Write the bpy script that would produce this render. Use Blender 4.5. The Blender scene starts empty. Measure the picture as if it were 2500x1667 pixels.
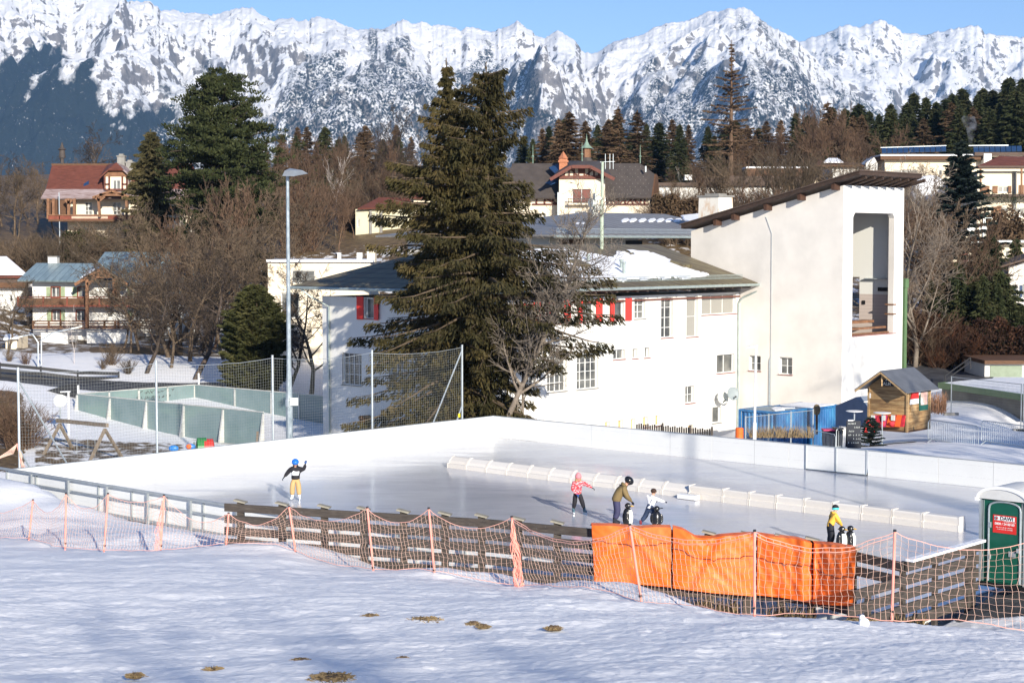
import bpy, bmesh, math, random
import numpy as np
from mathutils import Vector, Matrix, noise
R=math.radians; PI=math.pi
S=bpy.context.scene; COL=S.collection
random.seed(7); RS=np.random.RandomState(11)
# ---------------------------------------------------------------- camera
FPX=4150.0; HC=9.2; PITCH=math.atan((833.5-595)/FPX)
cam=bpy.data.cameras.new('camera'); cam.sensor_width=36; cam.lens=FPX/2500*36; cam.clip_start=.5; cam.clip_end=30000
co=bpy.data.objects.new('camera',cam); COL.objects.link(co)
co.location=(0,0,HC); co.rotation_euler=(PI/2-PITCH,0,0); S.camera=co
CAM=Vector((0,0,HC)); FW=Vector((0,math.cos(PITCH),-math.sin(PITCH))); UP=Vector((0,math.sin(PITCH),math.cos(PITCH)))
def ray(px,py): return FW+Vector((1,0,0))*((px-1250)/FPX)+UP*((833.5-py)/FPX)
def P(px,py,D):
    d=ray(px,py); return CAM+d*(D/d.y)
def G(px,py,z):
    d=ray(px,py); return CAM+d*((z-HC)/d.z)
def onplane(px,py,p0,n):
    d=ray(px,py); n=Vector(n); return CAM+d*((Vector(p0)-CAM).dot(n)/d.dot(n))
TH=R(42.1); E1=Vector((math.sin(TH),math.cos(TH),0)); E2=Vector((math.cos(TH),-math.sin(TH),0)); ZV=Vector((0,0,1))
C0=G(1206,1067,0)
def RK(a,b,z=0): return C0+E1*a+E2*b+ZV*z
def inv(p):
    d=Vector(p)-C0; return d.dot(E1),d.dot(E2)
def onb(px,py,b):
    p=onplane(px,py,RK(0,b),E2); return (p-C0).dot(E1),p.z
def ona(px,py,a):
    p=onplane(px,py,RK(a,0),E1); return (p-C0).dot(E2),p.z
# ---------------------------------------------------------------- materials
MATS={}
def newmat(name):
    m=bpy.data.materials.new(name); m.use_nodes=True; nt=m.node_tree; bs=nt.nodes['Principled BSDF']; return m,nt,bs
def ramp(nt,stops,fac=None,interp='LINEAR'):
    n=nt.nodes.new('ShaderNodeValToRGB'); e=n.color_ramp.elements; n.color_ramp.interpolation=interp
    while len(e)<len(stops): e.new(.5)
    for i,(p,c) in enumerate(stops):
        e[i].position=p; e[i].color=(*c,1) if len(c)==3 else c
    if fac is not None: nt.links.new(fac,n.inputs[0])
    return n
def noi(nt,scale,detail=4,rough=.55,vec=None,dist=0):
    n=nt.nodes.new('ShaderNodeTexNoise'); n.inputs['Scale'].default_value=scale; n.inputs['Detail'].default_value=detail
    n.inputs['Roughness'].default_value=rough; n.inputs['Distortion'].default_value=dist
    if vec is not None: nt.links.new(vec,n.inputs['Vector'])
    return n
def tco(nt,kind='Object',scale=None,rot=None):
    t=nt.nodes.new('ShaderNodeTexCoord'); o=t.outputs[kind]
    if scale or rot:
        mp=nt.nodes.new('ShaderNodeMapping'); nt.links.new(o,mp.inputs[0])
        if scale: mp.inputs['Scale'].default_value=scale
        if rot: mp.inputs['Rotation'].default_value=rot
        o=mp.outputs[0]
    return o
def gco(nt,scale=None,rot=None):
    g=nt.nodes.new('ShaderNodeNewGeometry'); o=g.outputs['Position']
    if scale or rot:
        mp=nt.nodes.new('ShaderNodeMapping'); nt.links.new(o,mp.inputs[0])
        if scale: mp.inputs['Scale'].default_value=scale
        if rot: mp.inputs['Rotation'].default_value=rot
        o=mp.outputs[0]
    return o
def mix(nt,fac,a,b,mode='MIX'):
    n=nt.nodes.new('ShaderNodeMix'); n.data_type='RGBA'; n.blend_type=mode
    for s,v in ((0,fac),(6,a),(7,b)):
        if hasattr(v,'links') or isinstance(v,bpy.types.NodeSocket): nt.links.new(v,n.inputs[s])
        elif s==0: n.inputs[0].default_value=v
        else: n.inputs[s].default_value=(*v,1)
    return n.outputs[2]
def mth(nt,op,a,b=None,clamp=False):
    n=nt.nodes.new('ShaderNodeMath'); n.operation=op; n.use_clamp=clamp
    for i,v in enumerate((a,b)):
        if v is None: continue
        if isinstance(v,bpy.types.NodeSocket): nt.links.new(v,n.inputs[i])
        else: n.inputs[i].default_value=v
    return n.outputs[0]
def bump(nt,bs,h,strength=.3,dist=.02):
    b=nt.nodes.new('ShaderNodeBump'); b.inputs['Strength'].default_value=strength; b.inputs['Distance'].default_value=dist
    nt.links.new(h,b.inputs['Height']); nt.links.new(b.outputs[0],bs.inputs['Normal']); return b
def M(name,col,rough=.7,var=.12,scale=3.0,metal=0,bmp=0,bscale=None,stretch=None,rand=0,spec=.3,col2=None):
    """plain material: base colour broken up by noise of the thing's own coordinates"""
    if name in MATS: return MATS[name]
    m,nt,bs=newmat(name); bs.inputs['Roughness'].default_value=rough; bs.inputs['Metallic'].default_value=metal
    bs.inputs['Specular IOR Level'].default_value=spec
    v=tco(nt,'Object',stretch)
    n=noi(nt,scale,5,.6,v)
    c2=col2 or tuple(min(1,x*(1+var)) for x in col); c1=tuple(x*(1-var) for x in col)
    rp=ramp(nt,[(.3,c1),(.7,c2)],n.outputs[0]); out=rp.outputs[0]
    if rand:
        oi=nt.nodes.new('ShaderNodeObjectInfo')
        f=ramp(nt,[(0,(1-rand,)*3),(1,(1+rand*.6,1+rand*.3,1+rand*.1))],oi.outputs['Random'])
        out=mix(nt,1.0,out,f.outputs[0],'MULTIPLY')
    nt.links.new(out,bs.inputs['Base Color'])
    if bmp:
        n2=noi(nt,bscale or scale*6,4,.6,v); bump(nt,bs,n2.outputs[0],bmp,.02)
    MATS[name]=m; return m
# ---------------------------------------------------------------- mesh builder
class MB:
    def __init__(s,T=None): s.v=[]; s.f=[]; s.m=[]; s.T=T; s.mi=0; s.smooth=False
    def pt(s,p):
        p=Vector(p); s.v.append(tuple(s.T(p) if s.T else p)); return len(s.v)-1
    def face(s,ids): s.f.append(tuple(ids)); s.m.append(s.mi)
    def poly(s,pts): s.face([s.pt(p) for p in pts])
    def hexa(s,p):   # 8 points: 0-3 bottom loop, 4-7 top loop
        i=[s.pt(q) for q in p]
        for f in ((3,2,1,0),(4,5,6,7),(0,1,5,4),(1,2,6,5),(2,3,7,6),(3,0,4,7)): s.face([i[k] for k in f])
    def box(s,x0,x1,y0,y1,z0,z1): s.hexa([(x0,y0,z0),(x1,y0,z0),(x1,y1,z0),(x0,y1,z0),(x0,y0,z1),(x1,y0,z1),(x1,y1,z1),(x0,y1,z1)])
    def obox(s,c,ax,ay,az):
        c,ax,ay,az=map(Vector,(c,ax,ay,az))
        s.hexa([c-ax-ay-az,c+ax-ay-az,c+ax+ay-az,c-ax+ay-az,c-ax-ay+az,c+ax-ay+az,c+ax+ay+az,c-ax+ay+az])
    def beam(s,p,q,w,h,up=(0,0,1)):
        p,q,up=Vector(p),Vector(q),Vector(up); d=(q-p); l=d.length
        if l<1e-6: return
        d/=l; sd=d.cross(up)
        if sd.length<1e-4: sd=d.cross(Vector((0,1,0)))
        sd.normalize(); u=sd.cross(d)
        s.obox((p+q)/2,d*l/2,sd*w/2,u*h/2)
    def prism(s,poly,off):
        off=Vector(off); a=[s.pt(p) for p in poly]; b=[s.pt(Vector(p)+off) for p in poly]; n=len(a)
        s.face(a[::-1]); s.face(b)
        for i in range(n): s.face((a[i],a[(i+1)%n],b[(i+1)%n],b[i]))
    def tube(s,pts,rad,n=6,cap=True):
        pts=[Vector(p) for p in pts]; 
        if not hasattr(rad,'__len__'): rad=[rad]*len(pts)
        rings=[]; prev=None
        for i,p in enumerate(pts):
            d=(pts[min(i+1,len(pts)-1)]-pts[max(i-1,0)])
            if d.length<1e-9: d=Vector((0,0,1))
            d.normalize()
            if prev is None: a=d.orthogonal().normalized()
            else:
                a=prev-d*prev.dot(d); a=a.normalized() if a.length>1e-6 else d.orthogonal().normalized()
            prev=a; b=d.cross(a); r=rad[i]
            rings.append([s.pt(p+(a*math.cos(2*PI*k/n)+b*math.sin(2*PI*k/n))*r) for k in range(n)])
        for r0,r1 in zip(rings,rings[1:]):
            for k in range(n): s.face((r0[k],r0[(k+1)%n],r1[(k+1)%n],r1[k]))
        if cap and n>2: s.face(rings[0][::-1]); s.face(rings[-1])
    def lathe(s,c,prof,n=16,axis=(0,0,1),sx=1,sy=1):
        c=Vector(c); az=Vector(axis).normalized(); ax=az.orthogonal().normalized() if abs(az.z)<.99 else Vector((1,0,0)); ay=az.cross(ax)
        rings=[[s.pt(c+az*h+(ax*math.cos(2*PI*k/n)*sx+ay*math.sin(2*PI*k/n)*sy)*r) for k in range(n)] for r,h in prof]
        for r0,r1 in zip(rings,rings[1:]):
            for k in range(n): s.face((r0[k],r0[(k+1)%n],r1[(k+1)%n],r1[k]))
        s.face(rings[0][::-1]); s.face(rings[-1])
    def ell(s,c,rx,ry,rz,n=12,m=8,T=None):
        c=Vector(c); rings=[]
        for j in range(1,m):
            t=PI*j/m; ring=[]
            for k in range(n):
                p=Vector((rx*math.sin(t)*math.cos(2*PI*k/n),ry*math.sin(t)*math.sin(2*PI*k/n),-rz*math.cos(t)))
                if T: p=T@p
                ring.append(s.pt(c+p))
            rings.append(ring)
        b=Vector((0,0,-rz)); t_=Vector((0,0,rz))
        if T: b=T@b; t_=T@t_
        b=s.pt(c+b); t_=s.pt(c+t_)
        for k in range(n): s.face((b,rings[0][(k+1)%n],rings[0][k])); s.face((t_,rings[-1][k],rings[-1][(k+1)%n]))
        for r0,r1 in zip(rings,rings[1:]):
            for k in range(n): s.face((r0[k],r0[(k+1)%n],r1[(k+1)%n],r1[k]))
    def grid(s,P2):  # 2D list of points -> sheet
        ids=[[s.pt(p) for p in row] for row in P2]
        for r0,r1 in zip(ids,ids[1:]):
            for k in range(len(r0)-1): s.face((r0[k],r0[k+1],r1[k+1],r1[k]))
    def build(s,name,mats,parent=None,smooth=None,label=None):
        org=Vector((0,0,0))
        if parent is not None: org=WORLD.get(parent.name,Vector(parent.location))
        me=bpy.data.meshes.new(name)
        v=[(p[0]-org.x,p[1]-org.y,p[2]-org.z) for p in s.v]
        me.from_pydata(v,[],s.f); 
        if not isinstance(mats,(list,tuple)): mats=[mats]
        for m in mats: me.materials.append(m)
        if len(mats)>1: me.polygons.foreach_set('material_index',s.m)
        if smooth if smooth is not None else s.smooth: me.polygons.foreach_set('use_smooth',[True]*len(me.polygons))
        me.update()
        o=bpy.data.objects.new(name,me); COL.objects.link(o)
        if parent is not None: o.parent=parent; WORLD[o.name]=org
        if label: o['label']=label
        return o
WORLD={}
def thing(name,label,cat,loc,group=None,kind=None):
    o=bpy.data.objects.new(name,None); COL.objects.link(o); o.location=loc; WORLD[o.name]=Vector(loc)
    o.empty_display_size=.3; o['label']=label; o['category']=cat
    if group: o['group']=group
    return o
def tag(o,label=None,cat=None,group=None,kind=None):
    if label: o['label']=label
    if cat: o['category']=cat
    if group: o['group']=group
    if kind: o['kind']=kind
    return o
def npmesh(name,V,F,mats,mi=None,smooth=False):
    """V (n,3) array, F (m,k) array with one k"""
    me=bpy.data.meshes.new(name); V=np.asarray(V,np.float32); F=np.asarray(F,np.int32)
    me.vertices.add(len(V)); me.vertices.foreach_set('co',V.ravel())
    m,k=F.shape; me.loops.add(m*k); me.loops.foreach_set('vertex_index',F.ravel())
    me.polygons.add(m); me.polygons.foreach_set('loop_start',np.arange(0,m*k,k,dtype=np.int32))
    if not isinstance(mats,(list,tuple)): mats=[mats]
    for q in mats: me.materials.append(q)
    if mi is not None: me.polygons.foreach_set('material_index',np.asarray(mi,np.int32))
    if smooth: me.polygons.foreach_set('use_smooth',np.ones(m,bool))
    me.update(calc_edges=True); return me
def link(name,me,parent=None,loc=(0,0,0)):
    o=bpy.data.objects.new(name,me); COL.objects.link(o); o.location=loc
    if parent is not None: o.parent=parent
    return o
KIDS={}
def dup(root,loc,rz=0,scale=1,label=None,group=None):
    r=root.copy(); COL.objects.link(r); r.location=loc; r.rotation_euler=(0,0,rz); r.scale=(scale,)*3 if not hasattr(scale,'__len__') else scale
    WORLD[r.name]=Vector(loc)
    if label: r['label']=label
    if group: r['group']=group
    for ch in [c for c in bpy.data.objects if c.parent==root]:
        c=ch.copy(); COL.objects.link(c); c.parent=r
        for g in [q for q in bpy.data.objects if q.parent==ch]:
            d=g.copy(); COL.objects.link(d); d.parent=c
    return r
class Wall:
    """vertical wall plane: origin O, horizontal direction s, outward normal n"""
    def __init__(w,O,s,n): w.O=Vector(O); w.O.z=0; w.s=Vector(s).normalized(); w.n=Vector(n).normalized()
    def T(w,p): return w.O+w.s*p[0]+w.n*p[1]+ZV*p[2]      # local (s, out, z)
    def uv(w,px,py,out=0):
        p=onplane(px,py,w.O+w.n*out,w.n); return (p-w.O).dot(w.s),p.z
    def rect(w,x0,y0,x1,y1,out=0):
        ym=(y0+y1)/2; xm=(x0+x1)/2
        a=w.uv(x0,ym,out)[0]; b=w.uv(x1,ym,out)[0]; t=w.uv(xm,y0,out)[1]; u=w.uv(xm,y1,out)[1]
        return (min(a,b),max(a,b),u,t)
def wall_mesh(mb,W,s0,s1,z0,z1,holes=(),depth=.22):
    """wall sheet with real openings and reveals"""
    T0=mb.T; mb.T=W.T
    xs=sorted({s0,s1}|{h[0] for h in holes}|{h[1] for h in holes}); zs=sorted({z0,z1}|{h[2] for h in holes}|{h[3] for h in holes})
    xs=[x for x in xs if s0<=x<=s1]; zs=[z for z in zs if z0<=z<=z1]
    for a,b in zip(xs,xs[1:]):
        for c,d in zip(zs,zs[1:]):
            mx,mz=(a+b)/2,(c+d)/2
            if any(h[0]<mx<h[1] and h[2]<mz<h[3] for h in holes): continue
            mb.poly([(a,0,c),(b,0,c),(b,0,d),(a,0,d)])
    for (a,b,c,d) in [h[:4] for h in holes]:
        mb.poly([(a,0,c),(a,-depth,c),(a,-depth,d),(a,0,d)]); mb.poly([(b,-depth,c),(b,0,c),(b,0,d),(b,-depth,d)])
        mb.poly([(a,0,d),(a,-depth,d),(b,-depth,d),(b,0,d)]); mb.poly([(a,-depth,c),(a,0,c),(b,0,c),(b,-depth,c)])
    mb.T=T0
def window(root,W,h,nx=2,ny=1,depth=.16,fr=.06,mu=.035,frame=None,glass=None,sill=None,name='window',silld=.06):
    a,b,c,d=h[:4]; mb=MB(W.T); y0,y1=-depth-.05,-depth+.02
    mb.box(a,b,y0,y1,c,c+fr); mb.box(a,b,y0,y1,d-fr,d); mb.box(a,a+fr,y0,y1,c+fr,d-fr); mb.box(b-fr,b,y0,y1,c+fr,d-fr)
    for i in range(1,nx):
        x=a+(b-a)*i/nx; w_=mu*(1.5 if (nx==2 or i*2==nx) else 1); mb.box(x-w_/2,x+w_/2,y0+.01,y1-.003,c+fr,d-fr)
    for j in range(1,ny):
        z=c+(d-c)*j/ny; mb.box(a+fr,b-fr,y0+.013,y1-.006,z-mu/2,z+mu/2)
    o=mb.build(name,frame or MATS['white_frame'],root)
    g=MB(W.T); g.box(a+.01,b-.01,y0-.02,y0+.02,c+.01,d-.01); g.build('pane',glass or MATS['glass'],o)
    if sill: q=MB(W.T); q.box(a-.05,b+.05,-depth+.025,silld,c-.05,c-.002); q.build('sill',sill,o)
    return o
# ---------------------------------------------------------------- light
SUN_EL=R(18); SDIR=Vector((0.345,-0.939,0)).normalized()*math.cos(SUN_EL)+ZV*math.sin(SUN_EL)   # towards the sun
sl=bpy.data.lights.new('sun','SUN'); sl.energy=5.0; sl.angle=R(.53); sl.color=(1,.925,.80)
so=bpy.data.objects.new('sun',sl); COL.objects.link(so); so.rotation_euler=SDIR.to_track_quat('Z','Y').to_euler(); so.location=(30,-60,40)
w=bpy.data.worlds.new("World"); S.world=w; w.use_nodes=True; nt=w.node_tree
sky=nt.nodes.new('ShaderNodeTexSky'); sky.sky_type='NISHITA'; sky.sun_disc=False; sky.sun_elevation=SUN_EL
sky.sun_rotation=math.atan2(SDIR.x,SDIR.y); sky.altitude=900; sky.air_density=1.0; sky.dust_density=.25; sky.ozone_density=2.0
nt.links.new(mix(nt,1.0,sky.outputs[0],(.76,.83,1.07),'MULTIPLY'),nt.nodes['Background'].inputs[0]); nt.nodes['Background'].inputs[1].default_value=.108
S.view_settings.view_transform='Standard'; S.view_settings.look='None'; S.view_settings.exposure=0.50; S.view_settings.gamma=1
# ---------------------------------------------------------------- common materials
M('white_frame',(.72,.72,.70),.5); M('render_white',(.70,.685,.645),.85,.08,.5,bmp=.12,bscale=9,stretch=(1,1,.35))
M('render_side',(.71,.672,.615),.85,.11,.4,bmp=.2,bscale=8); M('render_cream',(.78,.68,.52),.85,.04,.5)
M('wood_dark',(.115,.058,.03),.7,.35,3,stretch=(1,1,6)); M('wood_brown',(.21,.105,.055),.7,.3,3)
M('wood_red',(.20,.055,.032),.65,.25,2); M('timber_red',(.14,.05,.036),.7,.2,3)
M('red_shutter',(.70,.045,.035),.5,.1,2); M('green_shutter',(.27,.33,.20),.6,.12,4)
M('brick_sill',(.30,.12,.10),.8,.15,6); M('grey_metal',(.42,.45,.46),.45,.1,4,metal=.6); M('galv',(.50,.55,.57),.4,.12,5,metal=.55)
M('black_metal',(.03,.03,.032),.5); M('white_paint',(.80,.80,.79),.5,.04,2); M('salmon',(.86,.33,.26),.55,.12,4); M('rope_pink',(.86,.45,.36),.7,.1,2)
M('cord_pink',(.60,.40,.32),.8,.1,2); M('cord_grey',(.22,.235,.23),.7,.1,2); M('black',(.012,.012,.013),.5)
M('red',(.62,.03,.025),.5); M('skin',(.62,.34,.24),.6,.06); M('orange_plastic',(.88,.16,.03),.45,.08,2)
m,nt,bs=newmat('glass'); MATS['glass']=m
bs.inputs['Base Color'].default_value=(.05,.06,.065,1); bs.inputs['Roughness'].default_value=.12; bs.inputs['Specular IOR Level'].default_value=.6
v=gco(nt); n=noi(nt,.8,3,.5,v); r_=ramp(nt,[(.35,(.035,.04,.045)),(.62,(.20,.20,.185))],n.outputs[0]); nt.links.new(r_.outputs[0],bs.inputs['Base Color'])
m,nt,bs=newmat('glass_grey'); MATS['glass_grey']=m
bs.inputs['Base Color'].default_value=(.30,.29,.26,1); bs.inputs['Roughness'].default_value=.2
m,nt,bs=newmat('glass_blue'); MATS['glass_blue']=m
bs.inputs['Base Color'].default_value=(.02,.05,.12,1); bs.inputs['Roughness'].default_value=.1
def snowmat(name,warm=0,hummock=1.0,foot=0):
    m,nt,bs=newmat(name); MATS[name]=m; v=gco(nt)
    n=noi(nt,.5,5,.6,v); rp=ramp(nt,[(.3,(.79,.81,.86)),(.7,(.88,.88,.885))],n.outputs[0]); nt.links.new(rp.outputs[0],bs.inputs['Base Color'])
    bs.inputs['Roughness'].default_value=.6; bs.inputs['Specular IOR Level'].default_value=.25
    bs.inputs['Subsurface Weight'].default_value=0
    a=noi(nt,3.0,8,.62,v); bump(nt,bs,a.outputs[0],.5*hummock,.12)
    return m
snowmat('snow_clean'); snowmat('snow_roof',hummock=.6)
# ---------------------------------------------------------------- terrain
RA0,RB1=-26.0,36.4     # rink: a from RA0 to 0, b from 0 to RB1
ctrl=[]
def cp(px,py,D): p=P(px,py,D); ctrl.append((p.x,p.y,p.z))
def cz(x,y,z): ctrl.append((x,y,z))
def cr(a,b,z): p=RK(a,b); ctrl.append((p.x,p.y,z))
NETP=[(70,1323,81,1220,47),(159,1341,161.6,1205,45),(254,1347,264,1205,43.8),(392,1347,401,1209,42.7),(551,1350,558.5,1252,41.6),(723.6,1361.7,706,1236,40.4),
 (912.6,1403,897,1239,38),(1061.6,1410.5,1047,1241,36.8),(1279,1438.5,1249.5,1262,35.4),(1567,1476,1538,1281,32),(1842,1506.6,1842,1296,29.6),(2177,1516,2184,1296,28.3)]
for q in NETP: cp(q[0],q[1],q[4])
cp(2560,1560,27.5); cp(-150,1310,50)
for q in ((-14,0,6.4),(0,0,6.2),(14,0,6.5),(0,-30,9.5),(-25,-25,9),(25,-25,9.5),(-22,20,4.0),(22,14,4.9),(0,8,5.3),(40,10,6),(-40,30,4.5),(45,-20,11),(-45,-10,9)): cz(*q)
for q in ((50,1667,22),(1250,1667,21),(2450,1667,19.5),(620,1520,28.6),(1500,1570,25),(2300,1600,22.6)): cp(*q)
cp(560,1345,43.4); cp(1200,1428,40.8); cp(980,1402,41.5); cp(1600,1478,38.8); cp(2000,1512,37.0); cp(2205,1545,35.5); cp(2440,1452,37.3); cp(2700,1440,38.5); cp(2500,1490,36.5)
for q in ((-27.2,1,.35),(-27.2,6,.3),(-27.2,12,.3),(-27.5,20,.25),(-27.5,30,.45),(-27,-4,.6),(-23,38.2,1.6),(-12,38.5,.6),(-29,-10,.8)): cr(*q)
# beyond the rink
for q in ((2,-2.5,-.8),(5,-4,-2.2),(12,-5,-2.9),(22,-4.5,-3),(29,-4,-3),(27,2,-3),(20,2,-3),(10,0,-2.4),(1.5,4,-.35),(1.2,14,-.05),(1.2,22,0),(1.2,30,0),(1.2,38,0),(4,8,-.9),(12,9,-1.2),(20,9,-1.2),
          (6,14,-.05),(9,18,.1),(14,20,.1),(9,26,.1),(9,34,.1),(20,24,.15),(20,34,.3),(30,14,-1.5)): cr(*q)
for q in ((-2,-2.2,-.7),(-12,-2.2,-.9),(-22,-2.5,-1.2),(-6,-6,-2.3),(-16,-8,-2.5),(-26,-8,-2.6),(-6,-16,-2.2),(0,-24,-2.2),(6,-16,-2.2),(-20,-20,-2.4),(8,-10,-2.6)): cr(*q)
for q in ((200,930,117),(420,935,118),(0,925,114),(-150,925,112),(60,880,125),(240,870,128),(420,880,128),(300,850,138),(60,850,136),(560,900,122),(640,880,126),(780,900,125),(750,860,140)): cp(*q)
for q in ((200,830,150),(30,800,152),(450,760,160),(200,700,168),(50,660,174),(420,660,172),(250,600,188),(600,640,170),(700,600,180),(800,570,185),(950,580,178),(600,540,205),(250,560,205),(100,500,225),
          (900,520,210),(1300,560,172),(1500,560,172),(1600,540,175),(1750,500,195),(1950,490,200),(2150,470,215),(2300,455,222),(2480,455,225),(2440,620,165),(2250,640,155),(2380,700,143),(2480,770,132),(2230,860,122),
          (2350,892,121),(2490,895,122),(2250,920,113),(2450,990,98),(2300,1010,93),(2480,1060,83),(2350,960,104),(2650,950,100),(-120,760,150),(2700,800,130),(2700,600,170)): cp(*q)
for px in (-300,100,600,1100,1600,2100,2700): cp(px,430 if px<500 else 410,320); cz((px-1250)/FPX*250,250,17); cz((px-1250)/FPX*420,420,16)
ctrl=np.array(ctrl)
def tps_fit(c,lam=.02):
    n=len(c); X=c[:,:2]/100; d=np.sqrt(((X[:,None]-X[None])**2).sum(-1)); K=np.where(d>0,d*d*np.log(d+1e-12),0)+np.eye(n)*lam*.01
    Pm=np.c_[np.ones(n),X]; A=np.zeros((n+3,n+3)); A[:n,:n]=K; A[:n,n:]=Pm; A[n:,:n]=Pm.T
    return np.linalg.solve(A,np.r_[c[:,2],np.zeros(3)]),X
TW,TX=tps_fit(ctrl)
def sm(x): x=np.clip(x,0,1); return x*x*(3-2*x)
BERMS=[(P(5,1205,59.5),2.4,.62),(P(75,1225,57.6),1.7,.45),(P(160,1240,55.5),1.4,.3),(P(110,1250,52),1.8,.35),(P(330,1270,49),3,.35),(P(430,1290,47),1.6,.35),(P(760,1345,41.4),1.7,.28),(P(960,1395,38.6),1.2,.10),(P(1060,1400,37.6),1.0,.14),(P(1130,1405,37.2),1.0,.12),(P(1250,1420,37),1.0,.22),
 (P(1430,1440,35.2),1.0,.3),(P(1520,1440,34),1.1,.38),(P(1600,1465,33),.8,.2),(P(620,1350,42),1.6,.2),(P(1400,1490,30.5),1.5,.16)]
def terrain(x,y,rough=True):
    x=np.asarray(x,float); y=np.asarray(y,float); sh=x.shape; x=x.ravel(); y=y.ravel(); z=np.empty_like(x)
    for i in range(0,len(x),20000):
        q=np.c_[x[i:i+20000],y[i:i+20000]]/100; d2=((q[:,None]-TX[None])**2).sum(-1)
        z[i:i+20000]=(np.where(d2>0,.5*d2*np.log(d2+1e-24),0))@TW[:-3]+TW[-3]+q@TW[-2:]
    far=sm((y-330)/250); z=z*(1-far)+(-60)*far
    for p,r,h in BERMS: z+=h*np.exp(-((x-p.x)**2+(y-p.y)**2*1.6)/(r*r))
    # rink basin
    dx=x-C0.x; dy=y-C0.y; a=dx*E1.x+dy*E1.y; b=dx*E2.x+dy*E2.y
    out=np.maximum(np.maximum(RA0-a,a-0),np.maximum(-b,b-RB1)); f=sm((out-.15)/1.0)
    z=z*f+(-.12)*(1-f); z=np.where(out<=.15,-.12,z)
    return z.reshape(sh)
def gdepth(px,py):
    lo,hi=10.,60.
    d=np.arange(12,60,.1); P_=[P(px,py,q) for q in d]; g=terrain(np.array([q.x for q in P_]),d); dz=np.array([q.z for q in P_])-g; i=np.argmax(dz<0); return float(d[i])
def gz(x,y): return float(terrain(np.array([x]),np.array([y]))[0])
def ground(): 
    # rows by distance, columns by direction, wide of the frame on both sides
    d=[ -70,-50,-35,-22,-12,-5,0,4,8,11,13]
    t=14.0
    while t<52: d.append(t); t+=max(.07,(t/FPX)*4.0*(t/9)*.75)
    while t<135: d.append(t); t+=.55
    while t<360: d.append(t); t+=3.0
    while t<900: d.append(t); t+=30
    d=np.array(d); u=np.r_[np.linspace(-1.6,-.36,12)[:-1],np.linspace(-.36,.36,560),np.linspace(.36,1.6,12)[1:]]
    D,U=np.meshgrid(d,u,indexing='ij'); X=U*(np.maximum(D,0)*1.0+(np.where(D<14,14-D,0))*1.6+.0)
    Y=D.copy(); Z=terrain(X,Y)
    # small surface relief of trodden, wind-blown snow
    rel=np.zeros_like(Z); nr,nc=Z.shape
    for i in range(nr):
        if d[i]>115 or d[i]<5: continue
        k=min(1,max(.25,1-(d[i]-45)/60))
        for j in range(nc):
            if abs(U[i,j])>.37: continue
            p=(X[i,j],Y[i,j],0)
            fk=max(0,1-max(0,d[i]-34)/22); q_=noise.noise((p[0]*.35,p[1]*.5,3))*.10+noise.noise((p[0]*1.1,p[1]*1.7,9))*.04
            if fk>0: q_+=fk*(noise.noise((p[0]*2.7,p[1]*4.0,5))*.012+noise.noise((p[0]*6.1,p[1]*8.5,7))*.015+noise.noise((p[0]*12,p[1]*14,2))*.012-max(0,noise.noise((p[0]*1.6+7,p[1]*2.1,4))-.4)*.08)
            rel[i,j]=q_*k
    a=(X-C0.x)*E1.x+(Y-C0.y)*E1.y; b=(X-C0.x)*E2.x+(Y-C0.y)*E2.y
    out=np.maximum(np.maximum(RA0-a,a),np.maximum(-b,b-RB1)); Z+=rel*sm((out-.3)/1.5)
    V=np.c_[X.ravel(),Y.ravel(),Z.ravel()]; idx=np.arange(nr*nc).reshape(nr,nc)
    F=np.c_[idx[:-1,:-1].ravel(),idx[:-1,1:].ravel(),idx[1:,1:].ravel(),idx[1:,:-1].ravel()]
    me=npmesh('ground',V,F,MATS['ground'],smooth=True)
    # what covers the ground: r = brown grass and leaf litter, g = asphalt / wet paving
    g=np.zeros(nr*nc); s=np.zeros(nr*nc); x,y=V[:,0],V[:,1]; dd=y
    g=np.where(dd>126,.62,0)*sm((dd-126)/8); g=np.maximum(g,.95*sm((dd-160)/20))
    px=1250+FPX*x/np.maximum(y,1)
    def spot(px0,px1,d0,d1,val,soft=3):
        fx=sm((px-px0)/25)*sm((px1-px)/25); fd=sm((dd-d0)/soft)*sm((d1-dd)/soft); return val*fx*fd
    g=np.maximum(g,spot(-400,70,84,112,.72)); g=np.maximum(g,spot(60,460,82,99,.60)); g=np.maximum(g,spot(2200,2700,118,128,.9))
    g=np.maximum(g,spot(200,460,130,142,.9)); g=np.maximum(g,spot(-100,190,128,140,.6))
    def tuft(px_,py_,D_,r,val):
        p=P(px_,py_,D_); return val*np.exp(-(((x-p.x)/r)**2+((y-p.y)/(r*.9))**2))
    s=np.maximum(s,spot(2200,2440,107,120,1)); s=np.maximum(s,spot(2090,2260,80.0,84.2,.55,1.5))
    s=np.maximum(s,spot(2330,2760,35.5,41.5,1.0,.8)); s=np.maximum(s,spot(-500,560,113,118.5,.9,1))
    c=np.zeros((nr*nc,4),np.float32); c[:,0]=g; c[:,1]=s; c[:,3]=1
    at=me.attributes.new('cover','FLOAT_COLOR','POINT'); at.data.foreach_set('color',c.ravel())
    o=link('ground',me); tag(o,'snow covered ground sloping down to the rink and up the hillside beyond','ground',kind='structure')
m,nt,bs=newmat('ground'); MATS['ground']=m; v=gco(nt)
at=nt.nodes.new('ShaderNodeAttribute'); at.attribute_name='cover'; sp=nt.nodes.new('ShaderNodeSeparateColor'); nt.links.new(at.outputs[0],sp.inputs[0])
n1=noi(nt,.9,6,.65,v); n2=noi(nt,.35,5,.6,gco(nt,(1,2.2,1)))
sn=ramp(nt,[(.3,(.83,.835,.85)),(.7,(.90,.89,.885))],n2.outputs[0])
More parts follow.
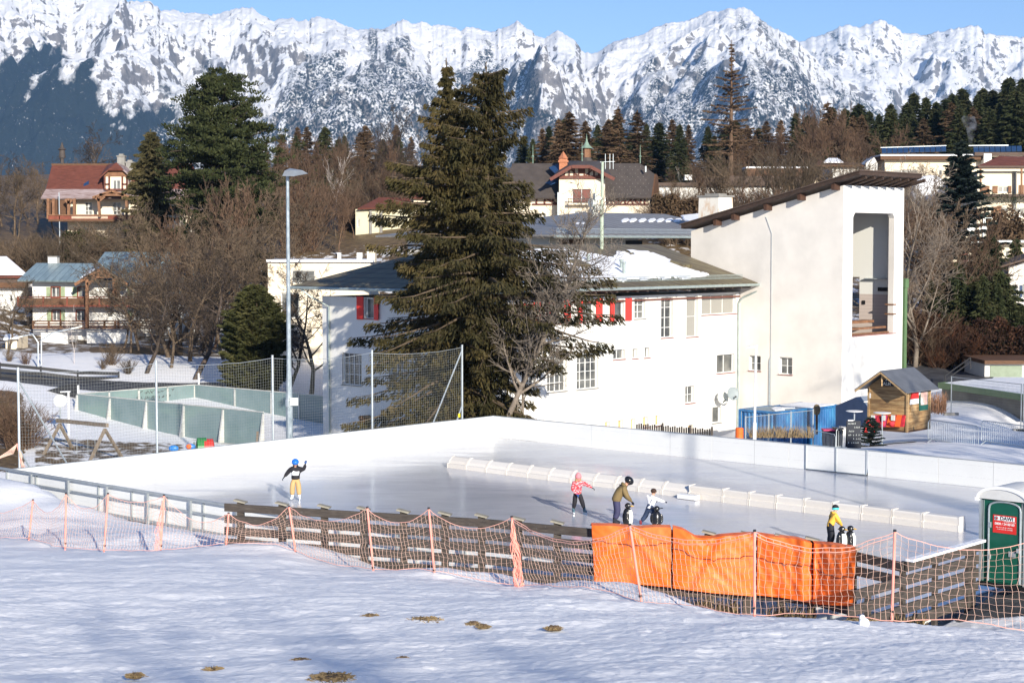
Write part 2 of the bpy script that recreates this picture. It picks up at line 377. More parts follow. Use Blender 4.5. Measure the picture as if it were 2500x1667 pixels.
gr=ramp(nt,[(.3,(.05,.035,.018)),(.5,(.13,.085,.04)),(.72,(.25,.17,.08))],noi(nt,1.6,6,.7,v).outputs[0])
asf=ramp(nt,[(.35,(.035,.036,.04)),(.7,(.10,.10,.105))],noi(nt,1.2,5,.6,v).outputs[0])
fg=mth(nt,'MULTIPLY',mth(nt,'ADD',mth(nt,'SUBTRACT',sp.outputs[0],mth(nt,'MULTIPLY',n1.outputs[0],1.0)),.0),9,True)
fg=mth(nt,'MULTIPLY',fg,mth(nt,'GREATER_THAN',sp.outputs[0],.02))
c=mix(nt,fg,sn.outputs[0],gr.outputs[0]); fa=mth(nt,'MULTIPLY',mth(nt,'SUBTRACT',sp.outputs[1],mth(nt,'MULTIPLY',noi(nt,.7,5,.6,v).outputs[0],.7)),6,True)
fa=mth(nt,'MULTIPLY',fa,mth(nt,'GREATER_THAN',sp.outputs[1],.02))
c=mix(nt,fa,c,asf.outputs[0]); nt.links.new(c,bs.inputs['Base Color']); bs.inputs['Roughness'].default_value=.62; bs.inputs['Specular IOR Level'].default_value=.3
h1=noi(nt,1.1,6,.6,gco(nt,(1.1,2.2,1.5))); h2=noi(nt,5.5,8,.72,gco(nt,(.8,2.1,1)),.4); h3=noi(nt,26,3,.6,gco(nt,(.8,1.6,1)))
hs=mth(nt,'ADD',mth(nt,'MULTIPLY',h1.outputs[0],.55),mth(nt,'ADD',mth(nt,'MULTIPLY',h2.outputs[0],.5),mth(nt,'MULTIPLY',h3.outputs[0],.10))); bump(nt,bs,hs,.6,.10)
ground()
# ---------------------------------------------------------------- ice
m,nt,bs=newmat('ice'); MATS['ice']=m
v=gco(nt); big=noi(nt,.11,4,.6,gco(nt,(1,1,1))); st=noi(nt,.5,5,.65,gco(nt,(.5,2.2,1),(0,0,R(-25))),1.2); sc=noi(nt,1.6,8,.75,gco(nt,(.25,3,1),(0,0,R(38))),2.5)
base=ramp(nt,[(.32,(.46,.475,.52)),(.5,(.54,.545,.575)),(.68,(.62,.62,.63))],big.outputs[0])
c=mix(nt,ramp(nt,[(.45,(0,)*3),(.75,(.45,)*3)],st.outputs[0]).outputs[0],base.outputs[0],(.60,.55,.58))
c=mix(nt,ramp(nt,[(.56,(0,)*3),(.66,(.6,)*3)],sc.outputs[0]).outputs[0],c,(.78,.79,.81))
nt.links.new(c,bs.inputs['Base Color']); bs.inputs['Specular IOR Level'].default_value=.5
rr=ramp(nt,[(.3,(.10,)*3),(.7,(.26,)*3)],st.outputs[0]); nt.links.new(rr.outputs[0],bs.inputs['Roughness']); bump(nt,bs,st.outputs[0],.04,.01)
mb=MB(); N=24
mb.grid([[RK(RA0+.02+(0-.04-RA0)*i/N,.02+(RB1-.04)*j/N,0) for j in range(N+1)] for i in range(N+1)])
tag(mb.build('ice_surface',MATS['ice']),'smooth pale blue skating ice with skate marks','ice',kind='structure')
# ---------------------------------------------------------------- rink boards
def boardmat(name,col):
    m,nt,bs=newmat(name); MATS[name]=m; v=gco(nt); n=noi(nt,.8,4,.6,v); sp=noi(nt,14,2,.5,gco(nt,(1,1,1)))
    g=nt.nodes.new('ShaderNodeNewGeometry'); sx=nt.nodes.new('ShaderNodeSeparateXYZ'); nt.links.new(g.outputs[0],sx.inputs[0])
    rp=ramp(nt,[(.3,tuple(x*.95 for x in col)),(.7,col)],n.outputs[0])
    z=sx.outputs[2]   # rivet and batten lines at two heights
    ln=mth(nt,'MAXIMUM',mth(nt,'COMPARE',z,.36),mth(nt,'COMPARE',z,.82))
    for q in nt.nodes:
        if q.type=='MATH' and q.operation=='COMPARE': q.inputs[2].default_value=.013
    ln=mth(nt,'MULTIPLY',ln,mth(nt,'GREATER_THAN',sp.outputs[0],.5))
    c=mix(nt,mth(nt,'MULTIPLY',ln,.30),rp.outputs[0],(.45,.46,.48)); nt.links.new(c,bs.inputs['Base Color']); bs.inputs['Roughness'].default_value=.38; return m
boardmat('board_white',(.74,.75,.74)); M('seam',(.45,.47,.5),.6); M('board_cap',(.30,.33,.36),.5)
GR='white boards round the rink'
def boards(name,label,pts,H=1.0,cap='board_cap',inner=1,mat='board_white'):
    """pts: list of (a,b) seam points; each panel its own part with a visible joint"""
    base=RK(*pts[0]); t=thing(name,label,'rink boards',(base.x,base.y,0),GR)
    for i,(p,q) in enumerate(zip(pts,pts[1:])):
        A=RK(*p); B=RK(*q); d=(B-A).normalized(); off=.006*(i%2)
        A=A+d*.006; B=B-d*.006; nrm=Vector((-d.y,d.x,0))*inner
        mb=MB(); mb.prism([A+nrm*off+ZV*.004,B+nrm*off+ZV*.004,B+nrm*off+ZV*H,A+nrm*off+ZV*H],-nrm*.035)
        pn=mb.build('panel',MATS[mat],t)
        mb=MB(); mb.prism([A-d*.002+nrm*(off+.014)+ZV*(H+.002),B+nrm*(off+.014)+ZV*(H+.002),B-nrm*.05+ZV*(H+.002),A-d*.002-nrm*.05+ZV*(H+.002)],ZV*.03); mb.build('cap_rail',MATS[cap],pn)
        mb=MB(); mb.beam(A-nrm*.07+ZV*.0,A-nrm*.07+ZV*H,.05,.05,nrm); mb.build('post',MATS['grey_metal'],pn)
    return t
def aon(px,py=1060,b=0): return onb(px,py,b)[0]
def bon(px,py=1100,a=0): return ona(px,py,a)[0]
lp=[(RA0,0)]+[(aon(px),0) for px in (120,260,378,491,595,697,790.6,881.5,966,1050,1130)]+[(0,0)]
lp=[p for i,p in enumerate(lp) if i==0 or p[0]>lp[i-1][0]+.3]
boards('rink_boards','bright white boards along the left side of the ice rink',lp,inner=-1)
bp=[(0,0)]+[(0,bon(px)) for px in (1289,1356,1444,1538,1636,1738,1842,1926,1966)]
boards('rink_boards','pale boards along the back of the rink, left of its gate',bp,inner=-1)
bp=[(0,bon(px)) for px in (2119,2164,2292,2426,2560)]+[(0,RB1)]
boards('rink_boards','shaded pale boards at the back of the rink, right of its gate',bp,inner=-1)
t=RK(0,bon(2042)); g=thing('rink_gate','double gate in the rink boards, hung a little above the ice','gate',(t.x,t.y,0))
for x0,x1 in ((1969,2041),(2043,2117)):
    b0,b1=bon(x0),bon(x1); mb=MB(); q=[RK(-.03,b0,.05),RK(-.03,b1,.05),RK(-.03,b1,1.03),RK(-.03,b0,1.03)]; mb.prism(q,E1*.04); mb.build('gate_leaf',MATS['board_white'],g)
    mb=MB(); 
    for (p,r) in ((q[0],q[1]),(q[3],q[2]),(q[0],q[3]),(q[1],q[2])): mb.beam(p-E1*.01,r-E1*.01,.03,.03,(0,0,1) if abs((r-p).z)<.1 else tuple(E1))
    mb.build('gate_frame',MATS['galv'],g)
mb=MB(); mb.prism([RK(.012,bon(1967),.004),RK(.012,bon(2118),.004),RK(.012,bon(2118),.12),RK(.012,bon(1967),.12)],E1*.03); mb.build('gap_shade',MATS['black'],g)  # black strip painted in as the dark gap below the raised leaves
# near side boards seen from behind, carried by a grey metal frame
nb=[(RA0,b) for b in np.linspace(0,RB1,20)]
boards('rink_boards','pale boards on the near side of the rink, seen from behind with grey rails',nb,H=.98,inner=1)
rt=thing('handrail','grey metal railing standing behind the near rink boards','railing',tuple(RK(RA0-.14,0)))
mb=MB(); 
for z,w_ in ((1.06,.09),(.66,.06),(.12,.06)): mb.beam(RK(RA0-.14,-.6,z),RK(RA0-.14,23,z),.05,w_)
mb.build('rail',MATS['grey_metal'],rt)
for px in (-60,79,169,263,363,467,580,700,830,970,1130,1300):
    b=ona(px,1200,RA0-.14)[0]; mb=MB(); mb.beam(RK(RA0-.19,b,-.1),RK(RA0-.19,b,1.03),.09,.07,tuple(E1)); mb.build('post',MATS['grey_metal'],rt)
# right-hand side boards
boards('rink_boards','boards on the right side of the rink beside the green toilet cabin',[(a,RB1) for a in np.linspace(0,RA0,14)],inner=-1)
# ---------------------------------------------------------------- mountains
SIL=[(-300,-130),(0,-80),(120,-50),(220,-25),(290,-6),(310,0),(322,12),(340,8),(352,10),(362,10),(372,9),(390,22),(402,33),(430,32),(460,38),(490,40),(520,42),(545,38),(575,28),(600,23),(620,27),(650,44),(672,56),(700,49),(715,50),(735,60),(755,55),(780,48),(795,49),(830,60),(850,70),(880,78),(915,77),(950,73),(970,62),(985,51),(1002,60),(1015,64),(1032,59),(1055,68),(1085,68),(1105,71),(1128,79),(1142,75),(1175,79),(1202,84),(1225,77),(1245,68),(1262,57),(1278,68),(1295,80),(1308,92),(1330,102),(1336,92),(1352,86),(1366,83),(1385,94),(1405,108),(1418,128),(1428,136),(1440,133),(1458,134),(1470,126),(1485,114),(1500,107),(1530,98),(1565,89),(1602,70),(1619,63),(1650,60),(1679,55),(1700,46),(1730,36),(1755,33),(1772,27),(1790,26),(1808,22),(1820,28),(1838,42),(1861,62),(1887,76),(1908,85),(1946,110),(2000,165),(2060,215),(2150,280),(2300,330),(2500,350),(2800,360)]
SIL2=[(1700,240),(1850,160),(1946,109),(1968,100),(1990,95),(2010,87),(2035,76),(2061,66),(2075,70),(2090,72),(2108,64),(2120,66),(2130,58),(2142,53),(2155,57),(2166,66),(2180,76),(2187,76),(2195,87),(2220,88),(2257,92),(2275,84),(2298,81),(2320,76),(2333,73),(2350,71),(2376,70),(2386,75),(2395,88),(2425,91),(2444,94),(2470,94),(2500,100),(2700,120),(2900,150)]
FOR=[(-300,190),(0,178),(80,160),(150,152),(200,165),(240,190),(320,235),(400,285),(440,300),(500,250),(620,215),(700,215),(760,175),(870,165),(920,148),(1000,185),(1100,200),(1200,175),(1300,205),(1380,300),(1460,310),(1520,230),(1590,190),(1650,195),(1720,170),(1800,160),(1850,125),(1950,175),(2050,235),(2150,275),(2300,262),(2800,240)]
def interp(tab,x): return np.interp(x,[a for a,b in tab],[b for a,b in tab])
def mountain(name,label,sil,px0,px1,D0,D1,nc,nr,amp,seed,mats,wl=520,forest=True,jag=5):
    pxs=np.linspace(px0,px1,nc); q1=(595-interp(sil,pxs))/FPX; q0=(595-700)/FPX
    V=np.zeros((nr+6,nc,3)); A=np.zeros((nr+6,nc,4),np.float32); A[...,3]=1
    for j in range(nc):
        u=(pxs[j]-1250)/FPX
        jg=(noise.fractal((pxs[j]*.06,seed,0),.6,2.1,5))*jag/FPX
        qr=q1[j]+jg
        for i in range(nr):
            t=i/(nr-1); D=D0+(D1-D0)*t; x=u*D
            xw=x+170*noise.noise((x/900,D/700,seed)); 
            n=noise.ridged_multi_fractal((xw/wl+seed,D/(wl*1.9),seed*.37),.85,2.15,7,1.0,2.0)-1.05
            n2=noise.fractal((x/60,D/60,seed+5),.7,2,4)
            z=(9.2+q0*D0)*(1-t)+(9.2+qr*D1)*t**1.0
            k=min(1,(1-t)*5)**.7*min(1,t*4+.15)
            n3=noise.ridged_multi_fractal((xw/170+seed*2,D/420,seed),.9,2.1,5,1.0,2.0)-1.0
            tri=abs((xw*1.0/640+.22*noise.noise((x/1500,D/2600,seed+3))+seed)%1-.5)*2; w2=noise.noise((x/260,D/260,seed+9))
            spur=(1-tri)**1.15*290*min(1,(1-t)*1.6)*min(1,t*3+.3); rib=abs(math.sin(PI*(D/250+tri*1.7+.7*w2)))*46*min(1,(1-tri)*3)
            n5=noise.ridged_multi_fractal((xw/62+seed*3,D/150,seed),.9,2.1,3,1.0,2.0)-1.0
            z+=(n*amp*.45+n3*32+n5*5+n2*4)*k+(spur-60+rib)*min(1,(1-t)*4)*min(1,t*3)
            q=(z-9.2)/D; lim=qr*(1-.012*(1-t)*4)
            if q>lim and t<1: z=9.2+lim*D-6*abs(n2)
            V[i,j]=(x,D,z)
            py=595-(z-9.2)/D*FPX; px=pxs[j]
            A[i,j,0]=(py-float(np.interp(px,FX,FY)))/70 if forest else -1
            A[i,j,2]=tri; A[i,j,1]=1.0 if px<330 else max(0,1-(px-330)/150)
        zt=V[nr-1,j,2]
        for k2 in range(6):
            D=D1+(k2+1)*180; V[nr+k2,j]=(u*D,D,zt-(k2+1)*120); A[nr+k2,j,0]=-1
    nr+=6
    idx=np.arange(nr*nc).reshape(nr,nc); F=np.c_[idx[:-1,:-1].ravel(),idx[:-1,1:].ravel(),idx[1:,1:].ravel(),idx[1:,:-1].ravel()]
    me=npmesh(name,V.reshape(-1,3),F,mats,smooth=False)
    at=me.attributes.new('cover','FLOAT_COLOR','POINT'); at.data.foreach_set('color',A.reshape(-1,4).ravel())
    o=link(name,me); tag(o,label,'mountain',kind='structure'); return o
FX=[a for a,b in FOR]; FY=[b for a,b in FOR]
m,nt,bs=newmat('mountain'); v=gco(nt,(.001,.001,.001))
g=nt.nodes.new('ShaderNodeNewGeometry'); sx=nt.nodes.new('ShaderNodeSeparateXYZ'); nt.links.new(g.outputs['Normal'],sx.inputs[0])
at=nt.nodes.new('ShaderNodeAttribute'); at.attribute_name='cover'; sp=nt.nodes.new('ShaderNodeSeparateColor'); nt.links.new(at.outputs[0],sp.inputs[0])
rn=noi(nt,17,10,.66,gco(nt,(.0012,.0005,.0012),(0,0,.2)),.9); rn2=noi(nt,30,6,.7,v); slope=sx.outputs[2]
rf=mth(nt,'ADD',mth(nt,'MULTIPLY',mth(nt,'SUBTRACT',.80,slope),2.6),mth(nt,'ADD',mth(nt,'MULTIPLY',mth(nt,'SUBTRACT',rn.outputs[0],.50),4.2),mth(nt,'MULTIPLY',mth(nt,'SUBTRACT',rn2.outputs[0],.5),2.0)))
rf=mth(nt,'MULTIPLY',mth(nt,'SUBTRACT',rf,.50),4.5,True)
rock=ramp(nt,[(.3,(.15,.14,.14)),(.7,(.30,.275,.26))],noi(nt,40,5,.6,v).outputs[0])
c=mix(nt,rf,(.90,.90,.91),rock.outputs[0])
edge=noi(nt,9,6,.65,gco(nt,(.001,.0005,.001)),.8); chute=noi(nt,9,4,.6,gco(nt,(.0011,.00012,.00012),(0,0,.25)),.5)
spk=noi(nt,150,3,.6,gco(nt,(.001,.0007,.0007))); spk2=noi(nt,26,5,.7,v)
ff=mth(nt,'ADD',sp.outputs[0],mth(nt,'ADD',mth(nt,'MULTIPLY',mth(nt,'SUBTRACT',edge.outputs[0],.5),3.6),mth(nt,'MULTIPLY',mth(nt,'SUBTRACT',chute.outputs[0],.56),-7)))
ff=mth(nt,'SUBTRACT',ff,mth(nt,'MULTIPLY',mth(nt,'MAXIMUM',mth(nt,'SUBTRACT',sp.outputs[2],.78),0),mth(nt,'SUBTRACT',9,mth(nt,'MULTIPLY',sp.outputs[1],3.5))))
ff=mth(nt,'MULTIPLY',mth(nt,'ADD',ff,.1),1.6,True)      # wooded or not
sk=mth(nt,'ADD',mth(nt,'MULTIPLY',mth(nt,'SUBTRACT',spk.outputs[0],.5),5.5),mth(nt,'MULTIPLY',mth(nt,'SUBTRACT',spk2.outputs[0],.5),3.5))
sk=mth(nt,'ADD',mth(nt,'ADD',sk,.62),mth(nt,'MULTIPLY',sp.outputs[1],1.25),True)
ff=mth(nt,'MULTIPLY',ff,sk); c=mix(nt,ff,c,(.018,.024,.022))
nt.links.new(c,bs.inputs['Base Color']); bs.inputs['Roughness'].default_value=.8; bs.inputs['Specular IOR Level'].default_value=.1
bump(nt,bs,noi(nt,22,8,.7,v).outputs[0],.8,30)
mountain('mountain_range','snow covered rocky mountain range with wooded lower slopes',SIL,-500,2900,4300,6300,1150,270,230,3.3,m,wl=560)
mountain('mountain_range','more distant snowy range at the right of the gap in the ridge',SIL2,1650,2900,6900,8600,300,110,240,8.1,m,wl=620,forest=False)
# ---------------------------------------------------------------- the air
mb=MB(); mb.box(-4600,4600,-150,7900+1200,-330,1500)
hz=mb.build('haze',[]); 
hm=bpy.data.materials.new('haze'); hm.use_nodes=True; nt=hm.node_tree; nt.nodes.clear()
ou=nt.nodes.new('ShaderNodeOutputMaterial'); pv=nt.nodes.new('ShaderNodeVolumePrincipled'); pv.inputs['Color'].default_value=(.30,.58,1,1); pv.inputs['Density'].default_value=5.2e-5; pv.inputs['Anisotropy'].default_value=0
nt.links.new(pv.outputs[0],ou.inputs['Volume']); hz.data.materials.append(hm); tag(hz,'pale blue haze between the valley and the mountains','haze',kind='stuff')
hz.data.materials[0].cycles.homogeneous_volume=True if hasattr(hm.cycles,'homogeneous_volume') else False
# ---------------------------------------------------------------- the white sports hall
def roofmat(name,base,dark,line=.55,rot=0,lw=.09,axis=0,rough=.5):
    """sheet metal roof: standing seams across the slope, streaked with age"""
    m,nt,bs=newmat(name); MATS[name]=m; v=gco(nt,None,(0,0,rot)); sx=nt.nodes.new('ShaderNodeSeparateXYZ'); nt.links.new(v,sx.inputs[0])
    p=mth(nt,'MODULO',mth(nt,'ADD',sx.outputs[axis],1000),line); ln=mth(nt,'LESS_THAN',p,lw)
    st=noi(nt,1.4,5,.65,gco(nt,(2.2,.35,.5) if axis==0 else (.35,2.2,.5),(0,0,rot)))
    rp=ramp(nt,[(.3,dark),(.65,base)],st.outputs[0]); nt.links.new(mix(nt,mth(nt,'MULTIPLY',ln,.6),rp.outputs[0],tuple(x*.35 for x in dark)),bs.inputs['Base Color'])
    bs.inputs['Roughness'].default_value=rough; bs.inputs['Specular IOR Level'].default_value=.3; return m
roofmat('roof_moss',(.20,.175,.10),(.085,.055,.033),.55,TH,.09,axis=1)
roofmat('roof_grey',(.27,.265,.26),(.17,.155,.14),1.0,TH,.22,axis=1)
M('gutter',(.36,.42,.40),.4,.15,4,metal=.4); M('conc',(.25,.24,.22),.85,.2,1.2,bmp=.2); M('soffit',(.10,.07,.055),.8,.2,2)
M('purlin',(.065,.032,.02),.7,.3,3); M('tower_wood',(.05,.032,.024),.75,.3,3); M('plywood',(.55,.36,.17),.7,.15,4)
FB=-6.8; AL=6.9; AR=30.3; BB=-20
hall=thing('sports_hall','large white hall with red shutters and a snow patch on its mossy metal roof','building',tuple(RK(AL,FB,-3.2)))
Wf=Wall(RK(0,FB),E1,E2); We=Wall(RK(AL,0),E2,-E1)
ze=onb(1848,690,-5.4)[1]
zr=onb(1500,597,-13.3)[1]
wt=6.15
def H(W,x0,y0,x1,y1): return W.rect(x0,y0,x1,y1)
wins=[ # px box, nx, ny, kind
 ((1422,733,1452,785),1,1,'s'),((1500,732,1524,781),1,1,'s'),((1549,728,1576,778),2,3,''),((1614,726,1643,824),2,4,'b'),((1676,723,1704,822),1,2,'b'),
 ((1713,719,1797,767),3,1,'b'),((1408,864,1461,949),4,4,'g'),((1336,870,1384,956),4,4,'g'),((1497,853,1526,877),2,1,'b'),((1544,851,1557,875),1,1,'b'),((1573,848,1586,873),2,1,'b'),
 ((1750,865,1794,910),2,1,'b'),((1673,942,1696,984),2,2,'b'),((1739,993,1761,1032),1,1,''),((1346,737,1374,790),1,1,'s'),((1282,742,1300,792),1,1,'s'),((1278,910,1306,962),3,4,'g')]
hf=[]
for (bx,nx,ny,k) in wins:
    r=H(Wf,*bx); hf.append((r[0],r[1],r[2],r[3],nx,ny,k))
base=[(1477,1029,1490,1060),(1509,1025,1523,1060),(1540,1022,1552,1056),(1570,1017,1583,1043),(1600,1013,1613,1039),(1680,1037,1693,1062)]
hb=[(*H(Wf,*b),1,1,'p') for b in base]
mb=MB(); wall_mesh(mb,Wf,AL,AR,-3.3,wt,hf+hb)
we=[((890,728,912,778),1,1,'s'),((835,862,883,940),4,3,'g'),((950,880,1010,950),4,3,'g')]
he=[(*We.rect(*b),nx,ny,k) for b,nx,ny,k in we]
wall_mesh(mb,We,BB,FB,-3.3,wt,he)
mb.T=None
mb.poly([RK(AL,BB,-3.3),RK(AR,BB,-3.3),RK(AR,BB,wt),RK(AL,BB,wt)]); mb.poly([RK(AL,FB,wt),RK(AR,FB,wt),RK(AR,BB,wt),RK(AL,BB,wt)]); mb.build('wall',MATS['render_white'],hall)
for W,hs in ((Wf,hf+hb),(We,he)):
    for h in hs:
        k=h[6]; dp=.2
        gl=MATS['plywood'] if k=='p' else MATS['glass']
        if h[4]==1 and k=='b' or h[4]==3 and h[5]==1: gl=MATS['glass_grey']
        wo=window(hall,W,h,h[4],h[5],.2,.05 if k!='g' else .045,.03,glass=gl,sill=MATS['brick_sill'] if k in('b','p','s') else MATS['conc'])
        if k=='s':
            for sgn,x in ((-1,h[0]),(1,h[1])):
                mb=MB(W.T); x0,x1=(x-.50,x-.05) if sgn<0 else (x+.08,x+.53); y0,y1=(.20,.06) if sgn>0 else (.06,.2)
                z0,z1=h[2]-.06,h[3]+.08
                mb.hexa([(x0,.02+ (.10 if sgn<0 else 0),z0),(x1,.02+(.10 if sgn>0 else 0),z0),(x1,.06+(.10 if sgn>0 else 0),z0),(x0,.06+(.10 if sgn<0 else 0),z0),
                         (x0,.02+(.10 if sgn<0 else 0),z1),(x1,.02+(.10 if sgn>0 else 0),z1),(x1,.06+(.10 if sgn>0 else 0),z1),(x0,.06+(.10 if sgn<0 else 0),z1)])
                for q in range(1,6): mb.box(x0+.02,x1-.02,.065 if sgn<0 else .05,.078 if sgn<0 else .064,z0+(z1-z0)*q/6-.01,z0+(z1-z0)*q/6+.01)
                mb.build('shutter',MATS['red_shutter'],hall)
# roof
A0,A1,BE,BR,BK=AL-1.3,AR-.05,-5.4,-13.3,-21.2; hip=5.2
mb=MB(); th=.12
def slab(q,t=.12,m=None):
    m=m or mb; n=(Vector(q[1])-Vector(q[0])).cross(Vector(q[2])-Vector(q[0])).normalized()
    if n.z<0: n=-n
    m.prism(q,-n*t)
slab([RK(A0,BE,ze),RK(A1,BE,ze),RK(A1,BR,zr),RK(A0+hip,BR,zr)]); slab([RK(A0,BE,ze),RK(A0+hip,BR,zr),RK(A0,BK,ze)]); slab([RK(A0,BK,ze),RK(A0+hip,BR,zr),RK(A1,BR,zr),RK(A1,BK,ze)])
roof=mb.build('roof',MATS['roof_moss'],hall)
mb=MB()
mb.prism([RK(A0+.05,BE-.1,ze-.20),RK(A1,BE-.1,ze-.20),RK(A1,FB+.0,ze-.20),RK(AL,FB,ze-.20),RK(AL,BB,ze-.2),RK(A0+.05,BB,ze-.2)],ZV*.05)
a=A0+.3
while a<A1: mb.beam(RK(a,BE-.15,ze-.27),RK(a,FB,ze-.27),.12,.14); a+=.95
mb.build('rafters',MATS['soffit'],hall)
mb=MB(); mb.T=Wf.T; mb.box(AL-.02,AR,.003,.06,wt-.32,wt-.22); mb.build('cornice',MATS['timber_red'],hall)
mb=MB(); mb.tube([RK(A0-.05,BE+.08,ze-.11),RK(A1+.35,BE+.08,ze-.13)],.085,8); mb.tube([RK(A0-.08,BE,ze-.11),RK(A0-.08,BK,ze-.11)],.085,8); mb.build('gutter',MATS['gutter'],hall)
mb=MB(); ap=onb(1803,760,FB+.1)[0]
mb.tube([RK(A1+.3,BE+.08,ze-.2),RK(A1+.1,BE-.1,ze-.55),RK(ap+.1,FB+.35,ze-.95),RK(ap,FB+.1,ze-1.3),RK(ap,FB+.1,-2.9)],.06,8); mb.build('downpipe',MATS['gutter'],hall)
mb=MB(); bq=We.uv(806,780)[0]; mb.tube([RK(A0,bq-1,ze-.2),RK(A0+.3,bq-.6,ze-.6),RK(AL-.1,bq,ze-1.2),RK(AL-.1,bq,-2.9)],.06,8); mb.build('downpipe',MATS['gutter'],hall)
# snow guard along the eaves
def guard(b0,z0,a0,a1,rise,name='snow_guard',h=.26,mat='gutter',root=hall):
    mb=MB(); a=a0
    while a<a1: mb.beam(RK(a,b0,z0),RK(a,b0,z0+h),.018,.018,tuple(E1)); a+=.13
    mb.beam(RK(a0,b0,z0+h),RK(a1,b0,z0+h),.03,.03); mb.beam(RK(a0,b0,z0+.06),RK(a1,b0,z0+.06),.02,.02); mb.build(name,MATS[mat],root)
sl_=(zr-ze)/(BE-BR)
guard(BE-.75,ze+sl_*.75+.01,A0+.9,A1-.6,0)
# snow patch lying on the slope
nrm=(RK(1,0,0)-RK(0,0,0)).cross(RK(0,BR,zr)-RK(0,BE,ze)); rp0=RK(0,BE,ze)+ZV*.004
out=[(1300,610),(1357,609),(1384,608),(1408,612),(1447,621),(1470,626),(1495,630),(1507,615),(1525,616),(1540,624),(1548,622),(1530,612),(1580,615),(1600,621),(1630,632),(1645,640),(1670,652),(1695,662),(1715,667),(1734,671),(1720,675),(1690,678),(1665,683),(1640,677),(1620,684),(1600,678),(1570,685),(1545,680),(1520,689),(1495,682),(1460,691),(1430,686),(1400,695),(1370,688),(1300,700),(1240,700),(1190,690),(1200,640)]
def irregular(pts,k=5,amp=2.2,seed=0):
    r=[]; rr=random.Random(seed)
    for i,(x,y) in enumerate(pts):
        x2,y2=pts[(i+1)%len(pts)]
        for j in range(k): t=j/k; r.append((x+(x2-x)*t+rr.uniform(-amp,amp),y+(y2-y)*t+rr.uniform(-amp,amp)*.4))
    return r
def snowsheet(root,pts,p0,n,t=.09,name='snow',mat='snow_roof',shrink=True):
    q=[onplane(x,y,p0,n) for x,y in pts]; n=Vector(n).normalized(); n=n if n.z>0 else -n
    c=sum(q,Vector())/len(q); mb=MB(); k=len(q)
    a=[mb.pt(p) for p in q]; b=[mb.pt(p+(c-p).normalized()*min(.12,(c-p).length*.3)+n*t) for p in q]
    for i in range(k): mb.face((a[i],a[(i+1)%k],b[(i+1)%k],b[i]))
    mb.face(b); return mb.build(name,MATS[mat],root)
snowsheet(roof,irregular(out,4,3,1),rp0,nrm)
snowsheet(roof,irregular([(900,650),(935,656),(980,668),(1010,680),(960,690),(900,676),(850,668),(870,658)],4,3,1),rp0,nrm) if 0 else None
def roofpt(px,py): return onplane(px,py,RK(0,BE,ze),nrm)
for x0,y0,x1,y1 in ((1393,637,1433,654),(1640,638,1682,655)):
    p=roofpt((x0+x1)/2,(y0+y1)/2+3); nn=nrm.normalized(); nn=nn if nn.z>0 else -nn; sd=nn.cross(E1)
    mb=MB(); mb.obox(p+nn*.12,E1*.42,sd*.55,nn*.12); sk=mb.build('skylight',MATS['roof_moss'],roof); mb=MB(); mb.obox(p+nn*.25,E1*.36,sd*.48,nn*.015); mb.build('pane',MATS['glass_blue'],sk) if 0 else None
for px,y0,y1 in ((1436,624,641),(1517,637,658),(1523,643,671)):
    p=roofpt(px,y1); D=p.y; t_=P(px,y0,D); mb=MB(); mb.tube([p-ZV*.05,t_],.09,8); mb.tube([t_-ZV*.02,t_+ZV*.09],.13,8); mb.build('vent_pipe',MATS['gutter'],roof)
# rear, taller part with the grey roof
ru=thing('hall_annex','grey sheet metal roof with a row of snow pads rising behind the hall roof','building',tuple(RK(15,-22,-3)))
BW=-17.0; zw2=onb(1500,574,BW+1.4)[1]; aL=onb(1352,571,BW+1.4)[0]; bR=-24.5; zr2=onb(1500,520,bR)[1]; aRt=onb(1425,520,bR)[0]
mb=MB(); mb.hexa([RK(aL+1.2,BW,4),RK(33,BW,4),RK(33,-30,4),RK(aL+1.2,-30,4),RK(aL+1.2,BW,zw2-.1),RK(33,BW,zw2-.1),RK(33,-30,zw2-.1),RK(aL+1.2,-30,zw2-.1)]); mb.build('wall',MATS['render_side'],ru)
mb=MB(); b1=BW+1.4; slab([RK(aL,b1,zw2),RK(46,b1,zw2),RK(46,bR,zr2),RK(aRt,bR,zr2)]); slab([RK(aL,b1,zw2),RK(aRt,bR,zr2),RK(aL,-32,zw2)]); slab([RK(aL,-32,zw2),RK(aRt,bR,zr2),RK(46,bR,zr2),RK(46,-32,zw2)])
r2=mb.build('roof',MATS['roof_grey'],ru)
mb=MB(); mb.tube([RK(aL,b1+.08,zw2-.12),RK(43,b1+.08,zw2-.12)],.09,8); mb.build('gutter',MATS['gutter'],ru)
guard(b1-.6,zw2+.6*(zr2-zw2)/(b1-bR),aL+1,40,0,root=ru,mat='galv',h=.3)
n2=(E1).cross(RK(0,bR,zr2)-RK(0,b1,zw2)); q0=RK(0,b1,zw2)+ZV*.01
for i,x in enumerate((1515,1534,1557,1580,1601,1622,1643)):
    snowsheet(r2,[(x,540),(x+8,535),(x+18,534),(x+22,537),(x+14,542),(x+4,543)],q0,n2,.06,'snow_pad')
snowsheet(r2,irregular([(1662,528),(1690,524),(1722,523),(1755,521),(1750,540),(1728,545),(1690,546),(1670,538)],3,2,4),q0,n2,.08,'snow')
for x in (1405,1419): snowsheet(r2,[(x,546),(x+6,544),(x+10,545),(x+6,548)],q0,n2,.05,'snow_pad')
mb=MB(); mb.prism([RK(onb(1528,576,BW+.02)[0],BW+.02,zw2-.35),RK(onb(1568,576,BW+.02)[0],BW+.02,zw2-.35),RK(onb(1568,576,BW+.02)[0],BW+.02,zw2-.75),RK(onb(1528,576,BW+.02)[0],BW+.02,zw2-.75)],E2*.02); mb.build('vent',MATS['black'],ru)
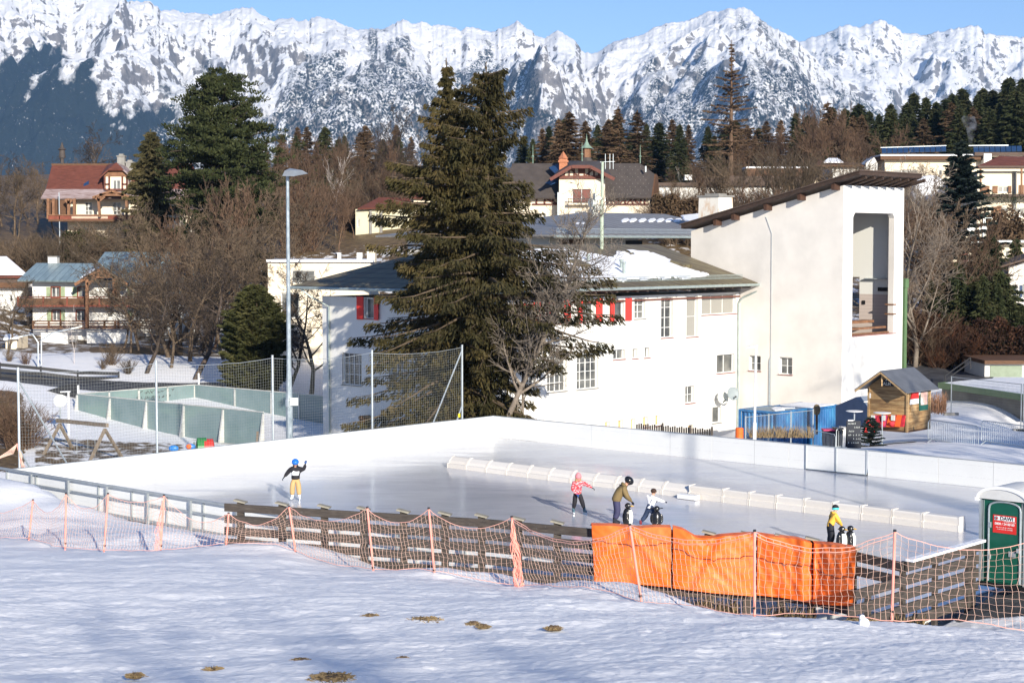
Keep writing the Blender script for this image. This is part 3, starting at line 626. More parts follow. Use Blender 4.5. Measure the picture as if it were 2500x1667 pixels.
mb=MB(); mb.prism([RK(onb(1366,576,BW+.02)[0],BW+.02,zw2-.3),RK(onb(1425,576,BW+.02)[0],BW+.02,zw2-.3),RK(onb(1425,576,BW+.02)[0],BW+.02,zw2-.6),RK(onb(1366,576,BW+.02)[0],BW+.02,zw2-.6)],E2*.05); mb.build('beam',MATS['wood_dark'],ru)
# big chimney
p0=P(1747,560,122); zt=P(1747,482,122).z; ch=thing('chimney_stack','square white chimney with rust stains beside the tower roof','chimney',(p0.x,p0.y,p0.z-6))
m,nt,bs=newmat('chimney_render'); n=noi(nt,.9,5,.65,gco(nt,(1,1,.5))); rp=ramp(nt,[(.5,(.76,.72,.64)),(.66,(.55,.30,.12))],n.outputs[0]); nt.links.new(rp.outputs[0],bs.inputs['Base Color']); bs.inputs['Roughness'].default_value=.85; MATS['chimney_render']=m
mb=MB(); w1,w2=1.05,.86
mb.hexa([Vector(p0)-ZV*8+E2*x*w1+E1*y*w1 for x,y in ((-1,-1),(1,-1),(1,1),(-1,1))]+[Vector((p0.x,p0.y,zt))+E2*x*w2+E1*y*w2 for x,y in ((-1,-1),(1,-1),(1,1),(-1,1))]); mb.build('stack',MATS['chimney_render'],ch)
mb=MB(); mb.obox((p0.x,p0.y,zt+.07),E1*.95,E2*.95,ZV*.06); mb.obox((p0.x,p0.y,zt+.2),E1*.5,E2*.6,ZV*.06); mb.build('cap',MATS['conc'],ch)
# ---------------------------------------------------------------- the tower wing
tw=thing('ski_lift_tower','tall plain white tower wing with a sloping dark roof and a high rectangular opening','building',tuple(RK(AR,-1,-3.2)))
Ws=Wall(RK(AR,0),E2,-E1)
bN,zN=ona(2060,452,AR); bF,zF=ona(1713,556,AR); slope=(zN-zF)/(bN-bF)
Wn=Wall(RK(0,bN),E1,E2); aE=Wn.uv(2207,500)[0]
sw=[(*Ws.rect(1829,868,1857,905),2,2,'b'),(*Ws.rect(1902,872,1934,914),2,2,'b')]
bB=-10.6; zc=5.0
mb=MB(); wall_mesh(mb,Ws,bB,bN,-3.3,zc,sw); mb.T=None
mb.poly([RK(AR,bB,zc),RK(AR,bN,zc),RK(AR,bN,zN),RK(AR,bB,zF+slope*(bB-bF))]); mb.build('wall',MATS['render_side'],tw)
for h in sw: window(tw,Ws,h,2,2,.2,.06,.035,sill=MATS['brick_sill'])
# front face with the tall opening, its reveals, floor and back wall
o0,oz0=Wn.uv(2083,820); o1,oz1=Wn.uv(2178,519)
o0=Wn.uv(2081,700)[0]; o1=Wn.uv(2182,700)[0]; oz0=Wn.uv(2085,820)[1]; oz1=Wn.uv(2120,520)[1]
dz=3.0 # depth of the loggia
mb=MB(Wn.T); T=.35
def fr(a,b,c,d): mb.poly([(a,0,c),(b,0,c),(b,0,d),(a,0,d)])
zl=zN
fr(AR,aE,-3.3,oz0); fr(AR,o0,oz0,oz1); fr(o1,aE,oz0,oz1); fr(AR,aE,oz1,zl)
cc=.22
mb.prism([(o0,0,oz1),(o0+cc,0,oz1),(o0,0,oz1-cc*1.3)],(0,-.4,0)); mb.prism([(o1,0,oz1),(o1,0,oz1-cc*1.3),(o1-cc,0,oz1)],(0,-.4,0))
mb.build('front_wall',MATS['render_white'],tw)
mb=MB(Wn.T); r=.4
mb.box(o1,o1+.3,-r,-.003,oz0,oz1); mb.box(o0-.25,o0,-r,-.003,oz0,oz1); mb.box(o0-.25,o1+.3,-r,-.003,oz1,oz1+.3); mb.build('reveal',MATS['render_side'],tw)
# interior: far cheek wall seen through the opening, gap to the outside, boarded floor
m,nt,bs=newmat('loggia_wall'); g=nt.nodes.new('ShaderNodeNewGeometry'); sx=nt.nodes.new('ShaderNodeSeparateXYZ'); nt.links.new(g.outputs[0],sx.inputs[0])
AI=aE-.32; Wc=Wall(RK(AI,0),E2,-E1); zt1=Wc.uv(2120,718)[1]; fz=mth(nt,'GREATER_THAN',sx.outputs[2],zt1); cr_=mix(nt,mth(nt,'LESS_THAN',mth(nt,'MODULO',mth(nt,'ADD',sx.outputs[2],50),.22),.02),(.55,.47,.42),(.40,.34,.31))
nt.links.new(mix(nt,fz,cr_,(.74,.74,.69)),bs.inputs['Base Color']); bs.inputs['Roughness'].default_value=.85; MATS['loggia_wall']=m
hr=Wc.rect(2070,676,2098,789)
mb=MB(); wall_mesh(mb,Wc,bB,bN-.4,-3.3,9.6,[hr],.3); mb.T=None; mb.poly([RK(AI,bB,9.6),RK(AI,bN-.4,9.6),RK(AI,bN-.4,zN-.05),RK(AI,bB,zF+slope*(bB-bF))]); mb.build('cheek_wall',MATS['loggia_wall'],tw)
Wo=Wall(RK(aE,0),-E2,E1); mb=MB(); wall_mesh(mb,Wo,-bN,-bB,-3.3,9.6,[(-hr[1],-hr[0],hr[2],hr[3])],.3); mb.T=None; mb.poly([RK(aE,bN,9.6),RK(aE,bB,9.6),RK(aE,bB,zF+slope*(bB-bF)),RK(aE,bN,zN)]); mb.build('outer_wall',MATS['render_side'],tw)
mb=MB(); mb.prism([RK(AR+.05,bB,oz0-.35),RK(AI,bB,oz0-.35),RK(AI,bN-.1,oz0-.35),RK(AR+.05,bN-.1,oz0-.35)],ZV*.1); mb.build('floor',MATS['conc'],tw)
mb=MB(); mb.poly([RK(AR,bB,-3.3),RK(aE,bB,-3.3),RK(aE,bB,zF+slope*(bB-bF)),RK(AR,bB,zF+slope*(bB-bF))]); mb.build('rear_wall',MATS['render_side'],tw)
mb=MB(Wn.T); mb.box(o0-.6,o1+.1,-.9,-.55,oz0+.30,oz0+.42); mb.box(o0-.6,o1+.05,-2.2,-1.4,oz0+.62,oz0+.78); mb.box(o0-.6,o1+.1,-.5,-.3,oz0+.02,oz0+.1)
mb.box(o1-.05,o1+.28,-.6,.04,oz0+1.15,oz0+1.23); mb.box(o1-.05,o1+.28,-.6,.04,oz0+1.75,oz0+1.83); mb.build('plank',MATS['wood_brown'],tw)
mb=MB(Wn.T); mb.box(o0,o1+.3,-1.1,.04,oz0-.05,oz0-.003); mb.build('sill',MATS['brick_sill'],tw)
mb=MB(Wc.T)
q=Wc.uv(2114,680); q2=Wc.uv(2166,677); mb.box(q[0],q2[0],.02,.25,q[1]-.03,q[1]+.03); q=Wc.uv(2099,685); q2=Wc.uv(2135,684); mb.box(q[0],q2[0],.0,.08,q[1]-.03,q[1]+.02); mb.build('shelf',MATS['galv'],tw)
for px,py,w_ in ((2144,706,.9),(2106,738,.2)):
    q=Wc.uv(px,py); mb=MB(Wc.T); mb.box(q[0],q[0]+w_,.01,.06,q[1]-.12,q[1]+.12); mb.build('fitting',MATS['black'],tw)
# roof slab
mb=MB(); rt=.36; b2=bona=ona(2098,430,AR-.8)[0]; zt2=zN+.42+slope*(b2-bN)
b3=ona(1663,571,AR-.8)[0]; zb3=zN+.42+slope*(b3-bN); aO=(onplane(2250,441,RK(0,b2),E2)-C0).dot(E1)
mb.prism([RK(AR-.8,b3,zb3),RK(AR-.8,b2,zt2),RK(aO,b2,zt2),RK(aO,b3,zb3)],-ZV*.24); tr=mb.build('roof',MATS['tower_wood'],tw)
mb=MB(); mb.prism([RK(AR-.9,b3-.1,zb3+.005),RK(AR-.9,b2+.1,zt2+.005),RK(aO+.1,b2+.1,zt2+.005),RK(aO+.1,b3-.1,zb3+.005)],ZV*.06); mb.build('roof_sheet',MATS['soffit'],tw)
mb=MB(); a=AR+.15
while a<aE+.6: mb.beam(RK(a,bN-.5,zN+.42-.34-.5*slope),RK(a,b2-.1,zt2-.34),.16,.2); a+=1.02
mb.build('rafters',MATS['tower_wood'],tw)
for px in (1758,1802,1881,1963,2046):
    b,z=ona(px,470,AR-.05); zz=zN+.42-.24+slope*(b-bN)
    mb=MB(); mb.obox(RK(AR-.30,b,zz-.20),E1*.34,E2*.11,ZV*.20); mb.build('purlin',MATS['purlin'],tw)
mb=MB(); b,z=ona(1866,530,AR-.03); b2_=ona(1884,570,AR-.03); zq=ona(1884,980,AR-.03)[1]; zs=onb(1881,500,0)[1]
mb.tube([RK(AR-.03,ona(1870,500,AR-.03)[0],ona(1870,530,AR-.03)[1]),RK(AR-.03,b2_[0],b2_[1]),RK(AR-.03,b2_[0],-2.5)],.018,5); mb.build('cable',MATS['grey_metal'],tw)
mb=MB(); q=ona(1879,874,AR-.05); mb.tube([RK(AR-.05,q[0]+.1,q[1]+.05),RK(AR-.05,q[0],q[1]-.1),RK(AR-.05,q[0],-2.6)],.035,6); mb.build('pipe',MATS['galv'],tw)
# green metal post at the outer corner
q=P(2206,680,109); gp=thing('green_post','tall green steel post against the outer corner of the white tower','post',(q.x,q.y,-2)); mb=MB(); mb.obox((q.x,q.y,(q.z-2)/2),E1*.16,E2*.2,ZV*(q.z+2)/2); mb.obox((q.x,q.y,q.z-.3),E1*.22,E2*.26,ZV*.28); M('green_paint',(.10,.17,.075),.5,.1,3); mb.build('shaft',MATS['green_paint'],gp)
# satellite dishes
def dish(px,py,W,rpx,label,mat,root_out=.5,tilt=(0.1,1,.25),arm=True,col=None):
    D=W.T((W.uv(px,py,root_out)[0],root_out,W.uv(px,py,root_out)[1])); r=rpx*D.y/FPX
    t=thing('satellite_dish',label,'satellite dish',tuple(D),'satellite dishes on the hall')
    ax=(Vector((SDIR.x,SDIR.y,0)).normalized()*tilt[1]+ZV*tilt[2]+Vector((tilt[0],0,0))).normalized()
    mb=MB(); prof=[(r*k/6,(k/6)**2*r*.22) for k in range(1,7)]+[(r*.99,r*.22+.02)]+[(r*k/6,(k/6)**2*r*.22-.02) for k in range(5,0,-1)]
    mb.lathe(D-ax*r*.1,prof,28,ax); mb.build('reflector',MATS[mat],t,smooth=True)
    if arm:
        mb=MB(); b=D-ZV*r*.95; f=D+ax*r*.75-ZV*r*.55; mb.tube([b,f],.02,5); mb.lathe(f,[(.05,-.06),(.05,.06)],8,ax); mb.build('feed_arm',MATS['black_metal'],t)
    mb=MB(); mb.tube([D-ax*.05,D-ax*.05-W.n*root_out*.9-ZV*.1],.035,6); mb.build('bracket',MATS['grey_metal'],t)
M('dish_white',(.66,.68,.62),.5,.04); M('dish_grey',(.28,.32,.33),.5,.06)
dish(1474,842,Wf,16,'cream satellite dish high on the white wall right of the tree','dish_white',.45)
dish(1764,971,Wf,15.5,'smaller pale satellite dish low on the hall wall, left of a grey one','dish_white',.5)
dish(1789,961,Wf,17,'round grey satellite dish low on the hall wall beside the downpipe','dish_grey',1.1)
# mast on the roof with sirens
pm=roofpt(1469,607); mt=thing('antenna_mast','pale green mast with four loudspeakers standing on the hall roof','mast',tuple(pm)); M('mast_green',(.36,.42,.33),.6,.2,3)
top=P(1471,395,pm.y); mb=MB(); mb.tube([pm-ZV*.3,Vector((pm.x,pm.y,top.z*.5+pm.z*.5))],.12,8); mb.tube([Vector((pm.x,pm.y,top.z*.5+pm.z*.5)),top],.085,8); mb.build('pole',MATS['mast_green'],mt)
mb=MB(); p1=P(1457,527,pm.y); p2=P(1457,478,pm.y); mb.tube([p1,p2],.08,6); mb.tube([p1,P(1470,533,pm.y)],.04,5); mb.tube([P(1457,500,pm.y),P(1470,500,pm.y)],.03,5); mb.build('side_pole',MATS['grey_metal'],mt)
for i,y in enumerate((484,496,508,521)):
    c=P(1463 if i%2==0 else 1453,y,pm.y-.3); mb=MB(); ax=Vector((-1,-.2,0)) if i%2==0 else Vector((-1,-.5,0)); ax.normalize(); mb.lathe(c,[(.1,-.12),(.12,0),(.30,.28),(.34,.33)],12,ax); mb.build('loudspeaker',MATS['dish_white'],mt)
mb=MB(); c=P(1471,396,pm.y)
mb.tube([c-Vector((.15,0,0)),c+Vector((.75,0,.03))],.02,4)
for x in (1478,1489,1497): mb.tube([P(x,376,pm.y),P(x,413,pm.y)],.018,4)
mb.build('aerial',MATS['galv'],mt)
# ---------------------------------------------------------------- plank fence
m,nt,bs=newmat('weathered'); MATS['weathered']=m; v=tco(nt,'Object'); a_=noi(nt,2.2,8,.75,gco(nt,(1.2,1.2,9))); b_=noi(nt,16,3,.6,gco(nt))
rp=ramp(nt,[(.3,(.026,.021,.018)),(.55,(.070,.057,.047)),(.8,(.14,.12,.10))],a_.outputs[0])
fr_=mth(nt,'MULTIPLY',mth(nt,'SUBTRACT',b_.outputs[0],.66),7,True); nt.links.new(mix(nt,mth(nt,'MULTIPLY',fr_,.3),rp.outputs[0],(.45,.46,.48)),bs.inputs['Base Color']); bs.inputs['Roughness'].default_value=.85; bump(nt,bs,a_.outputs[0],.4,.02)
M('cap_wood',(.27,.25,.20),.85,.2,6); ZT=2.63; FP=[G(x,y,ZT) for x,y in ((552,1228),(900,1249),(1200,1267),(1439,1289),(1678,1306),(1850,1311),(1991,1324),(2093,1347),(2207,1372))]
fx=[p.x for p in FP]; fy=[p.y for p in FP]
def fdepth(x): return float(np.interp(x,fx,fy))
f=thing('plank_fence','long weathered plank fence with horizontal boards between the snow slope and the ice','fence',(FP[0].x,FP[0].y,1.2))
def off2(a,b,o):
    d=(b-a).normalized(); n=Vector((d.y,-d.x,0)); return n*o     # towards the camera side
for k in range(5):
    z1=ZT-k*.298; z0=z1-.20
    for i,(a,b) in enumerate(zip(FP,FP[1:])):
        if k>=3 and i==7 or (k>=2 and i==7): continue
        n=off2(a,b,1); jj=.012*noise.noise((i*3.1,k*1.7,0)); o=.004*((i+k)%3)
        A=Vector((a.x,a.y,0)); B=Vector((b.x,b.y,0)); A=A-(B-A).normalized()*.03
        mb=MB(); mb.hexa([A+ZV*(z0+jj),B+ZV*z0,B+n*(.045+o)+ZV*z0,A+n*(.045+o)+ZV*(z0+jj),A+ZV*(z1+jj),B+ZV*z1,B+n*(.045+o)+ZV*z1,A+n*(.045+o)+ZV*(z1+jj)]); mb.build('board',MATS['weathered'],f)
for px in (582,684,788,885,983,1085,1175,1266,1362,1461,1550,1640,1735,1830,1915,1990,2090):
    p=P(px,1290,40); D=np.interp((px-1250)/FPX,[q.x/q.y for q in FP],fy); x=(px-1250)/FPX*D
    mb=MB(); mb.box(x-.09,x+.09,D+.01,D+.13,.5,ZT+.03); po=mb.build('post',MATS['weathered'],f)
    mb=MB(); mb.obox((x+.0,D+.03,ZT+.07),(.15,-.02,-.035),(.02,.10,0),(.01,0,.018)); mb.build('post_cap',MATS['cap_wood'],po)
# the side fence running away to the right, its lower boards reaching past the corner
a=G(2207,1372,ZT); f2=thing('plank_fence','weathered plank fence running from the near rink corner up to the green toilet cabin','fence',(a.x,a.y,1.1))
A=Vector((a.x,a.y,0)); L=(Vector(G(2383,1320,ZT))-a).dot(E1)
for k,(s,e) in enumerate(((0.06,L),(-1.9,L),(-2.15,L),(-2.7,L),(-.9,L-.6))):
    z1=ZT-k*.298; mb=MB(); p=A+E1*s; q=A+E1*e; n=E2*.05; o=-E2*.05*(1 if s<0 else 0)
    mb.hexa([p+o+ZV*(z1-.2),q+o+ZV*(z1-.2),q+o+n+ZV*(z1-.2),p+o+n+ZV*(z1-.2),p+o+ZV*z1,q+o+ZV*z1,q+o+n+ZV*z1,p+o+n+ZV*z1]); mb.build('board',MATS['weathered'],f2)
mb=MB(); mb.hexa([A+E1*s+E2*w_+ZV*z for z in (ZT+.004,ZT+.06) for s,w_ in ((.1,-.02),(L,-.02),(L,.16),(.1,.16))]); mb.build('snow_cap',MATS['snow_clean'],f2)
for s in (.12,1.5,3.0,L-.1): mb=MB(); mb.obox(A+E1*s-E2*.09+ZV*1.6,E1*.06,E2*.045,ZV*1.02); mb.build('post',MATS['weathered'],f2)
for s in (-1.2,): mb=MB(); mb.obox(A+E1*s-E2*.14+ZV*1.2,E1*.06,E2*.045,ZV*.95); mb.build('post',MATS['weathered'],f2)
# ---------------------------------------------------------------- orange crash pads
m,nt,bs=newmat('tarp'); MATS['tarp']=m; v=gco(nt); n=noi(nt,2.2,4,.6,v,.6); n_=noi(nt,.9,3,.5,v)
rp=ramp(nt,[(.38,(.86,.145,.012)),(.72,(.90,.24,.07))],n_.outputs[0]); nt.links.new(rp.outputs[0],bs.inputs['Base Color']); bs.inputs['Roughness'].default_value=.5; bs.inputs['Specular IOR Level'].default_value=.3; bump(nt,bs,n.outputs[0],.45,.05)
GP='orange crash pads on the plank fence'
PADS=[([(1442,1282),(1500,1283),(1560,1289),(1600,1286),(1641,1287)],[(1449,1419),(1540,1424),(1641,1433)],'leftmost orange crash pad, creased, hung on the plank fence'),
 ([(1641,1287),(1668,1293),(1700,1312),(1735,1314),(1760,1309),(1800,1306),(1847,1304)],[(1641,1435),(1740,1447),(1843,1455)],'crumpled orange crash pad with a sagging top edge, second from the left'),
 ([(1848,1304),(1890,1310),(1925,1313),(1950,1316),(1985,1326)],[(1846,1452),(1915,1459),(1983,1472)],'bulging glossy orange crash pad between the crumpled pad and the end pad'),
 ([(1986,1326),(2040,1330),(2092,1338)],[(1983,1474),(2040,1477),(2085,1479)],'end crash pad at the right, flat orange with a hanging grey strap')]
for k,(tp,bt,lab) in enumerate(PADS):
    tp=[(x+(2.5 if i_==0 else -2.5 if i_==len(tp)-1 else 0),y) for i_,(x,y) in enumerate(tp)]; bt=[(x+(2.5 if i_==0 else -2.5 if i_==len(bt)-1 else 0),y) for i_,(x,y) in enumerate(bt)]; x0,x1=tp[0][0],tp[-1][0]; nx,nz=44,26; pts=[]; 
    t=thing('crash_pad',lab,'crash pad',tuple(P((x0+x1)/2,bt[1][1],fdepth(P((x0+x1)/2,1400,38).x)-.2)),GP)
    rows=[]
    for j in range(nz+1):
        row=[]
        for i in range(nx+1):
            s=i/nx; xt=x0+(x1-x0)*s; xb=bt[0][0]+(bt[-1][0]-bt[0][0])*s; v_=j/nz
            yt=np.interp(xt,[q[0] for q in tp],[q[1] for q in tp]); yb=np.interp(xb,[q[0] for q in bt],[q[1] for q in bt])
            px=xt+(xb-xt)*v_; py=yt+(yb-yt)*v_
            D=np.interp((px-1250)/FPX,[q.x/q.y for q in FP],fy)-.27-.07*(k%2)
            bul=.035*math.sin(PI*min(1,max(0,s)))**.6*math.sin(PI*v_)**.5
            fold=.05*noise.noise((s*4+k*7,v_*1.6+s*2,k))-.075*abs(noise.noise((s*5-v_*3.5,v_*1.5,k*3+1)))-.04*abs(noise.noise((s*9+v_*6,v_*3,k*5+2)))+.04
            if k==2: fold+=.09*math.exp(-((s-.82)/.10)**2)
            if k==1: fold+=.05*math.exp(-((s-.52+.35*(v_-.3))/.05)**2)-.05*math.exp(-((s-.40+.35*(v_-.3))/.06)**2)
            if k==0: fold+=.04*math.exp(-((s-.46-.5*v_)/.05)**2)-.04*math.exp(-((s-.5+.55*v_)/.04)**2)
            row.append(P(px,py,D-bul-fold))
        rows.append(row)
    mb=MB(); mb.grid(rows)
    back=[[p+Vector((0,.09,0)) for p in (rows[0][i],)] for i in range(nx+1)]
    mb.grid([[rows[0][i] for i in range(nx+1)],[rows[0][i]+Vector((0,.28,.015)) for i in range(nx+1)]])
    mb.grid([[rows[j][0] for j in range(nz+1)],[rows[j][0]+Vector((0,.14,0)) for j in range(nz+1)]]); mb.grid([[rows[j][nx] for j in range(nz+1)],[rows[j][nx]+Vector((0,.14,0)) for j in range(nz+1)]])
    mb.grid([[rows[nz][i] for i in range(nx+1)],[rows[nz][i]+Vector((0,.14,0)) for i in range(nx+1)]])
    mb.build('cover',MATS['tarp'],t,smooth=True)
    # strap across
    mb=MB(); j=int(nz*(.30+.05*k)); mb.tube([rows[min(nz,j+int(2*math.sin(PI*i/nx)+ (i/nx)*2*(k==3)))][i]+Vector((0,-.012,0)) for i in range(0,nx+1,2)],.012,4); mb.build('cord',MATS['wood_red'],t)
    if k==3:
        mb=MB(); c=P(2059,1402,rows[8][20].y-.05); mb.hexa([c+Vector(q) for q in ((-.05,-.01,-.19),(.06,-.01,-.19),(.06,.01,-.19),(-.05,.01,-.19),(-.02,-.01,.2),(.015,-.01,.2),(.015,.01,.2),(-.02,.01,.2))]); mb.build('strap',MATS['grey_metal'],t)
# ---------------------------------------------------------------- slope safety net on salmon poles
net=thing('safety_net','sagging pink safety net on salmon poles along the foot of the snow slope','safety net',tuple(P(1279,1438,35.4)))
tops=[]; bots=[]
for (bx,by,tx,ty,D) in NETP+[(2560,1545,2560,1305,27.4)]:
    b=P(bx,by,D); t=P(tx,ty,D); t.y=b.y-.02; tops.append(t); bots.append(b)
    mb=MB(); d=(t-b); mb.tube([b-d*.18,t],.024,8); po=mb.build('pole',MATS['salmon'],net)
    mb=MB(); mb.tube([t-d*.005,t+d*.02],.029,8); q=b+d*.10; mb.tube([q,q+d*.025],.034,8); mb.build('cap',MATS['black_metal'],po)
tops.insert(0,P(-120,1215,50)); bots.insert(0,P(-125,1320,50))
drp=[.35,.62,.5,.12,.30,.72,.30,.42,.42,.42,.22,.15,.12]
for i in range(len(tops)-1):
    a0,a1,b0,b1=tops[i],tops[i+1],bots[i],bots[i+1]; L=(a1-a0).length; n=max(6,int(L/.115)); nz=12
    sag=min([.42,.42,.40,.20,.42,.36,.33,.33,.33,.40,.22,.30,.28][i],.5)
    V=[]
    def top(s): return a0.lerp(a1,s)-ZV*(sag*4*s*(1-s))
    def bot(s):
        p=b0.lerp(b1,s); g_=gz(p.x,p.y)+.06; p=Vector((p.x,p.y,max(g_,p.z+.02) if i<9 else max(g_,p.z+.12*math.sin(PI*s)))); return p+Vector((0,-.10+.22*noise.noise((s*2+i,i,1)),0))
    for k in range(n+1):
        s=k/n; A=top(s); B=bot(s); col=[]
        ss=min(1,max(0,s+.0))
        for j in range(nz+1):
            t=j/nz; p=A.lerp(B,t); p+=Vector((noise.noise((k*.35,j*.4,i))*.045,(noise.noise((k*.2,j*.3,i+9)))*.10*math.sin(PI*t)+.12*math.sin(PI*t),noise.noise((k*.3,j*.35,i+4))*.03)); col.append(p)
        V.append(col)
    mb=MB()
    for k in range(n+1):
        mb.tube([V[k][j]+Vector((.012*(j%2),0,0)) for j in range(nz+1)],.0036,3,False)
    for j in range(1,nz): mb.tube([V[k][j]+ZV*(.012*(k%2)) for k in range(n+1)],.0036,3,False)
    pn=mb.build('net_panel',MATS['cord_pink'],net)
    for rp_ in [[V[k][0] for k in range(n+1)],[V[k][nz] for k in range(n+1)]]+([[V[k][1].lerp(V[k][0],.3+.4*abs(k/n-.5))+Vector((0,-.02,0)) for k in range(n+1)]] if i in (9,10,11) else []):
        mb=MB(); mb.tube(rp_,.008,4); mb.build('edge_rope',MATS['rope_pink'],pn)
# bunched-up net gathered at two of the poles
for idx in (4,9):
    b,t=bots[idx],tops[idx]; mb=MB(); rr=random.Random(idx)
    for k in range(16 if idx==9 else 7):
        ph=rr.random()*6; w_=.05+.07*rr.random(); mb.tube([t.lerp(b,s/8)+Vector((-.10*s/8+w_*math.sin(ph+s*1.1)*min(1,s/3),-.03+w_*.5*math.cos(ph*2+s),0)) for s in range(9)],.007,3,False)
    mb.build('net_bundle',MATS['salmon'],net)
# ---------------------------------------------------------------- barrier benches across the ice
m,nt,bs=newmat('bench'); MATS['bench']=m; v=gco(nt,(1,1,1),(0,0,-TH)); n=noi(nt,1.4,5,.65,gco(nt,(5,1,6),(0,0,TH))); oi=nt.nodes.new('ShaderNodeObjectInfo')
c1=mix(nt,oi.outputs['Random'],(.70,.66,.60),(.77,.74,.69)); nt.links.new(mix(nt,mth(nt,'MULTIPLY',n.outputs[0],.35),c1,(.58,.52,.46)),bs.inputs['Base Color']); bs.inputs['Roughness'].default_value=.5
bxs=[1091,1136,1185,1234,1285,1337,1391,1446,1499,1556,1614,1680,1763,1827,1893,1961,2031,2101,2176,2251,2342]
def yb(px): return 1141+(px-1091)*(1299-1141)/(2342-1091)
PR_A=[(0,0),(0,.17),(.09,.19),(.13,.30),(.30,.44),(.40,.45),(.40,0)]
PR_B=[(0,0),(-.02,.2),(.05,.22),(.02,.42),(.06,.47),(.36,.47),(.44,.2),(.44,0)]
words=['far left','second','third','fourth','fifth','sixth','seventh','eighth','ninth','tenth','eleventh','twelfth','thirteenth','fourteenth','fifteenth','sixteenth','seventeenth','eighteenth','nineteenth','last']
qual={0:'white barrier block at the free left end of the row on the ice',6:'white barrier block just left of the girl in the pink hat',8:'white barrier block behind the helmet of the skater in olive',10:'white barrier block up from the child in dungarees, rounded kind',
 11:'white barrier block with a low snow covered foot, where the row changes kind',19:'white barrier block at the shaded right end of the row'}
for i,(x0,x1) in enumerate(zip(bxs,bxs[1:])):
    p=G(x0,yb(x0),0); q=G(x1,yb(x1),0); d=(q-p); L=d.length; d/=L; n=Vector((-d.y,d.x,0)); n=n if n.y>0 else -n
    t=thing('barrier_block',qual.get(i,words[i]+' white barrier block from the left in the row dividing the ice'),'barrier',(p.x,p.y,0),'white barrier blocks laid across the ice')
    pr=PR_A if i<11 else PR_B; g=.012
    mb=MB(); mb.prism([p+d*g+n*a+ZV*(z*.98+.002) for a,z in pr],d*(L-2*g)); mb.build('shell',MATS['bench'],t)
    for s in (g+.001,L-g-.041): mb=MB(); mb.prism([p+d*s+n*(a+(-.008 if a<.2 else .008))+ZV*(z*1.015+(.008 if z>0 else .003)) for a,z in pr],d*.04); mb.build('end_rib',MATS['bench'],t)
    if i==11: mb=MB(); mb.obox(p+d*.2-n*.25+ZV*.10,d*.40,n*.15,ZV*.08); mb.build('foot',MATS['white_paint'],t)
# ---------------------------------------------------------------- toilet cabin
tc=P(2389,1424,37.5); ZC=tc.z
t=thing('toilet_cabin','green portable toilet cabin with a white domed roof and a red sign on its door','toilet cabin',tuple(tc))
M('cabin_green',(.006,.085,.055),.4,.2,2,spec=.4); M('cabin_roof',(.62,.62,.60),.5,.08,2)
Wt=Wall(tc,E2,-E1); z0=ZC; w_=1.10; dpt=1.12
def TB(x0,x1,y0,y1,a,b,mat,name,par=t): m_=MB(Wt.T); m_.box(x0,x1,y0,y1,z0+a*.945,z0+b*.945); return m_.build(name,MATS[mat],par)
TB(.02,w_-.02,-dpt,0,.08,2.05,'cabin_green','body')
mb=MB(Wt.T)
for x in (.0,w_-.05): mb.box(x,x+.05,-.04,.03,z0+0.047,z0+1.918)
for x in (.06,.1,w_-.1): mb.box(x,x+.012,.003,.02,z0+0.095,z0+1.890)
mb.build('corner_strip',MATS['galv'],t)
TB(-.02,w_+.02,-dpt-.02,.05,-.02,.08,'black','base')
mb=MB(Wt.T); n=14; cs=[(w_/2-math.cos(PI*k/n)*(w_/2+.05),2.04+.30*math.sin(PI*k/n)) for k in range(n+1)]
mb.prism([(x,.06,z0+z*.945) for x,z in cs],(0,-dpt-.1,0)); mb.build('roof',MATS['cabin_roof'],t)
mb=MB(Wt.T); mb.prism([(x,.085,z0+z*.945+.02) for x,z in cs]+[(x,.085,z0+z*.945-.05) for x,z in cs[::-1]],(0,-.07,0)); mb.box(-.08,.0,-.05,.09,z0+1.871,z0+1.947); mb.build('roof_rim',MATS['white_paint'],t)
mb=MB(Wt.T); mb.obox if 0 else None; mb.ell((w_*.32,-.3,z0+2.136),.16,.25,.03,10,6); mb.build('snow',MATS['snow_clean'],t,smooth=True)
dx0,dx1=.24,.98; dd=MB(Wt.T); arc=[(dx0+ (dx1-dx0)*.5-(dx1-dx0)*.5*math.cos(PI*k/12),1.80+.20*math.sin(PI*k/12)**.6) for k in range(13)]
out_=[(dx0,.12)]+arc+[(dx1,.12)]; dd.prism([(x,.03,z0+z*.945) for x,z in out_],(0,-.028,0)); door=dd.build('door',MATS['cabin_green'],t)
mb=MB(Wt.T); mb.tube([(x,.035,z0+z*.945) for x,z in out_],.022,6); mb.build('door_frame',MATS['galv'],door)
mb=MB(Wt.T); mb.box(.92,.99,.03,.09,z0+0.813,z0+0.907); mb.build('handle',MATS['galv'],door)
for nm_,bx_ in (('latch',(.72,.88,.032,.05,.70,.82)),('hinge',(.26,.30,.03,.06,1.3,1.42)),('hinge',(.26,.30,.03,.06,.6,.7))): mb=MB(Wt.T); mb.box(*bx_[:4],z0+bx_[4],z0+bx_[5]); mb.build(nm_,MATS['galv'],door)
mb=MB(Wt.T); mb.prism([(.34,.034,z0+1.200),(.89,.034,z0+1.200),(.89,.034,z0+1.597),(.34,.034,z0+1.597)],(0,.006,0)); sg=mb.build('sign',MATS['red'],door)
mb=MB(Wt.T); mb.prism([(.375,.042,z0+1.479),(.85,.042,z0+1.479),(.85,.042,z0+1.573),(.375,.042,z0+1.573)],(0,.004,0)); mb.build('sign_field',MATS['white_paint'],sg)
mb=MB(Wt.T); mb.lathe((.425,.048,z0+1.526),[(.042,0),(.042,.005)],14,(0,1,0)); 
mb.build('emblem',MATS['grey_metal'],sg)
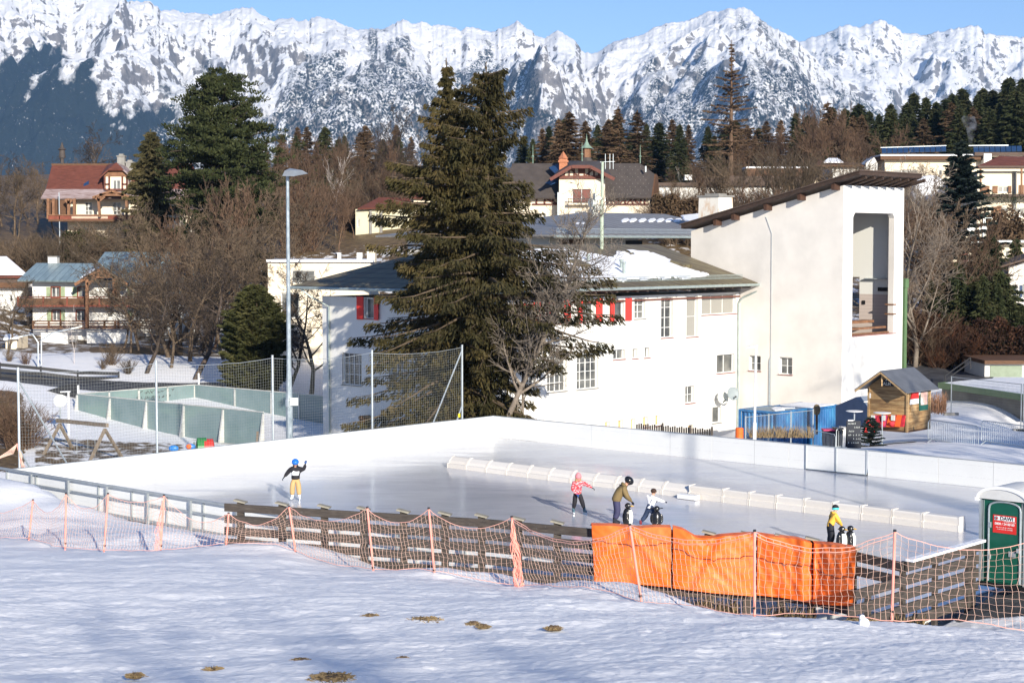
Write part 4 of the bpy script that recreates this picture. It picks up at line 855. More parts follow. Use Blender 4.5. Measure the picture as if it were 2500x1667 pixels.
mb=MB(Wt.T); mb.lathe((.435,.053,z0+1.523),[(.02,0),(.02,.005)],12,(0,1,0)); mb.build('emblem',MATS['red'],sg)
def text(root,s,c,sd,n,size,mat,name='lettering',ext=.003):
    """lettering lying on a surface: centre c, reading along sd, facing n"""
    cu=bpy.data.curves.new(name,'FONT'); cu.body=s; cu.size=size; cu.extrude=ext; cu.align_x='CENTER'; cu.align_y='CENTER'; cu.offset=size*.012
    tmp=bpy.data.objects.new('tmp',cu); COL.objects.link(tmp); bpy.context.view_layer.update(); me=bpy.data.meshes.new_from_object(tmp.evaluated_get(bpy.context.evaluated_depsgraph_get()))
    bpy.data.objects.remove(tmp); bpy.data.curves.remove(cu)
    sd=Vector(sd).normalized(); n=Vector(n).normalized(); up=n.cross(sd); up=up if up.z>0 or abs(up.z)<1e-4 else up
    Mx=Matrix((sd,up,n)).transposed().to_4x4(); Mx.translation=Vector(c)-WORLD.get(root.name,Vector()); me.transform(Mx); me.name=name; me.materials.clear(); me.materials.append(MATS[mat])
    o=bpy.data.objects.new(name,me); COL.objects.link(o); o.parent=root; return o
SN=-E1
def scrawl(root,c,sd,L,h,mat,seed=0,name='lettering'):
    rr=random.Random(seed); sd=Vector(sd).normalized(); mb=MB(); x=-L/2; c=Vector(c)
    while x<L/2:
        w_=h*rr.uniform(.35,.8); p=c+sd*(x+w_/2); z=rr.uniform(-.15,.15)*h; mb.tube([p+ZV*(-h*.45),p+sd*w_*.3+ZV*(h*.45+z),p+sd*w_*.5-ZV*h*.3],h*.14,3); x+=w_*1.35
        if rr.random()<.16: x+=h*.8
    mb.build(name,MATS[mat],root)
text(sg,'DAWI',Wt.T((.665,.048,z0+1.526)),E2,SN,.115,'black'); text(sg,'0800 / 24 00 00',Wt.T((.615,.042,z0+1.403)),E2,SN,.072,'white_paint')
scrawl(sg,Wt.T((.73,.044,z0+1.457)),E2,.26,.018,'white_paint',3); scrawl(sg,Wt.T((.615,.044,z0+1.328)),E2,.40,.022,'white_paint',1); scrawl(sg,Wt.T((.615,.044,z0+1.285)),E2,.36,.022,'white_paint',2)
# ---------------------------------------------------------------- grass tufts and lumps poking through the snow
M('dry_grass',(.22,.16,.085),.9,.3,5); M('soil',(.10,.07,.045),.95,.3,4)
def tuft(px,py,D,w_,h,lab,n=420,seed=0):
    D=gdepth(px,py); w_*=.8; p=P(px,py,D); rr=random.Random(seed+int(px)); z=gz(p.x,p.y)
    c=thing('grass_tuft',lab,'grass',(p.x,p.y,z),'dry grass tufts in the snow')
    mb=MB(); K_=26; ang=[rr.uniform(.62,1.1) for _ in range(K_)]; ce=mb.pt((p.x,p.y,z+.045)); ring=[mb.pt((p.x+w_*.9*ang[k]*math.cos(2*PI*k/K_),p.y+w_*.75*ang[k]*math.sin(2*PI*k/K_),z-.03)) for k in range(K_)]
    mid_=[mb.pt((p.x+w_*.55*ang[k]*math.cos(2*PI*k/K_),p.y+w_*.45*ang[k]*math.sin(2*PI*k/K_),z+.03+.02*rr.random())) for k in range(K_)]
    for k in range(K_): mb.face((ring[k],ring[(k+1)%K_],mid_[(k+1)%K_],mid_[k])); mb.face((mid_[k],mid_[(k+1)%K_],ce))
    mb.build('soil',MATS['soil'],c)
    mb=MB()
    for k in range(n):
        a=rr.random()*6.28; r=w_*rr.random()**.5; x=p.x+r*math.cos(a); y=p.y+r*.8*math.sin(a); l=h*rr.uniform(.1,.5); th_=rr.random()*6.28; lx=math.cos(th_)*h*rr.uniform(.6,1.6); ly=math.sin(th_)*h*rr.uniform(.6,1.6); b=rr.uniform(.004,.008); zb=z+.05*max(0,1-r/w_)-.02
        mb.poly([(x-b*math.sin(th_),y+b*math.cos(th_),zb),(x+b*math.sin(th_),y-b*math.cos(th_),zb),(x+lx*.7,y+ly*.7,zb+l),(x+lx,y+ly,zb+l*.7)])
    mb.build('blades',MATS['dry_grass'],c)
for i,a in enumerate(((905,1506,24.6,.17,.07,'small dark grass tuft in the snow, left of the large brown one'),(1038,1516,24.2,.36,.10,'largest brown grass patch in the middle of the snow slope'),(1155,1522,23.8,.14,.05,'thin grass smear right of the largest brown patch'),
  (1180,1530,23.6,.13,.05,'low grass smear below and right of its thin neighbour'),(1352,1534,23.4,.17,.05,'flat pale grass patch on the slope under the first orange pad'),(330,1650,18.4,.11,.07,'dark earthy clump near the bottom left in the shade'),(520,1638,18.6,.09,.09,'dark tuft with upright blades near the lower left'),
  (735,1614,19.4,.18,.06,'brown grass streak in the lower middle, one of a loose pair'),(985,1610,19.6,.12,.05,'thin straw streak above the bottom edge near the centre'),(810,1656,18.0,.34,.10,'wide straw tuft at the bottom edge of the slope'),
  (2098,1518,27.6,.30,.10,'straw tuft just left of the foot of the tallest net pole'),(2225,1522,27.4,.35,.12,'straw tuft right of the foot of the tallest net pole'),(2300,1524,27.3,.32,.10,'spreading straw tuft at the right, farthest from the pole'))): tuft(*a)
for i,(a,b,D,lab) in enumerate(((1655,1800,35.4,'strip of dry grass under the orange crash pads'),(1870,1985,33.8,'dry grass below the third orange crash pad'),(2170,2260,32.5,'dry grass at the foot of the fence corner'))):
    p=P((a+b)/2,1480,D); z=gz(p.x,p.y); mb=MB(); rr=random.Random(i)
    for k in range(500):
        px=rr.uniform(a,b); d=D+rr.uniform(-.6,.6); q=P(px,1480,d); zz=gz(q.x,q.y) if k%5==0 else zz; l=rr.uniform(.06,.22); lx=rr.uniform(-.1,.1)
        mb.poly([(q.x-.01,q.y,zz-.03),(q.x+.01,q.y,zz-.03),(q.x+lx+.005,q.y-rr.uniform(0,.1),zz+l),(q.x+lx,q.y,zz+l)])
    tag(mb.build('dry_grass',MATS['dry_grass']),lab,'grass',kind='stuff')
p=P(2109,1534,gdepth(2109,1534)); z=gz(p.x,p.y); mb=MB(); mb.ell((p.x,p.y,z+.08),.09,.08,.09,10,8); mb.ell((p.x-.03,p.y,z+.17),.05,.05,.05,10,8); tag(mb.build('snow_lump',MATS['snow_clean'],smooth=True),'small white lump of snow standing alone on the right of the slope','snow lump')
# ---------------------------------------------------------------- people
def mcol(n,c,r=.75,**k): return M(n,c,r,**k)
mcol('cloth_black',(.018,.017,.022)); mcol('cloth_tan',(.52,.34,.15)); mcol('cloth_olive',(.19,.135,.06),var=.15); mcol('cloth_navy',(.035,.055,.11)); mcol('cloth_indigo',(.045,.045,.10)); mcol('cloth_white',(.74,.74,.76)); mcol('cloth_yellow',(.80,.45,.07)); mcol('cloth_dark',(.02,.022,.03))
mcol('hair_brown',(.05,.028,.02)); mcol('hair_blond',(.40,.24,.12)); mcol('helmet_blue',(.02,.16,.62),.2,spec=.5); mcol('helmet_black',(.012,.012,.014),.2,spec=.5); mcol('hat_pink',(.72,.24,.27)); mcol('skate_white',(.70,.74,.78),.4); mcol('skate_blue',(.10,.18,.22),.5); mcol('skate_red',(.22,.03,.04),.5); mcol('glove_blue',(.03,.09,.28)); mcol('glove_dark',(.02,.03,.05)); mcol('aqua',(.08,.60,.60),.4); mcol('blade',(.6,.62,.65),.25,metal=.8); mcol('eye',(.02,.015,.015)); mcol('lip',(.45,.15,.13)); mcol('lime',(.25,.7,.1))
m,nt,bs=newmat('cloth_pattern'); MATS['cloth_pattern']=m; vo=nt.nodes.new('ShaderNodeTexNoise'); nt.links.new(gco(nt,(1,1,2.4)),vo.inputs[0]); vo.inputs['Scale'].default_value=11; vo.inputs['Detail'].default_value=1
rp=ramp(nt,[(0,(.70,.035,.05)),(.52,(.70,.035,.05)),(.53,(.78,.70,.72)),(.60,(.66,.05,.09)),(.66,(.16,.02,.07))],vo.outputs[0],'CONSTANT'); nt.links.new(rp.outputs[0],bs.inputs['Base Color']); bs.inputs['Roughness'].default_value=.7
def skinmesh(chains,sub=2):
    """one continuous surface grown round connected bones: chains of (point, radius)"""
    vs=[];rad=[];ed=[];key={}
    def vid(p,r):
        k=tuple(round(c,4) for c in p)
        if k not in key: key[k]=len(vs); vs.append(p); rad.append(r)
        return key[k]
    for ch in chains:
        ids=[vid(p,r) for p,r in ch]
        ed+=[(a,b) for a,b in zip(ids,ids[1:]) if (a,b) not in ed]
    me=bpy.data.meshes.new('tmp'); me.from_pydata(vs,ed,[]); o=bpy.data.objects.new('tmp',me); COL.objects.link(o)
    sk=o.modifiers.new('s','SKIN'); sk.use_smooth_shade=True; o.modifiers.new('u','SUBSURF').levels=sub
    for i,r in enumerate(rad):
        rr=r if hasattr(r,'__len__') else (r,r); me.skin_vertices[0].data[i].radius=rr
    me.skin_vertices[0].data[0].use_root=True
    bpy.context.view_layer.update(); ev=o.evaluated_get(bpy.context.evaluated_depsgraph_get()); r=bpy.data.meshes.new_from_object(ev); bpy.data.objects.remove(o); return r
def person(label,feet,H,yaw,J,cols,head='hair',extra=None,hang=None):
    """J: joints in body frame (x to the figure's left.. y forward, z up) as fractions of H; cols: dict region->material"""
    root=thing('person',label,'person',tuple(feet)); cy,sy=math.cos(yaw),math.sin(yaw)
    def T(p): return Vector(((p[0]*cy-p[1]*sy)*H,(p[0]*sy+p[1]*cy)*H,p[2]*H))
    j={k:T(v) for k,v in J.items()}; h=H
    r=lambda x:x*h
    pel,wa,ch,nk=j['pelvis'],j['waist'],j['chest'],j['neck']; hd=j['head']
    chains=[[(pel,r(.078)),(wa,r(.068)),(ch,r(.078)),(nk,r(.032)),(nk.lerp(hd,.45),r(.036)),(hd,r(.062)),(hd+(hd-nk).normalized()*r(.05),r(.045))]]
    bones=[('torso',pel,ch),('head',nk.lerp(hd,.3),hd+(hd-nk)*.8)]
    for s in 'LR':
        chains.append([(ch,r(.078)),(j['sh'+s],r(.040)),(j['el'+s],r(.029)),(j['wr'+s],r(.019)),(j['wr'+s]+(j['wr'+s]-j['el'+s]).normalized()*r(.03),r(.018))])
        chains.append([(pel,r(.078)),(j['hip'+s],r(.062)),(j['kn'+s],r(.042)),(j['an'+s],r(.028)),(j['to'+s],r(.022))])
        bones+=[('arm',j['sh'+s],j['el'+s]),('arm',j['el'+s],j['wr'+s]),('leg',j['hip'+s],j['kn'+s]),('leg',j['kn'+s],j['an'+s]),('shoe',j['an'+s],j['to'+s])]
    me=skinmesh(chains); regs=['torso','head','arm','leg','shoe']; me.materials.clear()
    for q in regs: me.materials.append(MATS[cols[q]])
    for p in me.polygons:
        c=p.center; best=1e9; bi=0
        for nm,a,b in bones:
            ab=b-a; t=max(0,min(1,(c-a).dot(ab)/ab.length_squared)); d=(c-a-ab*t).length*(1.25 if nm=='shoe' else 1)
            if d<best: best=d; bi=regs.index(nm)
        p.material_index=bi; p.use_smooth=True
    b=bpy.data.objects.new('body',me); COL.objects.link(b); b.parent=root
    def part(name,mb,mat,smooth=True): 
        o=mb.build(name,MATS[mat],None,smooth=smooth); o.parent=root; return o
    fw=T(J.get('face',(0,1,0))).normalized(); up=(hd-nk).normalized(); 
    fw=(fw-up*fw.dot(up)).normalized(); sd=fw.cross(up)
    def F(a,b_,c): return hd+sd*a*h+fw*b_*h+up*c*h
    # face
    mb=MB(); mb.ell(F(0,.052,.0),.010*h,.016*h,.012*h,8,6); part('nose',mb,'skin')
    mb=MB()
    for s in (-1,1): mb.ell(F(s*.022,.052,.016),.007*h,.005*h,.005*h,8,6)
    part('eyes',mb,'eye'); mb=MB(); mb.ell(F(0,.053,-.024),.016*h,.006*h,.004*h,8,6); part('mouth',mb,'lip')
    mb=MB()
    for s in (-1,1): mb.ell(F(s*.062,0,.002),.008*h,.014*h,.02*h,8,6)
    part('ears',mb,'skin')
    Rm=Matrix((sd,fw,up)).transposed()
    if head=='hair':
        mb=MB(); mb.ell(F(0,-.010,.026),.073*h,.076*h,.066*h,18,12,Rm); part('hair',mb,cols['hair'])
    elif head=='helmet':
        mb=MB(); mb.ell(F(0,-.008,.036),.088*h,.098*h,.074*h,20,12,Rm); hm_=part('helmet',mb,cols['hair'])
        mb=MB(); mb.tube([F(-.07,.0,.02),F(-.045,.03,-.045),F(0,.04,-.062),F(.045,.03,-.045),F(.07,0,.02)],.006*h,5); part('chin_strap',mb,'cloth_dark')
    elif head=='hat':
        mb=MB(); mb.lathe(F(0,-.006,.0),[(.072*h,0),(.077*h,.02*h),(.07*h,.06*h),(.05*h,.10*h),(.02*h,.125*h),(.004*h,.13*h)],16,up); part('hat',mb,cols['hair'])
        mb=MB()
        for s in (-1,1): mb.ell(F(s*.055,-.005,-.055),.022*h,.03*h,.075*h,10,8,Rm)
        part('hair',mb,'hair_blond')
    # hands: palm, four bent fingers, thumb
    for s in 'LR':
        w=j['wr'+s]; d=(w-j['el'+s]).normalized(); 
        g=J.get('grip'+s); dd=T(g).normalized() if g else d
        a=(dd.cross(ZV) if abs(dd.z)<.95 else dd.cross(fw)).normalized(); n=a.cross(dd)
        c=w+d*h*.028; R2=Matrix((a,n,dd)).transposed(); mb=MB(); mb.ell(c+dd*h*.012,.024*h,.013*h,.03*h,12,8,R2)
        for k in range(4):
            o=c+a*h*(-.017+.0113*k)+dd*h*.034; l=h*(.017,.021,.019,.014)[k]; mb.tube([o-dd*h*.008,o+dd*l,o+dd*l*1.6-n*l*.8*(1 if n.z>0 else -1),o+dd*l*1.5-n*l*1.6*(1 if n.z>0 else -1)],[h*.0072,h*.0068,h*.006,h*.004],6)
        mb.tube([c-a*h*.014,c-a*h*.034+dd*h*.014,c-a*h*.036+dd*h*.034],[h*.008,h*.007,h*.005],6)
        part('glove',mb,cols['glove'+s])
    # jacket
    if cols.get('jacket'):
        bulk=cols.get('bulk',1)*1.13; hem=pel.lerp(wa,cols.get('hem',-.25)); q=[hem,pel.lerp(wa,.5),wa,wa.lerp(ch,.6),ch,ch.lerp(nk,.7)]
        chs=[[(q[0],(r(.092*bulk),r(.082*bulk))),(q[1],(r(.090*bulk),r(.08*bulk))),(q[3],(r(.088*bulk),r(.078*bulk))),(q[4],(r(.086*bulk),r(.072*bulk))),(q[5],r(.045))]]
        for s in 'LR': chs.append([(q[4],r(.086*bulk)),(j['sh'+s],r(.052*bulk)),(j['el'+s],r(.042*bulk)),(j['wr'+s].lerp(j['el'+s],.06),r(.030*bulk))])
        jm=skinmesh(chs); jm.materials.clear(); jm.materials.append(MATS[cols['jacket']])
        if cols.get('chest'):
            jm.materials.append(MATS[cols['chest']])
            for p in jm.polygons:
                zz=(p.center-wa).dot((ch-wa).normalized()); xx=abs((p.center-wa).dot(sd))
                if .028*h<zz<.125*h and xx<.088*h: p.material_index=1
        o=bpy.data.objects.new('jacket',jm); COL.objects.link(o); o.parent=root
        mb=MB(); mb.tube([nk+fw*.035*h+sd*.03*h-up*.01*h,nk-fw*.045*h+sd*.04*h,nk-fw*.06*h,nk-fw*.045*h-sd*.04*h,nk+fw*.035*h-sd*.03*h-up*.01*h],.024*h*cols.get('hood',1),8); part('hood' if cols.get('hood',1)>1 else 'collar',mb,cols['jacket'])
    # trousers legs thicker than the limb
    for s in 'LR':
        pass
    tm=skinmesh([[(pel,(r(.088),r(.08))),(j['hip'+s],r(.068)),(j['kn'+s],r(.052*(1.1*cols.get('leg_bulk',1)))),(j['an'+s].lerp(j['kn'+s],.14),r(.043*(1.1*cols.get('leg_bulk',1))))] for s in 'LR']+[[(pel,(r(.088),r(.08))),(wa if cols.get('bib') else pel.lerp(wa,.6),r(.08))]]+([[(wa,r(.08)),(wa.lerp(ch,.8),(r(.082),r(.07)))]] if cols.get('bib') else []))
    tm.materials.clear(); tm.materials.append(MATS[cols['leg']]); o=bpy.data.objects.new('trousers',tm); COL.objects.link(o); o.parent=root
    if cols.get('bib'):
        mb=MB()
        for s,sg in (('L',-1),('R',1)): mb.tube([wa-fw*.05*h+sd*sg*.02*h,ch-fw*.078*h+sd*sg*.04*h,nk+sd*sg*.045*h+up*.0*h,ch+fw*.075*h+sd*sg*.045*h],.011*h,5)
        part('braces',mb,cols['leg'])
    # skates
    for s in 'LR':
        a,t_=j['an'+s],j['to'+s]; d=Vector((t_.x-a.x,t_.y-a.y,0)).normalized(); x=d.cross(ZV); g0=j.get('gr'+s,min(a.z,t_.z)-.055*h) ; g0=J.get('lift'+s,0)*h
        mb=MB(); c=Vector((a.x,a.y,0)); Rb=Matrix((x,d,ZV)).transposed()
        mb.tube([a+ZV*.045*h,a,Vector((a.x,a.y,g0+.055*h))],[.036*h,.033*h,.034*h],10); mb.ell(c+d*.035*h+ZV*(g0+.06*h),.030*h,.075*h,.030*h,12,8,Rb); sk=part('skate',mb,cols['skate'])
        mb=MB(); mb.obox(c+d*.03*h+ZV*(g0+.016*h),x*.004*h,d*.085*h,ZV*.014*h); mb.obox(c+d*.075*h+ZV*(g0+.033*h),x*.012*h,d*.012*h,ZV*.008*h); mb.obox(c-d*.015*h+ZV*(g0+.033*h),x*.012*h,d*.012*h,ZV*.008*h); part('skate_blade',mb,'blade',False)
    return root
def BASE(lean=0,knee=0):
    return dict(pelvis=(0,0,.50),waist=(0,.005,.58),chest=(0,.01,.70),neck=(0,.01,.80),head=(0,.02,.895),shL=(-.105,0,.755),shR=(.105,0,.755),hipL=(-.05,0,.48),hipR=(.05,0,.48),
      knL=(-.055,.02,.285),knR=(.055,.02,.285),anL=(-.06,-.01,.095),anR=(.06,-.01,.095),toL=(-.065,.07,.06),toR=(.065,.07,.06),elL=(-.14,0,.61),elR=(.14,0,.61),wrL=(-.15,.03,.49),wrR=(.15,.03,.49))
# 1 boy in a blue helmet; faces the camera (forward = -y)
J=BASE(); J.update(elL=(-.205,.02,.80-.06),wrL=(-.235,.03,.86),elR=(.19,0,.655),wrR=(.26,.02,.565),knL=(-.075,.02,.29),knR=(.075,.03,.29),anL=(-.085,-.01,.10),anR=(.08,.01,.10),toL=(-.10,.07,.06),toR=(.10,.085,.06),head=(.0,.035,.885),face=(0,1,-.25))
person('boy in a blue helmet, black jacket with white chest and tan trousers skating alone',G(722,1221,0),1.52,PI,{**J},dict(torso='cloth_black',head='skin',arm='cloth_black',leg='cloth_tan',shoe='skate_white',hair='helmet_blue',gloveL='glove_blue',gloveR='glove_dark',jacket='cloth_black',chest='cloth_white',bulk=1.08,leg_bulk=1.18,skate='skate_white',hood=1.2,hem=-.1),'helmet')
# 2 girl with pink hat, faces right-front
J=BASE(); J.update(pelvis=(0,-.02,.485),waist=(0,-.005,.565),chest=(0,.035,.68),neck=(0,.055,.775),head=(0,.075,.865),shL=(-.10,.04,.735),shR=(.10,.03,.735),elL=(-.20,.09,.70),wrL=(-.30,.13,.64),elR=(.13,.03,.585),wrR=(.06,.12,.50),
  hipL=(-.05,-.02,.465),hipR=(.05,-.02,.465),knL=(-.105,.03,.28),knR=(.075,.03,.28),anL=(-.165,-.01,.105),anR=(.095,-.02,.105),toL=(-.19,.06,.06),toR=(.10,.065,.06),face=(-.15,1,-.35))
person('girl in a pink bobble hat and red patterned jacket with one arm stretched out',G(1410,1254,0),1.45,PI*1.06,J,dict(torso='cloth_pattern',head='skin',arm='cloth_pattern',leg='cloth_black',shoe='skate_blue',hair='hat_pink',gloveL='glove_dark',gloveR='glove_blue',jacket='cloth_pattern',bulk=1.0,skate='skate_blue',hem=-.3),'hat')
# 3 adult in olive jacket bending to a penguin, seen from the side (facing +x)
J=BASE(); J.update(pelvis=(0,-.03,.49),waist=(0,-.01,.565),chest=(0,.06,.675),neck=(0,.135,.755),head=(0,.20,.825),shL=(-.095,.09,.715),shR=(.095,.10,.715),elL=(-.12,.14,.575),wrL=(-.07,.24,.475),elR=(.13,.15,.57),wrR=(.06,.25,.47),
  knL=(-.05,.0,.27),knR=(.05,-.01,.27),anL=(-.05,-.05,.10),anR=(.055,-.07,.10),toL=(-.05,.03,.06),toR=(.06,.01,.06),hipL=(-.05,-.03,.465),hipR=(.05,-.03,.465),face=(0,1,-.45))
person('adult in an olive parka and black helmet bending over a penguin skating aid',G(1508,1282,0),1.72,-PI/2+.12,J,dict(torso='cloth_olive',head='skin',arm='cloth_olive',leg='cloth_indigo',shoe='cloth_dark',hair='helmet_black',gloveL='glove_dark',gloveR='glove_dark',jacket='cloth_olive',bulk=1.08,leg_bulk=1.15,skate='cloth_dark',hem=-.75,hood=1.45),'helmet')
# 4 child in dungarees seen from behind, leaning on a penguin to the right
J=BASE(); J.update(pelvis=(0,-.03,.44),waist=(0,.0,.525),chest=(0,.075,.64),neck=(.0,.12,.735),head=(.01,.15,.84),shL=(-.10,.08,.705),shR=(.10,.10,.69),elL=(-.11,.19,.62),wrL=(-.06,.30,.60),elR=(.20,.19,.63),wrR=(.22,.32,.60),
  hipL=(-.06,-.03,.42),hipR=(.06,-.03,.42),knL=(-.13,.0,.265),knR=(.10,.04,.26),anL=(-.24,-.06,.10),anR=(.13,.0,.10),toL=(-.27,.02,.06),toR=(.16,.08,.06),face=(.2,1,-.1))
person('child in navy dungarees and a white pullover leaning on a penguin aid',G(1588,1285,0),1.32,-.55,J,dict(torso='cloth_white',head='skin',arm='cloth_white',leg='cloth_navy',shoe='skate_red',hair='hair_brown',gloveL='glove_dark',gloveR='glove_dark',jacket='cloth_white',bulk=.92,leg_bulk=1.15,skate='skate_red',bib=1),'hair')
# 5 child in yellow, dark overalls
J=BASE(); J.update(pelvis=(0,-.04,.47),waist=(0,-.02,.55),chest=(0,.035,.675),neck=(0,.065,.775),head=(0,.09,.87),shL=(-.10,.05,.735),shR=(.10,.05,.735),elL=(-.11,.13,.62),wrL=(-.06,.24,.50),elR=(.12,.12,.61),wrR=(.05,.22,.49),
  knL=(-.05,.0,.27),knR=(.06,-.01,.27),anL=(-.06,-.04,.10),anR=(.07,-.05,.10),toL=(-.06,.04,.06),toR=(.08,.03,.06),hipL=(-.05,-.04,.45),hipR=(.05,-.04,.45),face=(.3,1,-.05))
pr=person('child in a yellow jacket and dark overalls with a turquoise headband behind two penguins',G(2030,1336,0),1.36,-PI/2+.25,J,dict(torso='cloth_yellow',head='skin',arm='cloth_yellow',leg='cloth_dark',shoe='cloth_dark',hair='cloth_black',gloveL='glove_dark',gloveR='glove_blue',jacket='cloth_yellow',bulk=.95,leg_bulk=1.2,skate='cloth_dark',bib=1),'hair')
hd=[o for o in pr.children if o.name.startswith('hair')][0]
mb=MB(); c=sum((v.co for v in hd.data.vertices),Vector())/len(hd.data.vertices); mb.lathe(c-ZV*.05,[(.105,-.015),(.108,0),(.108,.03),(.104,.045)],18,(.12,.05,1)); o=mb.build('headband',MATS['aqua']); o.parent=pr
# penguins
mcol('peng_black',(.014,.014,.016),.25,spec=.6); mcol('peng_white',(.74,.76,.70),.35); mcol('peng_beak',(.60,.36,.05),.4)
def penguin(label,base,H,yaw,pose=0):
    t=thing('penguin_aid',label,'skating aid',tuple(base),'penguin skating aids'); p=Vector(base); f=Vector((math.cos(yaw),math.sin(yaw),0)); s=f.cross(ZV)
    def F(a,b,c): return p+f*a*H+s*b*H+ZV*c*H
    mb=MB(); prof=[(.10,.03),(.155,.06),(.185,.16),(.20,.28),(.20,.40),(.175,.54),(.135,.64),(.10,.695)]; mb.lathe(p,[(r*H,z*H) for r,z in prof],22); bd=mb.build('body',MATS['peng_black'],t,smooth=True)
    mb=MB(); mb.lathe(F(.035,0,0),[(r*H*.93,z*H) for r,z in prof[:-1]],22); mb.build('belly',MATS['peng_white'],t,smooth=True)
    mb=MB(); mb.ell(F(.015,0,.80),.125*H,.115*H,.115*H,18,12); hd=mb.build('head',MATS['peng_black'],t,smooth=True)
    mb=MB(); mb.tube([F(.12,0,.79),F(.20,0,.785),F(.25,0,.77)],[.035*H,.022*H,.006*H],10); mb.build('beak',MATS['peng_beak'],hd,smooth=True)
    mb=MB()
    for b in (-1,1): mb.ell(F(.095,b*.06,.825),.02*H,.02*H,.028*H,10,8)
    mb.build('eye',MATS['peng_white'],hd,smooth=True)
    for b in (-1,1):
        mb=MB(); mb.ell(F(-.01,b*.185,.40),.085*H,.03*H,.20*H,14,10); mb.build('flipper',MATS['peng_black'],t,smooth=True)
    mb=MB()
    for b in (-1,1): mb.tube([F(-.02,b*.10,.80),F(-.04,b*.20,.83),F(-.04,b*.26,.83)],.022*H,6)
    mb.build('handle',MATS['peng_black'],t)
    mb=MB(); mb.obox(F(.02,0,.022),f*.24*H,s*.17*H,ZV*.012*H); mb.build('runner',MATS['peng_white'],t)
penguin('penguin skating aid with a white belly held by the adult in olive',G(1532,1283,0),.83,-.15)
penguin('black penguin aid turned away, held by the child in dungarees',G(1603,1289,0),.80,1.35)
penguin('penguin aid looking right past a yellow beak, nearer the child in yellow',G(2054,1342,0),.80,-.55)
penguin('penguin aid pushed in front, the farther right of the two at the child in yellow',G(2075,1341,0),.80,-.05)
# ---------------------------------------------------------------- ball stop net behind the left boards
bn=thing('ball_stop_net','tall fine grey net on galvanised posts behind the left rink boards','net',tuple(RK(-12,-1.4,-.8)))
NB=-1.4; PT=[(44,905),(381,887),(665,874),(908,861),(1128,848)]; tops=[]
for px,py in PT:
    a,z=onb(px,py,NB); tops.append((a,z)); mb=MB(); mb.tube([RK(a,NB,-2),RK(a,NB,z+.08)],.05,8); po=mb.build('post',MATS['galv'],bn)
    mb=MB(); mb.lathe(RK(a,NB,z+.06),[(.055,0),(.055,.07)],8); mb.build('cap',MATS['grey_metal'],po)
def stay(a,z,b,side,frac):
    mb=MB(); mb.tube([RK(a,NB,z*frac),RK(a+side,b,-1.3)],.035,6); mb.build('stay',MATS['galv'],bn)
a,z=tops[0]; stay(a,z,NB-.1,3.4,.92); stay(a,z,NB-.1,1.6,.35)
a,z=tops[-1]; stay(a,z,NB-.1,-3.1,.97); stay(a,z,NB-.1,-1.3,.35)
for (a0,z0),(a1,z1) in zip(tops,tops[1:]):
    mb=MB(); n=int((a1-a0)/.13); nz=44; V=[]
    for k in range(n+1):
        s=k/n; zt=z0+(z1-z0)*s-.16*4*s*(1-s); V.append([RK(a0+(a1-a0)*s,NB+.03*noise.noise((s*6,j*.2,a0)),zt+(-1.0-zt)*j/nz+.02*noise.noise((s*9,j*.3,1))) for j in range(nz+1)])
    for k in range(n+1): mb.tube([V[k][j] for j in range(0,nz+1,4)],.0028,3,False)
    for j in range(1,nz+1): mb.tube([V[k][j] for k in range(0,n+1,3)]+[V[n][j]],.0038,3,False)
    pn=mb.build('net_panel',MATS['cord_grey'],bn); mb=MB(); mb.tube([V[k][0] for k in range(n+1)],.014,4); mb.build('wire',MATS['grey_metal'],pn)
# ---------------------------------------------------------------- tall flood light mast
def lampmast(px,py,b,label,base_z=-1.0,aoff=None):
    a,z=onb(px,py,b); p=RK(a,b,base_z); return p,z
p,z=lampmast(702,420,-.75,''); p.z=-1; lm=thing('floodlight_mast','tall tapering galvanised light mast with a flat dark head rising behind the left boards','street lamp',tuple(p)); top=Vector((p.x,p.y,z))
m,nt,bs=newmat('galv_old'); MATS['galv_old']=m; n=noi(nt,6,5,.7,gco(nt,(1,1,.5))); rp=ramp(nt,[(.35,(.20,.25,.28)),(.65,(.42,.47,.50))],n.outputs[0]); nt.links.new(rp.outputs[0],bs.inputs['Base Color']); bs.inputs['Roughness'].default_value=.5; bs.inputs['Metallic'].default_value=.4
mb=MB(); mb.tube([p,p+ZV*3.5,Vector((p.x,p.y,4.0)),top],[.155,.15,.10,.065],12); mb.build('pole',MATS['galv_old'],lm)
mb=MB(); q=P(704,1010,p.y); mb.lathe((p.x,p.y,q.z+.3),[(.16,0),(.17,.04),(.17,.28),(.16,.32)],12); mb.build('band',MATS['galv'],lm)
mb=MB(); c=P(718,980,p.y-.2); mb.obox(c,(.17,0,0),(0,.10,0),(0,0,.16)); mb.build('control_box',MATS['dish_white'],lm)
h=[P(690,428,p.y),P(700,412,p.y),P(752,428,p.y),P(722,432,p.y)]
mb=MB(); f_=P(690,429,p.y); g_=P(752,423,p.y); 
mb.hexa([P(689,430,p.y-.5),P(716,431,p.y-.6),P(752,424,p.y+.1),P(712,422,p.y+.5),P(695,417,p.y-.3),P(712,416,p.y-.35),P(738,416,p.y+.1),P(708,411,p.y+.35)]); mb.build('lamp_head',MATS['grey_metal'],lm)
